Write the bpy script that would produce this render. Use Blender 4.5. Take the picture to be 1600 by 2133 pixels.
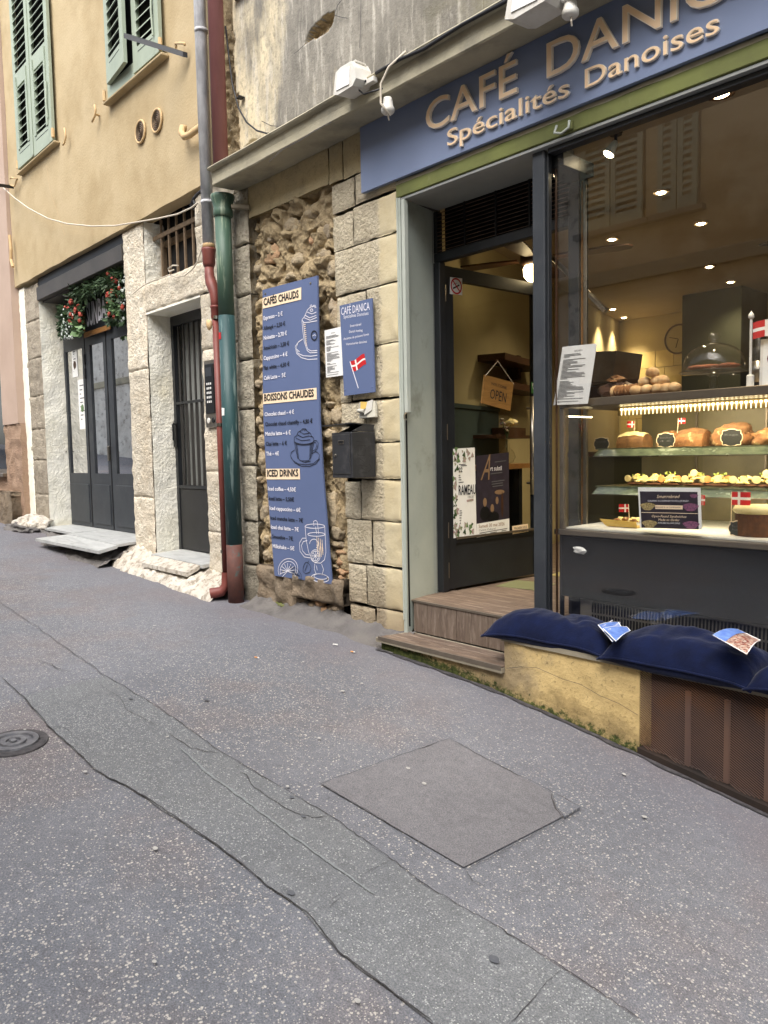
import bpy, bmesh, math, random
from mathutils import Vector, Matrix, noise
R = math.radians
rnd = random.Random(7)
S = bpy.context.scene
COL = S.collection
for o in list(bpy.data.objects):
    bpy.data.objects.remove(o)

# ------------------------------------------------------------ camera
CAM = Vector((0.0, -3.2, 1.62))
ROWS = Matrix(((0.6708840225570668, -0.043491791807147774, 0.7402858179940047),
               (0.7413205846954188, 0.06481964811504486, -0.6680136255534644),
               (-0.01893195670002028, 0.9969487836712805, 0.07572782680008111)))
cd = bpy.data.cameras.new('camera')
cam = bpy.data.objects.new('camera', cd)
COL.objects.link(cam)
cam.matrix_world = Matrix.Translation(CAM) @ ROWS.to_4x4()
cd.sensor_fit = 'VERTICAL'
cd.sensor_height = 36.0
cd.lens = 36.0 * 1600.0 / 2133.0
cd.clip_start = 0.05
cd.clip_end = 400
S.camera = cam

# ------------------------------------------------------------ sky, sun, exposure
SUN_EL, SUN_AZ = 56.0, 155.0     # compass-like: 180 = from the street side (-Y)
wd = bpy.data.worlds.new('World')
S.world = wd
wd.use_nodes = True
nt = wd.node_tree
sky = nt.nodes.new('ShaderNodeTexSky')
sky.sky_type = 'NISHITA'
sky.sun_disc = False
sky.sun_elevation = R(SUN_EL)
sky.sun_rotation = R(SUN_AZ)
sky.air_density = 1.0
sky.dust_density = 3.0
bg = nt.nodes['Background']
hs = nt.nodes.new('ShaderNodeHueSaturation')
hs.inputs['Saturation'].default_value = 0.45
nt.links.new(sky.outputs[0], hs.inputs['Color'])
nt.links.new(hs.outputs[0], bg.inputs[0])
bg.inputs[1].default_value = 0.15
sl = bpy.data.lights.new('sun', 'SUN')
sl.energy = 1.0
sl.angle = R(40)
sl.color = (1.0, 0.95, 0.88)
so = bpy.data.objects.new('sun', sl)
COL.objects.link(so)
az = R(SUN_AZ)
sdir = Vector((math.sin(az) * math.cos(R(SUN_EL)), math.cos(az) * math.cos(R(SUN_EL)), math.sin(R(SUN_EL))))
so.rotation_euler = sdir.to_track_quat('Z', 'Y').to_euler()
so.location = (0, -3, 12)
S.view_settings.view_transform = 'Standard'
S.view_settings.look = 'None'
S.view_settings.gamma = 1.0
S.view_settings.exposure = 1.5
S.view_settings.use_curve_mapping = False
S.render.engine = 'CYCLES'
S.cycles.use_denoising = True
S.cycles.max_bounces = 6
S.cycles.diffuse_bounces = 4
S.cycles.glossy_bounces = 3
S.cycles.transparent_max_bounces = 16
S.cycles.caustics_reflective = False
S.cycles.caustics_refractive = False
S.cycles.sample_clamp_indirect = 4.0

# ------------------------------------------------------------ helpers
def at(px, py, Y=0.0):
    """pixel of the photograph -> point on the vertical plane y = Y"""
    r = ROWS @ Vector((px - 800.0, -(py - 1066.5), -1600.0))
    t = (Y - CAM.y) / r.y
    return CAM + r * t
def atz(px, py, z):
    r = ROWS @ Vector((px - 800.0, -(py - 1066.5), -1600.0))
    return CAM + r * ((z - CAM.z) / r.z)
def atx(px, py, x):
    r = ROWS @ Vector((px - 800.0, -(py - 1066.5), -1600.0))
    return CAM + r * ((x - CAM.x) / r.x)
def atp(px, py, P, N):
    r = ROWS @ Vector((px - 800.0, -(py - 1066.5), -1600.0))
    return CAM + r * ((Vector(P) - CAM).dot(N) / r.dot(N))
def fbm(p, s=1.0, o=4):
    return noise.fractal(Vector(p) * s, 1.0, 2.0, o)
def sm(t):
    t = max(0.0, min(1.0, t))
    return t * t * (3 - 2 * t)

WL = {}
XF = [None]
def link(o, parent=None, loc=(0, 0, 0)):
    COL.objects.link(o)
    loc = Vector(loc)
    if parent is not None:
        o.parent = parent
        o.location = loc - WL[parent.name]
    else:
        o.location = loc
    WL[o.name] = loc
    return o
def tag(o, label=None, cat=None, group=None, kind=None):
    if label: o['label'] = label
    if cat: o['category'] = cat
    if group: o['group'] = group
    if kind: o['kind'] = kind
    return o
def thing(name, loc, label, cat, group=None):
    o = bpy.data.objects.new(name, None)
    o.empty_display_size = 0.1
    link(o, None, loc)
    return tag(o, label, cat, group)
def mk(name, vs, fs, m, parent=None, smooth=False, mats=None, fm=None, uv=None):
    """one mesh object from world-space vertices; its origin goes to its base"""
    vs = [Vector(v) for v in vs]
    if XF[0] is not None: vs = [XF[0] @ v for v in vs]
    x0 = min(v.x for v in vs); x1 = max(v.x for v in vs)
    y0 = min(v.y for v in vs); y1 = max(v.y for v in vs)
    z0 = min(v.z for v in vs)
    c = Vector(((x0 + x1) / 2, (y0 + y1) / 2, z0))
    me = bpy.data.meshes.new(name)
    me.from_pydata([tuple(v - c) for v in vs], [], fs)
    for q in (mats or [m]):
        me.materials.append(q)
    if fm:
        me.polygons.foreach_set('material_index', fm)
    if smooth:
        me.polygons.foreach_set('use_smooth', [True] * len(me.polygons))
    me.update()
    o = bpy.data.objects.new(name, me)
    return link(o, parent, c)
class G:
    """collects shapes that form ONE mesh"""
    def __init__(s):
        s.v = []; s.f = []; s.m = []
    def add(s, v, f, mi=0):
        n = len(s.v)
        s.v += [tuple(q) for q in v]
        s.f += [tuple(i + n for i in q) for q in f]
        s.m += [mi] * len(f)
        return s
    def box(s, x0, x1, y0, y1, z0, z1, b=0.0, mi=0):
        return s.add(*boxg(x0, x1, y0, y1, z0, z1, b), mi)
    def mk(s, name, m, parent=None, smooth=False, mats=None):
        return mk(name, s.v, s.f, m, parent, smooth, mats, s.m if mats else None)
def boxg(x0, x1, y0, y1, z0, z1, b=0.0):
    if b <= 0:
        v = [(x, y, z) for z in (z0, z1) for y in (y0, y1) for x in (x0, x1)]
        f = [(0, 2, 3, 1), (4, 5, 7, 6), (0, 1, 5, 4), (2, 6, 7, 3), (0, 4, 6, 2), (1, 3, 7, 5)]
        return v, f
    bm = bmesh.new()
    r = bmesh.ops.create_cube(bm, size=1.0)
    for v in bm.verts:
        v.co = Vector((x0 + (v.co.x + .5) * (x1 - x0), y0 + (v.co.y + .5) * (y1 - y0), z0 + (v.co.z + .5) * (z1 - z0)))
    bmesh.ops.bevel(bm, geom=list(bm.edges), offset=b, segments=1, affect='EDGES')
    bm.verts.index_update()
    v = [tuple(q.co) for q in bm.verts]
    f = [tuple(q.index for q in p.verts) for p in bm.faces]
    bm.free()
    return v, f
def box(name, x0, x1, y0, y1, z0, z1, m, parent=None, b=0.004):
    return mk(name, *boxg(x0, x1, y0, y1, z0, z1, b), m, parent)
def tube(pts, r, n=10, cap=True):
    pts = [Vector(p) for p in pts]
    rs = r if isinstance(r, (list, tuple)) else [r] * len(pts)
    v = []; f = []
    prev = None
    for i, p in enumerate(pts):
        d = (pts[min(i + 1, len(pts) - 1)] - pts[max(i - 1, 0)]).normalized()
        if prev is None:
            a = d.orthogonal().normalized()
        else:
            a = (prev - d * prev.dot(d))
            a = a.normalized() if a.length > 1e-6 else d.orthogonal().normalized()
        prev = a
        b = d.cross(a)
        for k in range(n):
            t = 2 * math.pi * k / n
            v.append(p + (a * math.cos(t) + b * math.sin(t)) * rs[i])
    for i in range(len(pts) - 1):
        for k in range(n):
            f.append((i * n + k, i * n + (k + 1) % n, (i + 1) * n + (k + 1) % n, (i + 1) * n + k))
    if cap:
        f.append(tuple(range(n - 1, -1, -1)))
        f.append(tuple(range((len(pts) - 1) * n, len(pts) * n)))
    return v, f
def lathe(prof, c, n=20, axis='z', squash=None):
    v = []; f = []
    for (r, h) in prof:
        for k in range(n):
            t = 2 * math.pi * k / n
            a, b = r * math.cos(t), r * math.sin(t)
            if axis == 'z': q = (c[0] + a, c[1] + b, c[2] + h)
            elif axis == 'y': q = (c[0] + a, c[1] + h, c[2] + b)
            else: q = (c[0] + h, c[1] + a, c[2] + b)
            v.append(q)
    m = len(prof)
    for i in range(m - 1):
        for k in range(n):
            q = (i * n + k, i * n + (k + 1) % n, (i + 1) * n + (k + 1) % n, (i + 1) * n + k)
            f.append(q if axis != 'y' else q[::-1])
    f.append(tuple(range(n))[::-1]); f.append(tuple(range((m - 1) * n, m * n)))
    return v, f
def prism(poly, y0, y1):
    """polygon in (x, z) extruded along y"""
    n = len(poly)
    v = [(x, y0, z) for x, z in poly] + [(x, y1, z) for x, z in poly]
    f = [tuple(range(n)), tuple(range(2 * n - 1, n - 1, -1))]
    f += [(i, i + n, (i + 1) % n + n, (i + 1) % n) for i in range(n)]
    return v, f
def hexa(q, d):
    """box from four corners (any plane) pushed by vector d"""
    q = [Vector(p) for p in q]; d = Vector(d)
    v = q + [p + d for p in q]
    f = [(0, 1, 2, 3), (7, 6, 5, 4)] + [(i, i + 4, (i + 1) % 4 + 4, (i + 1) % 4) for i in range(4)]
    return v, f
def grid(nx, ny, fn):
    v = [fn(i / nx, j / ny) for j in range(ny + 1) for i in range(nx + 1)]
    f = [(j * (nx + 1) + i, j * (nx + 1) + i + 1, (j + 1) * (nx + 1) + i + 1, (j + 1) * (nx + 1) + i)
         for j in range(ny) for i in range(nx)]
    return v, f
def ribbon(pts, w, nrm, lift=0.0, closed=False):
    """flat line of width w along pts, lying across normal nrm"""
    pts = [Vector(p) for p in pts]
    N = Vector(nrm).normalized()
    v = []; f = []
    n = len(pts)
    for i, p in enumerate(pts):
        a = pts[(i + 1) % n] if closed else pts[min(i + 1, n - 1)]
        b = pts[i - 1] if (closed or i) else pts[0]
        d = (a - b)
        d = d.normalized() if d.length > 1e-9 else Vector((1, 0, 0))
        s = N.cross(d).normalized()
        ww = w[i] if isinstance(w, (list, tuple)) else w
        v += [p + s * ww / 2 + N * lift, p - s * ww / 2 + N * lift]
    m = n if closed else n - 1
    for i in range(m):
        j = (i + 1) % n
        f.append((2 * i, 2 * i + 1, 2 * j + 1, 2 * j))
    return v, f
def blob(c, r, seed=0, amp=.25, sub=2, fs=1.5, flat=None):
    bm = bmesh.new()
    bmesh.ops.create_icosphere(bm, subdivisions=sub, radius=1.0)
    o = Vector((seed * 3.1, seed * 1.7, seed * .9))
    for v in bm.verts:
        k = 1 + amp * noise.fractal(v.co * fs + o, 1.0, 2.0, 3)
        p = v.co * k
        v.co = Vector((c[0] + p.x * r[0], c[1] + p.y * r[1], c[2] + p.z * r[2]))
        if flat is not None and v.co.z < flat: v.co.z = flat
    v = [tuple(q.co) for q in bm.verts]
    f = [tuple(q.index for q in p.verts) for p in bm.faces]
    bm.free()
    return v, f

# text -> mesh data in unit cap height, baseline at 0
_TC = {}
def text_geo(s, off=0.0, ext=0.0, bev=0.0, res=3, spacing=1.0):
    key = (s, off, ext, bev, res, spacing)
    if key in _TC: return _TC[key]
    cu = bpy.data.curves.new('text', 'FONT')
    cu.body = s
    cu.size = 1.0
    cu.offset = off
    cu.extrude = ext
    cu.bevel_depth = bev
    cu.resolution_u = res
    cu.space_character = spacing
    ob = bpy.data.objects.new('text', cu)
    me = bpy.data.meshes.new_from_object(ob)
    v = [tuple(q.co) for q in me.vertices]
    f = [tuple(p.vertices) for p in me.polygons]
    bpy.data.objects.remove(ob); bpy.data.curves.remove(cu); bpy.data.meshes.remove(me)
    _TC[key] = (v, f)
    return v, f
CAPH = max(q[1] for q in text_geo('H')[0])
def text_on(s, P, U, V, width, cap, off=0.012, lift=0.0015, center=False, italic=0.0, res=2):
    """flat print: string from point P along unit U, up V; stretched to width, cap height cap"""
    v, f = text_geo(s, off, res=res)
    if not v: return [], []
    a = min(q[0] for q in v); b = max(q[0] for q in v)
    sx = width / (b - a) if width else cap / CAPH
    sy = cap / CAPH
    U = Vector(U).normalized(); V = Vector(V).normalized(); N = U.cross(V)
    w = (b - a) * sx
    o = Vector(P) - (U * w / 2 if center else Vector())
    return [o + U * ((q[0] - a) * sx + italic * q[1] * sy) + V * (q[1] * sy) + N * lift for q in v], f

# ------------------------------------------------------------ materials
def srgb(r, g, b):
    def c(x):
        x /= 255.0
        return x / 12.92 if x <= .04045 else ((x + .055) / 1.055) ** 2.4
    return (c(r), c(g), c(b), 1.0)
def mat(name, c1, c2=None, scale=6.0, rough=0.8, bump=0.0, bscale=80.0, bdist=0.004, metal=0.0, c3=None, s3=1.2, t3=(.5, .62),
        spec=0.4, stretch=(1, 1, 1), emit=None, alpha=None, coat=0.0, sheen=0.0, bdetail=4.0, t2=(.35, .65), rvar=0.0):
    m = bpy.data.materials.new(name)
    m.use_nodes = True
    t = m.node_tree; N = t.nodes; L = t.links
    b = N['Principled BSDF']
    b.inputs['Roughness'].default_value = rough
    b.inputs['Metallic'].default_value = metal
    b.inputs['Specular IOR Level'].default_value = spec
    if coat: b.inputs['Coat Weight'].default_value = coat
    if sheen:
        b.inputs['Sheen Weight'].default_value = sheen
        b.inputs['Sheen Roughness'].default_value = .4
    b.inputs['Base Color'].default_value = c1
    geo = N.new('ShaderNodeNewGeometry')
    mp = N.new('ShaderNodeMapping')
    mp.inputs['Scale'].default_value = stretch
    L.new(geo.outputs['Position'], mp.inputs['Vector'])
    src = mp.outputs[0]
    col = None
    def nz(sc, det=5.0, ro=.6):
        n = N.new('ShaderNodeTexNoise')
        n.inputs['Scale'].default_value = sc
        n.inputs['Detail'].default_value = det
        n.inputs['Roughness'].default_value = ro
        L.new(src, n.inputs['Vector'])
        return n
    def ramp(n, lo, hi):
        r = N.new('ShaderNodeMapRange')
        r.inputs['From Min'].default_value = lo
        r.inputs['From Max'].default_value = hi
        L.new(n, r.inputs['Value'])
        return r.outputs[0]
    def mix(f, a, bb):
        x = N.new('ShaderNodeMix')
        x.data_type = 'RGBA'
        L.new(f, x.inputs['Factor'])
        for sk, val in (('A', a), ('B', bb)):
            i = [q for q in x.inputs if q.name == sk and q.type == 'RGBA'][0]
            if isinstance(val, tuple): i.default_value = val
            else: L.new(val, i)
        return [q for q in x.outputs if q.type == 'RGBA'][0]
    if c2 is not None:
        n1 = nz(scale)
        col = mix(ramp(n1.outputs[0], *t2), c1, c2)
        if rvar:
            rr = N.new('ShaderNodeMapRange')
            rr.inputs['To Min'].default_value = rough - rvar
            rr.inputs['To Max'].default_value = rough + rvar
            L.new(n1.outputs[0], rr.inputs['Value'])
            L.new(rr.outputs[0], b.inputs['Roughness'])
    if c3 is not None:
        n3 = nz(s3, 7.0, .65)
        col = mix(ramp(n3.outputs[0], *t3), col if col is not None else c1, c3)
    if col is not None:
        L.new(col, b.inputs['Base Color'])
    if bump:
        nb = nz(bscale, bdetail, .6)
        bp = N.new('ShaderNodeBump')
        bp.inputs['Strength'].default_value = bump
        bp.inputs['Distance'].default_value = bdist
        L.new(nb.outputs[0], bp.inputs['Height'])
        L.new(bp.outputs[0], b.inputs['Normal'])
    if emit:
        b.inputs['Emission Color'].default_value = emit[0]
        b.inputs['Emission Strength'].default_value = emit[1]
    return m
def glass(name, tint=(1, 1, 1, 1), ior=1.5, rough=0.0, rmul=1.0):
    """thin pane: Fresnel mix of clear transmission and mirror reflection"""
    m = bpy.data.materials.new(name); m.use_nodes = True
    t = m.node_tree; N = t.nodes; L = t.links
    N.remove(N['Principled BSDF'])
    out = N['Material Output']
    tr = N.new('ShaderNodeBsdfTransparent'); tr.inputs[0].default_value = tint
    gl = N.new('ShaderNodeBsdfGlossy'); gl.inputs['Roughness'].default_value = rough
    # Schlick reflectance, the same seen from either face of the pane
    f0 = ((ior - 1) / (ior + 1)) ** 2
    ge = N.new('ShaderNodeNewGeometry'); vm = N.new('ShaderNodeVectorMath'); vm.operation = 'DOT_PRODUCT'
    L.new(ge.outputs['Incoming'], vm.inputs[0]); L.new(ge.outputs['Normal'], vm.inputs[1])
    p5 = mth(t, 'POWER', mth(t, 'SUBTRACT', 1.0, mth(t, 'ABSOLUTE', vm.outputs['Value'])), 5.0)
    mu = N.new('ShaderNodeMath'); mu.operation = 'MULTIPLY_ADD'; mu.inputs[1].default_value = rmul * (1 - f0); mu.inputs[2].default_value = rmul * f0; mu.use_clamp = True
    L.new(p5, mu.inputs[0])
    mx = N.new('ShaderNodeMixShader')
    L.new(mu.outputs[0], mx.inputs[0]); L.new(tr.outputs[0], mx.inputs[1]); L.new(gl.outputs[0], mx.inputs[2])
    L.new(mx.outputs[0], out.inputs['Surface'])
    return m
def emis(name, col, s):
    m = bpy.data.materials.new(name); m.use_nodes = True
    b = m.node_tree.nodes['Principled BSDF']
    b.inputs['Base Color'].default_value = (.8, .8, .8, 1)
    b.inputs['Emission Color'].default_value = col
    b.inputs['Emission Strength'].default_value = s
    return m
def node(t, ty, **kw):
    n = t.nodes.new(ty)
    for k, v in kw.items():
        if k in n.inputs: n.inputs[k].default_value = v
        else: setattr(n, k, v)
    return n
def mixc(t, f, a, b, op='MIX'):
    x = t.nodes.new('ShaderNodeMix'); x.data_type = 'RGBA'; x.blend_type = op
    if isinstance(f, float): x.inputs['Factor'].default_value = f
    else: t.links.new(f, x.inputs['Factor'])
    for sk, val in (('A', a), ('B', b)):
        i = [q for q in x.inputs if q.name == sk and q.type == 'RGBA'][0]
        if isinstance(val, tuple): i.default_value = val
        else: t.links.new(val, i)
    return [q for q in x.outputs if q.type == 'RGBA'][0]
def mrange(t, v, a, b, c=0.0, d=1.0):
    r = t.nodes.new('ShaderNodeMapRange')
    for k, q in (('From Min', a), ('From Max', b), ('To Min', c), ('To Max', d)):
        r.inputs[k].default_value = q
    t.links.new(v, r.inputs['Value'])
    return r.outputs[0]
def mth(t, op, a, b=None):
    n = t.nodes.new('ShaderNodeMath'); n.operation = op
    for i, q in enumerate((a, b)):
        if q is None: continue
        if isinstance(q, (int, float)): n.inputs[i].default_value = q
        else: t.links.new(q, n.inputs[i])
    return n.outputs[0]

def asphalt(name, base, base2, chip, big=1.0, fine=1.0, dens=0.5, warm=None):
    m = bpy.data.materials.new(name); m.use_nodes = True
    t = m.node_tree; L = t.links
    b = t.nodes['Principled BSDF']
    b.inputs['Roughness'].default_value = .82
    b.inputs['Specular IOR Level'].default_value = .35
    geo = t.nodes.new('ShaderNodeNewGeometry'); P = geo.outputs['Position']
    n1 = node(t, 'ShaderNodeTexNoise', Scale=1.3, Detail=6.0, Roughness=.6); L.new(P, n1.inputs['Vector'])
    n2 = node(t, 'ShaderNodeTexNoise', Scale=220.0, Detail=3.0); L.new(P, n2.inputs['Vector'])
    n3 = node(t, 'ShaderNodeTexNoise', Scale=.9, Detail=5.0, Roughness=.65)
    mp = node(t, 'ShaderNodeMapping'); mp.inputs['Location'].default_value = (7, 3, 0); L.new(P, mp.inputs['Vector']); L.new(mp.outputs[0], n3.inputs['Vector'])
    c = mixc(t, mrange(t, n1.outputs[0], .35, .65), base, base2)
    if warm: c = mixc(t, mrange(t, n3.outputs[0], .47, .62), c, warm)
    n5 = node(t, 'ShaderNodeTexNoise', Scale=.45, Detail=8.0, Roughness=.7); L.new(P, n5.inputs['Vector'])
    c = mixc(t, mrange(t, n5.outputs[0], .42, .62, .0, .28), c, (base[0] * 1.5, base[1] * 1.5, base[2] * 1.5, 1))
    c = mixc(t, mrange(t, n5.outputs[0], .52, .36, .0, .3), c, (base[0] * .6, base[1] * .58, base[2] * .58, 1))
    n4 = node(t, 'ShaderNodeTexNoise', Scale=28.0, Detail=4.0); L.new(P, n4.inputs['Vector'])
    c = mixc(t, mrange(t, n4.outputs[0], .3, .75, 0.0, .22), c, (.02, .02, .022, 1))
    c = mixc(t, mrange(t, n2.outputs[0], .38, .62, 0.0, .45), c, (.03, .03, .033, 1))
    # the strip beside the houses is less worn: darker binder, few bare chips
    sy = t.nodes.new('ShaderNodeSeparateXYZ'); L.new(P, sy.inputs[0])
    yy = mth(t, 'ADD', sy.outputs[1], mth(t, 'MULTIPLY', mth(t, 'SUBTRACT', n3.outputs[0], .5), 1.6))
    worn = mrange(t, yy, -.35, -1.25, .35, 1.0)
    c = mixc(t, mrange(t, yy, -1.0, -.2, 0.0, .5), c, (base[0] * .62, base[1] * .56, base[2] * .58, 1))
    # pale chips of aggregate worn bare, two sizes
    hts = []
    for sc, thr, sel, amt in ((88.0, .40, 1 - dens * .45, big), (170.0, .42, 1 - dens * .42, fine)):
        vo = node(t, 'ShaderNodeTexVoronoi', Scale=sc); L.new(P, vo.inputs['Vector'])
        nn = node(t, 'ShaderNodeTexNoise', Scale=sc * 1.3, Detail=2.0); L.new(P, nn.inputs['Vector'])
        dd = mth(t, 'ADD', vo.outputs['Distance'], mth(t, 'MULTIPLY', mth(t, 'SUBTRACT', nn.outputs[0], .5), .5))
        inside = mrange(t, dd, thr, thr - .12)
        sep = t.nodes.new('ShaderNodeSeparateColor'); L.new(vo.outputs['Color'], sep.inputs[0])
        clump = mrange(t, n1.outputs[0] if sc < 100 else n3.outputs[0], .36, .62, -.14, .16)
        pick = mth(t, 'GREATER_THAN', mth(t, 'ADD', sep.outputs[0], clump), sel)
        k = mth(t, 'MULTIPLY', mth(t, 'MULTIPLY', mth(t, 'MULTIPLY', inside, pick), amt), worn)
        tone = mixc(t, sep.outputs[1], chip, (chip[0] * .55, chip[1] * .55, chip[2] * .6, 1))
        c = mixc(t, k, c, tone)
        hts.append(k)
    L.new(c, b.inputs['Base Color'])
    h = mth(t, 'ADD', mth(t, 'MULTIPLY', n2.outputs[0], .6), mth(t, 'MULTIPLY', n4.outputs[0], .8))
    bp = node(t, 'ShaderNodeBump', Strength=.6, Distance=.004); L.new(h, bp.inputs['Height']); L.new(bp.outputs[0], b.inputs['Normal'])
    return m

def weathered(name):
    """old grey render: cream patches, grey soot, vertical wash marks, algae to the right"""
    m = bpy.data.materials.new(name); m.use_nodes = True
    t = m.node_tree; L = t.links; b = t.nodes['Principled BSDF']
    b.inputs['Roughness'].default_value = .92; b.inputs['Specular IOR Level'].default_value = .2
    geo = t.nodes.new('ShaderNodeNewGeometry'); P = geo.outputs['Position']
    def nz(sc, st, det=6.0, loc=(0, 0, 0)):
        mp = node(t, 'ShaderNodeMapping'); mp.inputs['Scale'].default_value = st; mp.inputs['Location'].default_value = loc
        L.new(P, mp.inputs['Vector'])
        n = node(t, 'ShaderNodeTexNoise', Scale=sc, Detail=det, Roughness=.65); L.new(mp.outputs[0], n.inputs['Vector'])
        return n.outputs[0]
    sx = t.nodes.new('ShaderNodeSeparateXYZ'); L.new(P, sx.inputs[0])
    grey = srgb(150, 145, 134); dark = srgb(112, 108, 100); cream = srgb(214, 200, 168); white = srgb(205, 199, 186)
    c = mixc(t, mrange(t, nz(2.2, (1, 1, .5)), .4, .6), grey, dark)
    k = mth(t, 'ADD', nz(1.6, (1.5, 1, .5), loc=(3, 0, 1)), mrange(t, sx.outputs[0], -5.0, -4.1, .12, -.16))
    c = mixc(t, mrange(t, k, .45, .62), c, cream)
    c = mixc(t, mrange(t, nz(9.0, (1.6, 1, .22)), .52, .68, 0, .8), c, white)
    c = mixc(t, mrange(t, nz(30.0, (1, 1, .6)), .5, .66, 0, .6), c, dark)
    al = mth(t, 'MULTIPLY', mrange(t, nz(3.0, (1, 1, 1), loc=(9, 0, 4)), .45, .65), mrange(t, sx.outputs[0], -3.3, -2.6))
    c = mixc(t, al, c, srgb(108, 104, 78))
    L.new(c, b.inputs['Base Color'])
    bp = node(t, 'ShaderNodeBump', Strength=.7, Distance=.006); L.new(nz(55.0, (1, 1, 1)), bp.inputs['Height']); L.new(bp.outputs[0], b.inputs['Normal'])
    return m
def stonemat(name, c1, c2, c3, pit=.5, bs=70.0, bd=.008, margin=None, soil=None, bstr=.9):
    m = bpy.data.materials.new(name); m.use_nodes = True
    t = m.node_tree; L = t.links; b = t.nodes['Principled BSDF']
    b.inputs['Roughness'].default_value = .9; b.inputs['Specular IOR Level'].default_value = .2
    geo = t.nodes.new('ShaderNodeNewGeometry'); P = geo.outputs['Position']
    oi = t.nodes.new('ShaderNodeObjectInfo')
    def nz(sc, det=5.0, ro=.6):
        n = node(t, 'ShaderNodeTexNoise', Scale=sc, Detail=det, Roughness=ro); L.new(P, n.inputs['Vector']); return n.outputs[0]
    c = mixc(t, mrange(t, nz(4.0), .38, .62), c1, c2)
    c = mixc(t, mrange(t, nz(11.0, 6, .7), .52, .66, 0, .7), c, c3)
    dk = nz(bs * .8, 4.0, .7)
    c = mixc(t, mrange(t, dk, .55, .68, 0, pit), c, (c3[0] * .45, c3[1] * .42, c3[2] * .38, 1))
    tone = mrange(t, oi.outputs['Random'], 0, 1, .86, 1.06)
    hv = node(t, 'ShaderNodeHueSaturation'); L.new(c, hv.inputs['Color']); L.new(tone, hv.inputs['Value']); c = hv.outputs[0]
    st = bstr
    if margin:      # painted smooth margin right of this x
        sx = t.nodes.new('ShaderNodeSeparateXYZ'); L.new(P, sx.inputs[0])
        wob = mth(t, 'ADD', sx.outputs[0], mth(t, 'MULTIPLY', mth(t, 'SUBTRACT', nz(18.0), .5), .06))
        k = mrange(t, wob, margin[0] - .015, margin[0] + .015)
        c = mixc(t, k, c, mixc(t, mrange(t, nz(5.0), .4, .7), margin[1], margin[2]))
        st = mrange(t, k, 0, 1, bstr, .18)
    if soil:        # grime of its own near the pavement
        sz = t.nodes.new('ShaderNodeSeparateXYZ'); L.new(P, sz.inputs[0])
        zz = mth(t, 'ADD', sz.outputs[2], mth(t, 'MULTIPLY', mth(t, 'SUBTRACT', nz(5.0), .5), .5))
        c = mixc(t, mrange(t, zz, soil[0] + .45, soil[0], 0, soil[2]), c, soil[1])
    L.new(c, b.inputs['Base Color'])
    bp = node(t, 'ShaderNodeBump', Distance=bd)
    if isinstance(st, float): bp.inputs['Strength'].default_value = st
    else: L.new(st, bp.inputs['Strength'])
    L.new(nz(bs, 5.0, .65), bp.inputs['Height']); L.new(bp.outputs[0], b.inputs['Normal'])
    return m
def mossy(name, c1, c2, slope):
    """yellow render with green moss along the pavement line z = a + b x"""
    m = bpy.data.materials.new(name); m.use_nodes = True
    t = m.node_tree; L = t.links; b = t.nodes['Principled BSDF']
    b.inputs['Roughness'].default_value = .93; b.inputs['Specular IOR Level'].default_value = .15
    geo = t.nodes.new('ShaderNodeNewGeometry'); P = geo.outputs['Position']
    def nz(sc, det=6.0, ro=.6):
        n = node(t, 'ShaderNodeTexNoise', Scale=sc, Detail=det, Roughness=ro); L.new(P, n.inputs['Vector']); return n.outputs[0]
    s = t.nodes.new('ShaderNodeSeparateXYZ'); L.new(P, s.inputs[0])
    c = mixc(t, mrange(t, nz(3.5), .4, .65), c1, c2)
    c = mixc(t, mrange(t, nz(2.2), .54, .66, 0, .65), c, srgb(122, 112, 98))
    c = mixc(t, mrange(t, nz(60), .58, .7, 0, .6), c, srgb(90, 76, 52))
    h = mth(t, 'SUBTRACT', s.outputs[2], mth(t, 'ADD', mth(t, 'MULTIPLY', s.outputs[0], slope[1]), slope[0]))
    hh = mth(t, 'ADD', h, mth(t, 'MULTIPLY', mth(t, 'SUBTRACT', nz(9.0, 8, .75), .5), .34))
    c = mixc(t, mrange(t, hh, .14, .03, 0, .6), c, srgb(92, 80, 58))
    hm = mth(t, 'ADD', h, mth(t, 'MULTIPLY', mth(t, 'SUBTRACT', nz(24.0, 8, .8), .5), .30))
    c = mixc(t, mrange(t, hm, .05, .015), c, mixc(t, mrange(t, nz(50), .4, .6), srgb(46, 54, 28), srgb(74, 80, 42)))
    L.new(c, b.inputs['Base Color'])
    bp = node(t, 'ShaderNodeBump', Strength=.6, Distance=.006); L.new(nz(60), bp.inputs['Height']); L.new(bp.outputs[0], b.inputs['Normal'])
    return m

M = {}
M['road'] = asphalt('asphalt mauve', srgb(129, 130, 135), srgb(117, 120, 127), srgb(200, 194, 182), .85, .8, .58, warm=srgb(128, 120, 120))
M['strip'] = asphalt('asphalt greenish', srgb(129, 131, 132), srgb(120, 123, 127), srgb(190, 192, 186), .45, .9, .55)
M['slab'] = asphalt('concrete cover', srgb(132, 130, 132), srgb(121, 120, 123), srgb(150, 146, 142), .3, .7, .3)
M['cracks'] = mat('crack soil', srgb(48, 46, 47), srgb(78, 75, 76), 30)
M['scuff'] = mat('pale scuff', srgb(134, 138, 138), srgb(112, 116, 117), 90)
M['mortar'] = mat('mortar fillet', srgb(112, 108, 104), srgb(96, 93, 92), 6, .95, .8, 60, .01, c3=srgb(90, 86, 82), s3=3)
M['orange'] = mat('orange render', srgb(178, 159, 124), srgb(186, 168, 134), 2.5, .9, .4, 45, .008, c3=srgb(160, 140, 104), s3=1.0, t3=(.48, .7), spec=.2)
M['pink'] = mat('pink render', srgb(184, 162, 146), srgb(176, 154, 138), 2.0, .9, .3, 90, .004, spec=.2)
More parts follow.
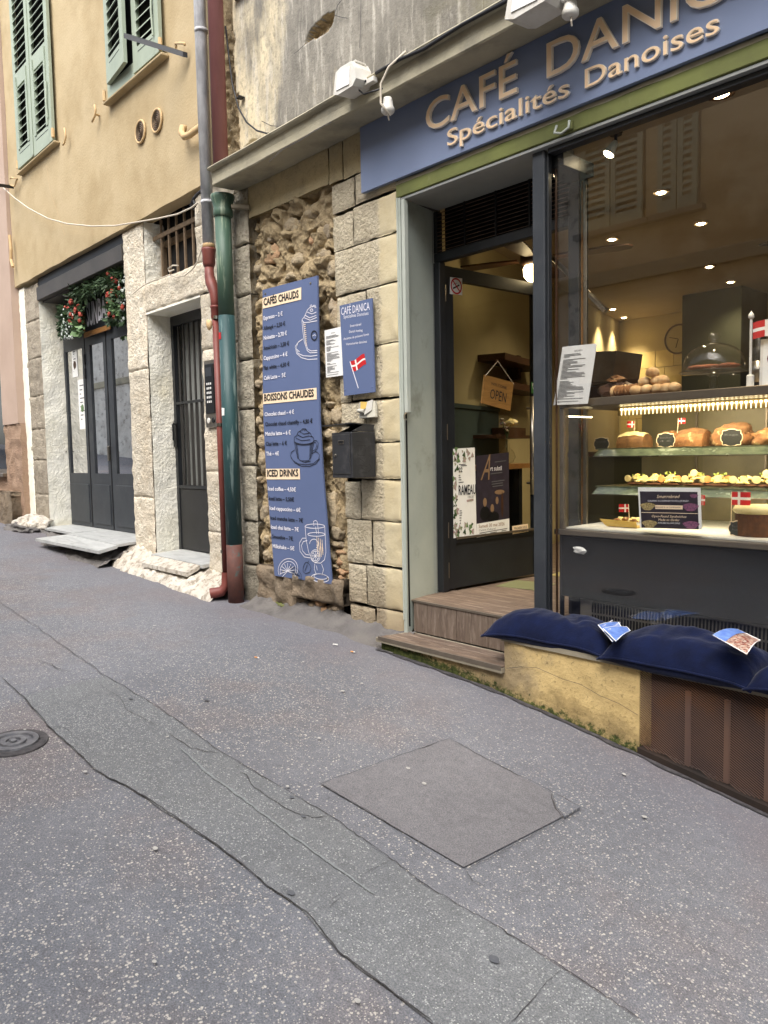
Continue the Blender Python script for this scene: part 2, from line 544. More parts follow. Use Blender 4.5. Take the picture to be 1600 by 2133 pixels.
M['pinkrough'] = mat('pink rough base', srgb(168, 142, 120), srgb(154, 128, 108), 6.0, .95, 1.0, 50, .02, spec=.2)
M['stuc'] = mat('cream painted roughcast', srgb(240, 236, 218), srgb(246, 243, 230), 4.0, .9, .9, 38, .014, spec=.2, bdetail=3.0, c3=srgb(226, 218, 192), s3=1.5, t3=(.55, .75))
M['white'] = mat('white limewash', srgb(206, 200, 188), srgb(188, 180, 166), 8.0, .92, .8, 40, .02, spec=.2, c3=srgb(150, 140, 126), s3=16, t3=(.5, .62))
M['peck'] = stonemat('pecked stone', srgb(226, 217, 198), srgb(216, 204, 182), srgb(196, 180, 154), .35, 34.0, .03)
M['peckgrey'] = stonemat('pecked grey stone', srgb(176, 166, 148), srgb(162, 152, 136), srgb(146, 136, 120), .35, 40.0, .02)
M['ashlar'] = stonemat('ashlar stone', srgb(204, 193, 168), srgb(192, 180, 154), srgb(172, 158, 132), .6, 42.0, .03,
                       margin=(-3.545, srgb(202, 190, 158), srgb(192, 177, 142)), soil=(.45, srgb(142, 122, 98), .75))
M['band'] = stonemat('upper band stone', srgb(190, 174, 136), srgb(176, 162, 130), srgb(160, 146, 118), .35, 80.0, .005)
M['quoin'] = stonemat('grey quoin stone', srgb(182, 174, 154), srgb(164, 156, 140), srgb(150, 142, 126), .7, 36.0, .035, soil=(.6, srgb(112, 106, 94), .6))
M['rubble'] = stonemat('earth mortar', srgb(186, 166, 130), srgb(172, 154, 122), srgb(152, 134, 106), .5, 30.0, .03)
M['fieldstone'] = stonemat('field stones', srgb(180, 164, 136), srgb(166, 152, 130), srgb(188, 166, 130), .5, 26.0, .03)
M['fieldwarm'] = stonemat('reddish field stones', srgb(190, 152, 118), srgb(176, 146, 114), srgb(182, 158, 126), .5, 26.0, .03)
M['greystone'] = stonemat('dirty grey stone', srgb(140, 124, 104), srgb(124, 112, 96), srgb(112, 98, 80), .5, 30.0, .02)
M['plaster'] = weathered('weathered render')
M['cornice'] = mat('cornice concrete', srgb(172, 164, 140), srgb(156, 150, 130), 3.0, .92, .5, 70, .004, c3=srgb(128, 124, 110), s3=2.2, t3=(.5, .68))
M['soffit'] = mat('grey paint', srgb(150, 152, 148), srgb(138, 140, 136), 3, .85, .2, 40)
M['jamb'] = mat('pale green grey paint', srgb(172, 178, 168), srgb(160, 167, 158), 3, .8, .25, 30, .004, c3=srgb(138, 142, 130), s3=3.5, t3=(.56, .72))
M['jambtrim'] = mat('pale moulding', srgb(178, 182, 172), srgb(164, 170, 160), 3, .75)
M['olive'] = mat('olive painted beam', srgb(112, 118, 64), srgb(98, 102, 58), 4, .8, .3, 30, c3=srgb(126, 124, 92), s3=6, t3=(.6, .7))
M['signblue'] = mat('blue grey sign panel', srgb(120, 132, 160), srgb(114, 127, 155), 2, .45, spec=.4)
M['boardblue'] = mat('blue menu panel', srgb(94, 108, 144), srgb(90, 104, 139), 2, .55, spec=.35)
M['tan'] = mat('tan letter face', srgb(238, 206, 166), None, rough=.5)
M['ivory'] = mat('ivory letter edge', srgb(240, 226, 206), None, rough=.5)
M['cream'] = mat('cream print', srgb(244, 220, 186), None, rough=.6)
M['ink'] = mat('black print', srgb(20, 22, 32), None, rough=.6)
M['inkw'] = mat('white print', srgb(232, 230, 236), None, rough=.6)
M['paper'] = mat('paper', srgb(236, 236, 232), srgb(230, 230, 226), 8, .6)
M['grayink'] = mat('grey print', srgb(96, 96, 98), None, rough=.7)
M['red'] = mat('red print', srgb(186, 36, 40), None, rough=.6)
M['whitep'] = mat('white paint', srgb(224, 222, 216), srgb(206, 204, 196), 20, .5)
M['dark'] = mat('anthracite paint', srgb(52, 56, 60), srgb(46, 49, 54), 6, .5, .12, 60, spec=.4, c3=srgb(60, 63, 66), s3=5, t3=(.5, .7))
M['dark2'] = mat('black paint', srgb(34, 37, 41), srgb(28, 30, 34), 6, .42, .1, 60, spec=.5)
M['darkchip'] = mat('scuffed dark paint', srgb(50, 54, 56), srgb(42, 45, 47), 8, .6, .2, 60, c3=srgb(128, 122, 108), s3=14, t3=(.7, .75))
M['beam'] = mat('brown grey steel beam', srgb(72, 68, 64), srgb(62, 59, 56), 3, .6, .1)
M['black'] = mat('black', srgb(14, 15, 17), None, rough=.5)
M['void'] = mat('dark room', srgb(24, 22, 21), None, rough=.9)
M['shutter'] = mat('sage shutter paint', srgb(158, 168, 149), srgb(150, 160, 142), 5, .6, .1, 60, c3=srgb(166, 176, 158), s3=8, t3=(.55, .7))
M['chrome'] = mat('zinc pipe', srgb(204, 204, 204), srgb(156, 156, 158), 14, .3, .1, 40, metal=.0, coat=.4, stretch=(1, 1, .4), rvar=.12)
M['maroon'] = mat('maroon pipe paint', srgb(146, 98, 96), srgb(134, 88, 86), 10, .5, .1, 60, stretch=(1, 1, .3), c3=srgb(146, 92, 86), s3=12, t3=(.6, .72))
M['redpipe'] = mat('red brown pipe', srgb(122, 64, 56), srgb(110, 58, 50), 10, .5, c3=srgb(132, 80, 72), s3=14, t3=(.62, .72))
M['green'] = mat('green pipe paint', srgb(74, 98, 82), srgb(62, 86, 72), 6, .5, .25, 60, stretch=(2, 2, .22), c3=srgb(138, 150, 128), s3=11, t3=(.56, .66))
M['greenb'] = mat('teal pipe paint', srgb(46, 78, 78), srgb(38, 66, 68), 6, .5, .25, 60, stretch=(2, 2, .22), c3=srgb(122, 142, 138), s3=12, t3=(.55, .66))
M['rust'] = mat('rusty steel', srgb(100, 76, 64), srgb(86, 68, 62), 5, .8, .3, 90, c3=srgb(112, 78, 54), s3=3)
M['rustdark'] = mat('rusty dark backing', srgb(50, 38, 30), srgb(34, 28, 25), 5, .95)
M['tile'] = mat('wood look tile', srgb(112, 96, 84), srgb(92, 78, 68), 6, .55, .2, 60, stretch=(1, 8, 8), c3=srgb(132, 116, 102), s3=5)
M['tilev'] = mat('wood look tile upright', srgb(112, 98, 86), srgb(94, 80, 70), 8, .6, .2, 60, stretch=(8, 8, 1), c3=srgb(130, 116, 104), s3=6)
M['bench'] = mossy('yellow render', srgb(206, 180, 126), srgb(190, 164, 112), (.05, -.13))
M['slabstone'] = mat('bench stone', srgb(146, 138, 120), srgb(128, 120, 104), 8, .85, .3, 60)
M['navy'] = mat('navy velvet', srgb(14, 24, 56), srgb(10, 17, 42), 14, .85, .5, 60, .004, sheen=.22, spec=.12)
M['marble'] = mat('worn marble', srgb(184, 185, 182), srgb(164, 166, 164), 5, .5, .15, 40, c3=srgb(150, 150, 148), s3=6, t3=(.55, .7), stretch=(1, 3, 1))
M['wood'] = mat('wood', srgb(150, 106, 58), srgb(128, 88, 46), 6, .6, stretch=(1, 6, 6))
M['brown'] = mat('dark wood', srgb(74, 48, 30), srgb(60, 38, 24), 6, .5)
M['inwall'] = mat('ochre interior paint', srgb(180, 166, 126), srgb(170, 156, 118), 2, .8)
M['inceil'] = mat('interior ceiling paint', srgb(172, 158, 134), srgb(164, 150, 126), 2, .85)
M['intile'] = mat('cream wall tile', srgb(206, 186, 128), srgb(196, 176, 120), 4, .35)
M['ingreen'] = mat('dark green wall paint', srgb(62, 66, 50), srgb(56, 60, 46), 3, .7)
M['teal'] = mat('grey green wainscot', srgb(66, 80, 80), srgb(58, 72, 72), 3, .6)
M['steel'] = mat('steel', srgb(170, 164, 152), srgb(140, 134, 124), 10, .3, metal=1.0, rvar=.1)
M['satin'] = mat('satin metal rail', srgb(128, 118, 104), srgb(118, 108, 96), 8, .35, metal=.6)
M['floorg'] = mat('sage floor tile', srgb(128, 130, 96), srgb(118, 120, 88), 4, .4)
M['floory'] = mat('yellow floor tile', srgb(176, 168, 104), srgb(166, 158, 98), 4, .4)
M['bread'] = mat('bread crust', srgb(140, 96, 56), srgb(108, 72, 40), 30, .8, .5, 120, .003, c3=srgb(206, 176, 130), s3=25, t3=(.55, .65))
M['flour'] = mat('floured rolls', srgb(204, 178, 136), srgb(166, 124, 76), 24, .85, .4, 120, .003)
M['cake'] = mat('cake crumb', srgb(118, 84, 50), srgb(92, 64, 38), 30, .8, .5, 140, .003)
M['icing'] = mat('icing', srgb(230, 214, 160), srgb(212, 190, 128), 20, .5, .3, 60)
M['rye'] = mat('rye bread', srgb(96, 58, 30), srgb(70, 42, 24), 50, .85, .5, 160, .003)
M['egg'] = mat('egg salad', srgb(236, 206, 96), srgb(240, 228, 178), 60, .55, .6, 90, .006)
M['salad'] = mat('salad leaf', srgb(112, 138, 48), srgb(160, 170, 76), 40, .6, .3, 90)
M['salmon'] = mat('salmon', srgb(224, 132, 72), srgb(232, 164, 100), 40, .5)
M['choc'] = mat('chocolate cookie', srgb(136, 78, 48), srgb(112, 62, 38), 30, .8, .4, 120, .003)
M['slate'] = mat('chalk plaque', srgb(44, 46, 44), None, rough=.7)
M['kraft'] = mat('kraft paper tray', srgb(216, 184, 98), srgb(204, 170, 88), 8, .7)
M['leaf'] = mat('artificial leaf', srgb(56, 78, 46), srgb(40, 60, 36), 9, .6, c3=srgb(96, 118, 72), s3=14, t3=(.55, .7))
M['leaf2'] = mat('pale leaf', srgb(110, 136, 90), srgb(92, 118, 78), 12, .6)
M['flower'] = mat('red silk flower', srgb(130, 36, 32), srgb(176, 82, 60), 40, .6)
M['bud'] = mat('white bud', srgb(206, 214, 206), None, rough=.6)
M['cable'] = mat('black cable', srgb(34, 34, 36), None, rough=.5)
M['cablew'] = mat('pale cable', srgb(206, 196, 178), None, rough=.6)
M['ironpaint'] = mat('cream painted iron', srgb(208, 178, 132), srgb(196, 166, 122), 20, .7)
M['gate'] = mat('dark gate paint', srgb(44, 44, 44), srgb(38, 38, 38), 8, .55, c3=srgb(150, 144, 128), s3=7, t3=(.685, .70), stretch=(1, 1, .8))
M['gatebar'] = mat('gate bar paint', srgb(52, 50, 47), srgb(44, 42, 40), 8, .6)
M['oldbar'] = mat('weathered iron bar', srgb(128, 108, 84), srgb(104, 88, 70), 20, .8, .3, 80)
M['mailbox'] = mat('black mailbox enamel', srgb(48, 49, 52), srgb(42, 43, 46), 8, .42, .1, 50, c3=srgb(62, 62, 64), s3=10)
M['plastic'] = mat('white plastic', srgb(220, 218, 210), srgb(204, 200, 190), 8, .5, c3=srgb(176, 168, 150), s3=9, t3=(.58, .72))
M['greyplastic'] = mat('grey plastic', srgb(190, 188, 178), srgb(170, 166, 154), 20, .5, c3=srgb(216, 212, 196), s3=16, t3=(.5, .56))
M['opp'] = mat('opposite wall render', srgb(214, 194, 160), srgb(200, 180, 146), 1.4, .9, .2, 40, c3=srgb(170, 146, 112), s3=1.0)
M['opp2'] = mat('opposite base render', srgb(120, 112, 102), srgb(106, 98, 90), 1.4, .9)
M['moss'] = mat('moss', srgb(84, 92, 44), srgb(112, 114, 70), 30, .95, .6, 90)
M['gum'] = mat('gum spot', srgb(178, 175, 168), srgb(150, 148, 144), 60, .8)
M['darkspot'] = mat('dark stain', srgb(84, 86, 92), srgb(92, 94, 98), 40, .8)
M['filter'] = mat('cigarette filter', srgb(206, 144, 84), None, rough=.8)
M['cigpaper'] = mat('cigarette paper', srgb(232, 230, 224), None, rough=.8)
M['iron'] = mat('cast iron lid', srgb(128, 128, 130), srgb(96, 96, 100), 24, .5, .3, 90, metal=.4)
M['glasspane'] = glass('window pane', (.985, .985, .98, 1), 1.52, 0.0, 1.9)
M['doorpane'] = glass('door pane', (.94, .95, .94, 1), 1.5, 0.0, .7)
M['casepane'] = glass('display case pane', (.985, .985, .97, 1), 1.3, 0.0, .7)
M['crystal'] = glass('pressed glass', (.97, .97, .96, 1), 1.5, .05, 1.0)
M['sunpane'] = glass('dark door pane', (.45, .47, .48, 1), 1.7, 0.02, 6.5)
M['edgeglass'] = mat('green glass edge', srgb(112, 122, 100), srgb(78, 88, 74), 18, .12, spec=.7, stretch=(1, 1, 3), c3=srgb(150, 160, 140), s3=9, t3=(.55, .6))
M['wflag'] = mat('flag white', srgb(232, 228, 222), None, rough=.7)
M['rflag'] = mat('flag red', srgb(188, 26, 30), None, rough=.7)
M['lilac'] = mat('lilac print', srgb(176, 130, 148), srgb(140, 160, 120), 60, .7)
M['bluep'] = mat('blue brochure print', srgb(84, 116, 190), srgb(120, 150, 210), 40, .3)
M['foodp'] = mat('food photo print', srgb(170, 110, 90), srgb(200, 196, 180), 60, .3, c3=srgb(110, 40, 36), s3=80, t3=(.5, .55))
M['purplep'] = mat('dark poster print', srgb(44, 38, 46), srgb(52, 46, 56), 20, .5)
M['plum'] = mat('plum food print', srgb(150, 96, 124), srgb(90, 60, 84), 130, .5)
M['beigep'] = mat('beige food print', srgb(190, 170, 120), srgb(110, 96, 60), 130, .5)
M['skinp'] = mat('dim painted face print', srgb(130, 104, 78), None, rough=.6)
M['openw'] = mat('plywood plaque', srgb(150, 112, 60), srgb(132, 96, 50), 10, .6, stretch=(1, 1, 8))
M['greenp'] = mat('green sticker', srgb(50, 100, 54), None, rough=.6)
M['bulb'] = emis('warm bulb', (1, .82, .5, 1), 14)
M['led_glint'] = emis('led glint', (1, .8, .45, 1), 1.2)
M['pipefoot'] = mat('rusty pipe foot', srgb(104, 66, 56), srgb(84, 56, 50), 12, .7, .2, 60, c3=srgb(70, 84, 80), s3=8, t3=(.56, .62))
M['darkglass'] = glass('dark shop pane', (.25, .26, .27, 1), 1.4, 0.02, 1.2)
M['louvre'] = mat('dirty louvre paint', srgb(112, 92, 80), srgb(72, 62, 56), 8, .7)
M['led'] = emis('led bead', (1, .84, .5, 1), 5)
M['ventgrey'] = mat('vent grille paint', srgb(112, 108, 102), srgb(98, 94, 88), 8, .4, metal=.2)
M['ledpart'] = mat('lit strip carrier', srgb(150, 130, 84), None, rough=.5)
M['caseback'] = mat('olive case back', srgb(128, 118, 88), srgb(112, 104, 78), 6, .4)
M['oppstone'] = mat('opposite pale stone', srgb(222, 218, 208), srgb(196, 190, 180), 3, .9, .8, 12, .05, c3=srgb(120, 114, 106), s3=5, t3=(.55, .68))
M['globe'] = emis('fan globe', (1, .78, .42, 1), 5)

# ============================================================ GROUND
KN = [(-40, 2.6), (-20, 1.45), (-14, .97), (-11.5, .83), (-9.5, .78), (-7.5, .60), (-5.2, .50), (-3.9, .475), (-3.39, .44),
      (-2.46, .385), (-1.7, .28), (-1.16, .20), (0, .03), (1.5, -.2), (4, -.6), (12, -1.8), (30, -4.5)]
def gz(x, y=0.0):
    for (a, za), (b, zb) in zip(KN, KN[1:]):
        if x <= b:
            t = (x - a) / (b - a)
            z = za + (zb - za) * max(0, t)
            break
    else:
        z = KN[-1][1]
    # smooth the joints of the profile a little and add wear
    return z + .012 * fbm((x, y, 0), .55, 2)
def gza(x, y=0.0):
    return (gz(x - .25, y) + gz(x, y) * 2 + gz(x + .25, y)) / 4
def onroad(px, py, lift=0.0):
    r = (ROWS @ Vector((px - 800.0, -(py - 1066.5), -1600.0))).normalized()
    t = 0.5
    for _ in range(4000):
        p = CAM + r * t
        d = p.z - gza(p.x, p.y)
        if d < .0008: break
        t += max(.0006, d * .55)
        if t > 60: break
    p = CAM + r * t
    return Vector((p.x, p.y, gza(p.x, p.y) + lift))
def lin(a, b, n):
    return [a + (b - a) * i / n for i in range(n + 1)]
xs = [-40, -30, -22, -18, -15] + lin(-13, -5.5, 60) + lin(-5.4, 1.6, 110) + [2, 3, 4, 6, 9, 14, 20, 30]
ys = lin(-6.75, -3.6, 24) + lin(-3.5, .3, 64)
v = [(x, y, gza(x, y)) for y in ys for x in xs]
nx = len(xs)
f = [(j * nx + i, j * nx + i + 1, (j + 1) * nx + i + 1, (j + 1) * nx + i) for j in range(len(ys) - 1) for i in range(nx - 1)]
road = tag(mk('road', v, f, M['road'], smooth=True), kind='structure')
far = tag(box('ground', -60, 60, -60, 60, -6.2, -6.0, M['mortar'], b=0), kind='structure')

def poly_at(pts, x, rev=False):
    for (a, ya), (b, yb) in zip(pts, pts[1:]):
        if a <= x <= b:
            return ya + (yb - ya) * (x - a) / (b - a)
    return pts[-1][1] if x > pts[-1][0] else pts[0][1]
# greenish repair strip between two long cracks
Rt = [(220, 1410), (330, 1476), (465, 1572), (580, 1640), (690, 1705), (800, 1782), (900, 1858), (1020, 1925), (1173, 2021), (1340, 2133), (1480, 2240)]
Lt = [(48, 1452), (105, 1520), (150, 1560), (200, 1608), (290, 1655), (350, 1695), (425, 1745), (500, 1800), (560, 1850), (640, 1905), (705, 1986), (790, 2050), (900, 2133), (980, 2200)]
def along(pts, n):
    L = [0]
    for a, b in zip(pts, pts[1:]): L.append(L[-1] + math.hypot(b[0] - a[0], b[1] - a[1]))
    out = []
    for i in range(n + 1):
        s = L[-1] * i / n
        for k in range(len(pts) - 1):
            if s <= L[k + 1] + 1e-6:
                t = (s - L[k]) / (L[k + 1] - L[k])
                out.append((pts[k][0] + (pts[k + 1][0] - pts[k][0]) * t, pts[k][1] + (pts[k + 1][1] - pts[k][1]) * t))
                break
    return out
def sheet(name, A, B, m, lift, nv=14, jit=0.0):
    a = [onroad(*p) for p in A]; b = [onroad(*p) for p in B]
    v = []
    for i in range(len(a)):
        for j in range(nv + 1):
            p = a[i].lerp(b[i], j / nv)
            if jit and j in (0, nv): p.y += jit * noise.noise(p * 9)
            v.append((p.x, p.y, gza(p.x, p.y) + lift))
    f = [(i * (nv + 1) + j, (i + 1) * (nv + 1) + j, (i + 1) * (nv + 1) + j + 1, i * (nv + 1) + j + 1) for i in range(len(a) - 1) for j in range(nv)]
    return mk(name, v, f, m, smooth=True)
o = sheet('asphalt_patch', along(Lt, 60), along(Rt, 60), M['strip'], .006, 16, .012)
tag(o, kind='structure')
qa = [(672, 1636), (936, 1541)]; qb = [(955, 1812), (1212, 1686)]
def qline(a, b, n): return [(a[0] + (b[0] - a[0]) * i / n, a[1] + (b[1] - a[1]) * i / n) for i in range(n + 1)]
o = sheet('pavement_cover_slab', qline((668, 1636), (966, 1810), 30), qline((936, 1541), (1208, 1686), 30), M['slab'], .007, 26)
tag(o, kind='structure')
# cracks: thin dark broken lines, children of the road
def crack(pts, w, wob=3.0, lift=.009, m='cracks', sub=7):
    q = []
    for a, b in zip(pts, pts[1:]):
        n = max(2, int(math.hypot(b[0] - a[0], b[1] - a[1]) / sub))
        for i in range(n):
            t = i / n
            q.append((a[0] + (b[0] - a[0]) * t, a[1] + (b[1] - a[1]) * t))
    q.append(pts[-1])
    P = []
    for i, (x, y) in enumerate(q):
        k = 0 if i in (0, len(q) - 1) else wob
        P.append(onroad(x + k * noise.noise((x * .05, y * .05, 3)) * 1.2, y + k * noise.noise((x * .06, y * .06, 9)) * 1.2, lift))
    W = [w * .42 * (.55 + .9 * abs(noise.noise((p.x * 7, p.y * 7, 1)))) * min(1, .25 + min(i, len(P) - 1 - i) / 4) for i, p in enumerate(P)]
    return mk('crack', *ribbon(P, W, (0, 0, 1)), M[m], road)
crack([(0, 1255), (100, 1325)] + Rt[:-1], .010)
crack([(0, 1412)] + Lt[:-1], .014)
crack([(48, 1452), (110, 1432), (220, 1410)], .008)
crack([(80, 1375), (120, 1395), (141, 1400)], .012); crack([(95, 1398), (82, 1380), (78, 1372)], .006)
crack([(60, 1318), (72, 1330), (75, 1343)], .006); crack([(200, 1420), (215, 1435), (250, 1455), (262, 1480), (300, 1500), (330, 1517)], .006)
crack([(140, 1480), (180, 1455), (210, 1442)], .004)
crack([(352, 1530), (375, 1548), (400, 1562), (440, 1570), (463, 1573)], .010); crack([(455, 1575), (462, 1600)], .006)
crack([(500, 1614), (515, 1618), (530, 1645), (560, 1665), (600, 1690), (650, 1708), (690, 1706)], .010)
crack([(110, 1518), (130, 1519), (148, 1526), (150, 1538)], .009); crack([(150, 1538), (170, 1545), (185, 1556), (188, 1566)], .005)
crack([(167, 1565), (168, 1583), (180, 1588), (190, 1590)], .005)
crack([(668, 1636), (760, 1603), (936, 1541)], .012, 2); crack([(936, 1541), (1020, 1588), (1148, 1652), (1222, 1690)], .009, 2)
crack([(668, 1636), (800, 1712), (905, 1795), (970, 1815)], .005, 3); crack([(975, 1812), (1080, 1760), (1175, 1710), (1212, 1690)], .008, 3)
crack([(970, 1815), (985, 1838), (1010, 1852)], .010); crack([(1148, 1658), (1158, 1690), (1175, 1708)], .016)
crack([(690, 1880), (715, 1865)], .008); crack([(683, 1898), (705, 1878), (718, 1867)], .006)
crack([(750, 1830), (815, 1795)], .005); crack([(1120, 2075), (1090, 2110), (1066, 2133)], .010); crack([(1175, 2021), (1140, 2050), (1118, 2078)], .004)
crack([(585, 1865), (540, 1880), (500, 1895)], .005); crack([(0, 1215), (60, 1200), (100, 1190)], .004)
crack([(340, 1225), (420, 1212)], .004); crack([(560, 1248), (640, 1275), (740, 1320), (800, 1352)], .007)
crack([(1070, 1680), (1100, 1700), (1140, 1700)], .003); crack([(250, 1240), (180, 1258)], .003)
# pale scuff running down the strip
crack([(375, 1560), (430, 1612), (520, 1678), (600, 1740), (680, 1797), (780, 1868)], .026, 2, .0105, 'scuff')
for (x, y, r, st) in ((430, 1255 + 206, 9, 'darkspot'), (1030, 2005, 17, 'darkspot'), (606, 1866, 13, 'darkspot'), (272, 1459, 8, 'darkspot'), (632, 1706, 8, 'darkspot'), (608, 1666, 8, 'darkspot'),
                      (322, 1306, 6, 'gum'), (324, 1773, 9, 'gum'), (599, 1643, 6, 'gum'), (178, 1612, 7, 'gum'), (52, 1524, 5, 'gum'), (850, 1605, 7, 'gum'), (884, 1637, 8, 'gum'),
                      (745, 2092, 10, 'gum'), (632, 1382, 5, 'gum'), (754, 1427, 6, 'gum'), (714, 1443, 7, 'gum'), (349, 1539, 5, 'gum'), (735, 1412, 5, 'gum'), (1180, 1700, 8, 'gum'),
                      (665, 1542, 6, 'gum'), (322, 2010, 7, 'gum'), (1342, 1706, 8, 'gum'), (1300, 1617, 7, 'gum'), (460, 1290, 4, 'gum')):
    c = onroad(x, y, .0115)
    rr = r * (c - CAM).length / 1600 * .65
    n = 11
    v = [c] + [c + Vector((math.cos(2 * math.pi * k / n) * rr * (1 + .45 * noise.noise((x, k * 1.3, 0))), math.sin(2 * math.pi * k / n) * rr * (.8 + .5 * noise.noise((y, k * 1.3, 5))), 0)) for k in range(n)]
    v = [(p[0], p[1], gza(p[0], p[1]) + .0112) for p in v]
    mk('gum_spot' if st == 'gum' else 'stain', v, [(0, k + 1, (k + 1) % n + 1) for k in range(n)], M[st], road)
# broken corner piece of the cover slab
q = [onroad(*p, .012) for p in ((1150, 1655), (1208, 1687), (1176, 1707), (1160, 1685))]
mk('broken_corner', *hexa(q, (0, 0, -.01)), M['road'], road)
# manhole
c = onroad(28, 1549)
mh = thing('manhole_cover', c, 'small round cast iron cover sunk in the asphalt at the left edge', 'manhole cover')
prof = [(.0, .004), (.028, .004), (.03, .012), (.05, .012), (.052, .004), (.075, .004), (.078, .012), (.098, .012), (.10, 0), (.10, -.02)]
tilt = lambda v: [(p[0], p[1], p[2] + gza(p[0], p[1]) - gza(c.x, c.y)) for p in v]
v, f = lathe([(r, h + .004) for r, h in prof[::-1]], c, 28); mk('lid', tilt(v), f, M['iron'], mh)
v, f = lathe([(.10, .004), (.104, .010), (.135, .007), (.137, .002)], c, 28)
mk('frame', tilt(v), f[:-2], M['cracks'], mh)
mk('lid_boss', *boxg(c.x - .016, c.x + .016, c.y - .012, c.y + .012, c.z + .010, c.z + .021, .003), M['iron'], mh)
# cigarette ends
for i, (x, y, a, lb) in enumerate(((531, 1372, .3, 'orange cigarette end left of the other, out in the street'), (731, 1360, .2, 'orange cigarette end near the wall foot, right of the white one'))):
    p = onroad(x, y, .010); d = Vector((math.cos(a), math.sin(a), 0)); d.z = gza(p.x + .03 * d.x, p.y) - gza(p.x, p.y)
    t = thing('cigarette_end', p, lb, 'cigarette end', 'cigarette ends on the street')
    mk('filter', *tube([p, p + d * .022], .004, 8), M['filter'], t); mk('stub', *tube([p + d * .022, p + d * .030], .004, 8), M['cigpaper'], t)
p = onroad(694, 1345, .010)
o = mk('cigarette_end', *tube([p, p + Vector((.03, .012, .0))], .004, 8), M['cigpaper'])
tag(o, 'small white cigarette end on the asphalt below the stone pier', 'cigarette end', 'cigarette ends on the street')

# mortar fillet along the wall foot
def fillet(x0, x1, w, h, m, parent, name='mortar_fillet', n=60, seed=0, y0=.02, amp=.02):
    def fn(u, t):
        x = x0 + (x1 - x0) * u
        e = 1 + .35 * noise.noise((x * 3, seed, 0))
        y = y0 - (w * e) * t
        z = gza(x, y) + h * e * (1 - t) ** 1.9 - (.012 if t > .99 else 0) + amp * noise.noise((x * 12, y * 14, seed)) * (1 - t) * 1.3
        return (x, y, z + .002)
    return mk(name, *grid(n, 8, fn), m, parent, smooth=True)

# ============================================================ CAFE BUILDING
cafe = thing('cafe_building', (-1.0, .3, .3), 'old stone fronted building with weathered grey upper wall above the blue cafe sign', 'building')
def rough_block(name, x0, x1, z0, z1, Y, m, depth=.12, amp=.010, res=.035, g=.004, seed=0, edge=.007, parent=None, fs=14, tl=0, tr=0):
    """one dressed stone: rough face towards the street, softened worn edges"""
    x0 += g; x1 -= g; z0 += g; z1 -= g
    nx = max(3, int((x1 - x0) / res)); nz_ = max(3, int((z1 - z0) / res))
    U_ = [0, .003 / (x1 - x0), .011 / (x1 - x0)] + [.022 / (x1 - x0) + i / nx * (1 - .044 / (x1 - x0)) for i in range(nx + 1)] + [1 - .011 / (x1 - x0), 1 - .003 / (x1 - x0), 1]
    T_ = [0, .003 / (z1 - z0), .011 / (z1 - z0)] + [.022 / (z1 - z0) + i / nz_ * (1 - .044 / (z1 - z0)) for i in range(nz_ + 1)] + [1 - .011 / (z1 - z0), 1 - .003 / (z1 - z0), 1]
    nx = len(U_) - 1; nz_ = len(T_) - 1
    def fn(u, t):
        u = U_[round(u * nx)]; t = T_[round(t * nz_)]
        x = x0 + (x1 - x0) * u; z = z0 + (z1 - z0) * t
        d = min(u * (x1 - x0), (1 - u) * (x1 - x0), t * (z1 - z0), (1 - t) * (z1 - z0))
        e = (1 - sm(d / .020)) ** 1.5 * edge
        n = amp * (noise.fractal(Vector((x * fs, z * fs, seed)), 1, 2, 3)) + amp * .8 * noise.noise((x * 3, z * 3, seed + 4))
        if d < .002:
            x += .006 * noise.noise((z * 14, seed, x)); z += .006 * noise.noise((x * 14, seed, z)); n *= .3
        return (x, Y + e + n, z)
    v, f = grid(nx, nz_, fn)
    n0 = len(v)
    ring = [i for i in range(nx + 1)] + [(j + 1) * (nx + 1) - 1 for j in range(1, nz_ + 1)] + [nz_ * (nx + 1) + i for i in range(nx - 1, -1, -1)] + [j * (nx + 1) for j in range(nz_ - 1, 0, -1)]
    for k in ring:
        v.append((v[k][0], Y + depth, v[k][2]))
    L = len(ring)
    f += [(ring[i], n0 + i, n0 + (i + 1) % L, ring[(i + 1) % L]) for i in range(L)]
    f = [q[::-1] if len(q) == 4 and all(i < n0 for i in q) is False else q for q in f]
    return mk(name, v, f, m, parent if parent is not None else cafe, smooth=True)
# backing wall behind stones
box('wall_core', -5.22, -3.42, .125, .34, -.3, 3.62, M['mortar'], cafe, b=0)
# pier courses (joint heights, vertical joint)
CR = [(3.17, 3.36, -3.79 + .02), (2.93, 3.165, -3.79), (2.645, 2.93, None), (2.29, 2.645, -3.68), (1.955, 2.29, -3.84), (1.69, 1.955, -3.71), (1.46, 1.69, None),
      (1.20, 1.46, -3.77), (.91, 1.20, -3.67), (.645, .91, -3.73), (.30, .645, -3.65)]
edge = lambda z: -4.0 + (3.2 - z) * .035
k = 0
for z0, z1, vj in CR:
    k += 1
    xl = edge((z0 + z1) / 2)
    if vj is None: rough_block('stone', xl, -3.385, z0, z1, 0, M['ashlar'], seed=k)
    else:
        rough_block('stone', xl, vj, z0, z1 - .006 * (k % 3), 0, M['ashlar'], seed=k)
        rough_block('stone', vj, -3.385, z0 + .008 * (k % 2), z1, .004 * (k % 2), M['ashlar'], seed=k + 30)
# smooth upper band of large blocks up to the cornice
for i, (a, b, z0, z1) in enumerate(((-5.0, -4.03, 3.375, 3.61), (-4.03, -3.885, 3.365, 3.61), (-3.885, -3.40, 3.36, 3.61))):
    rough_block('stone', a, b, z0, z1, .006, M['band'], amp=.003, seed=60 + i, edge=.005, res=.05)
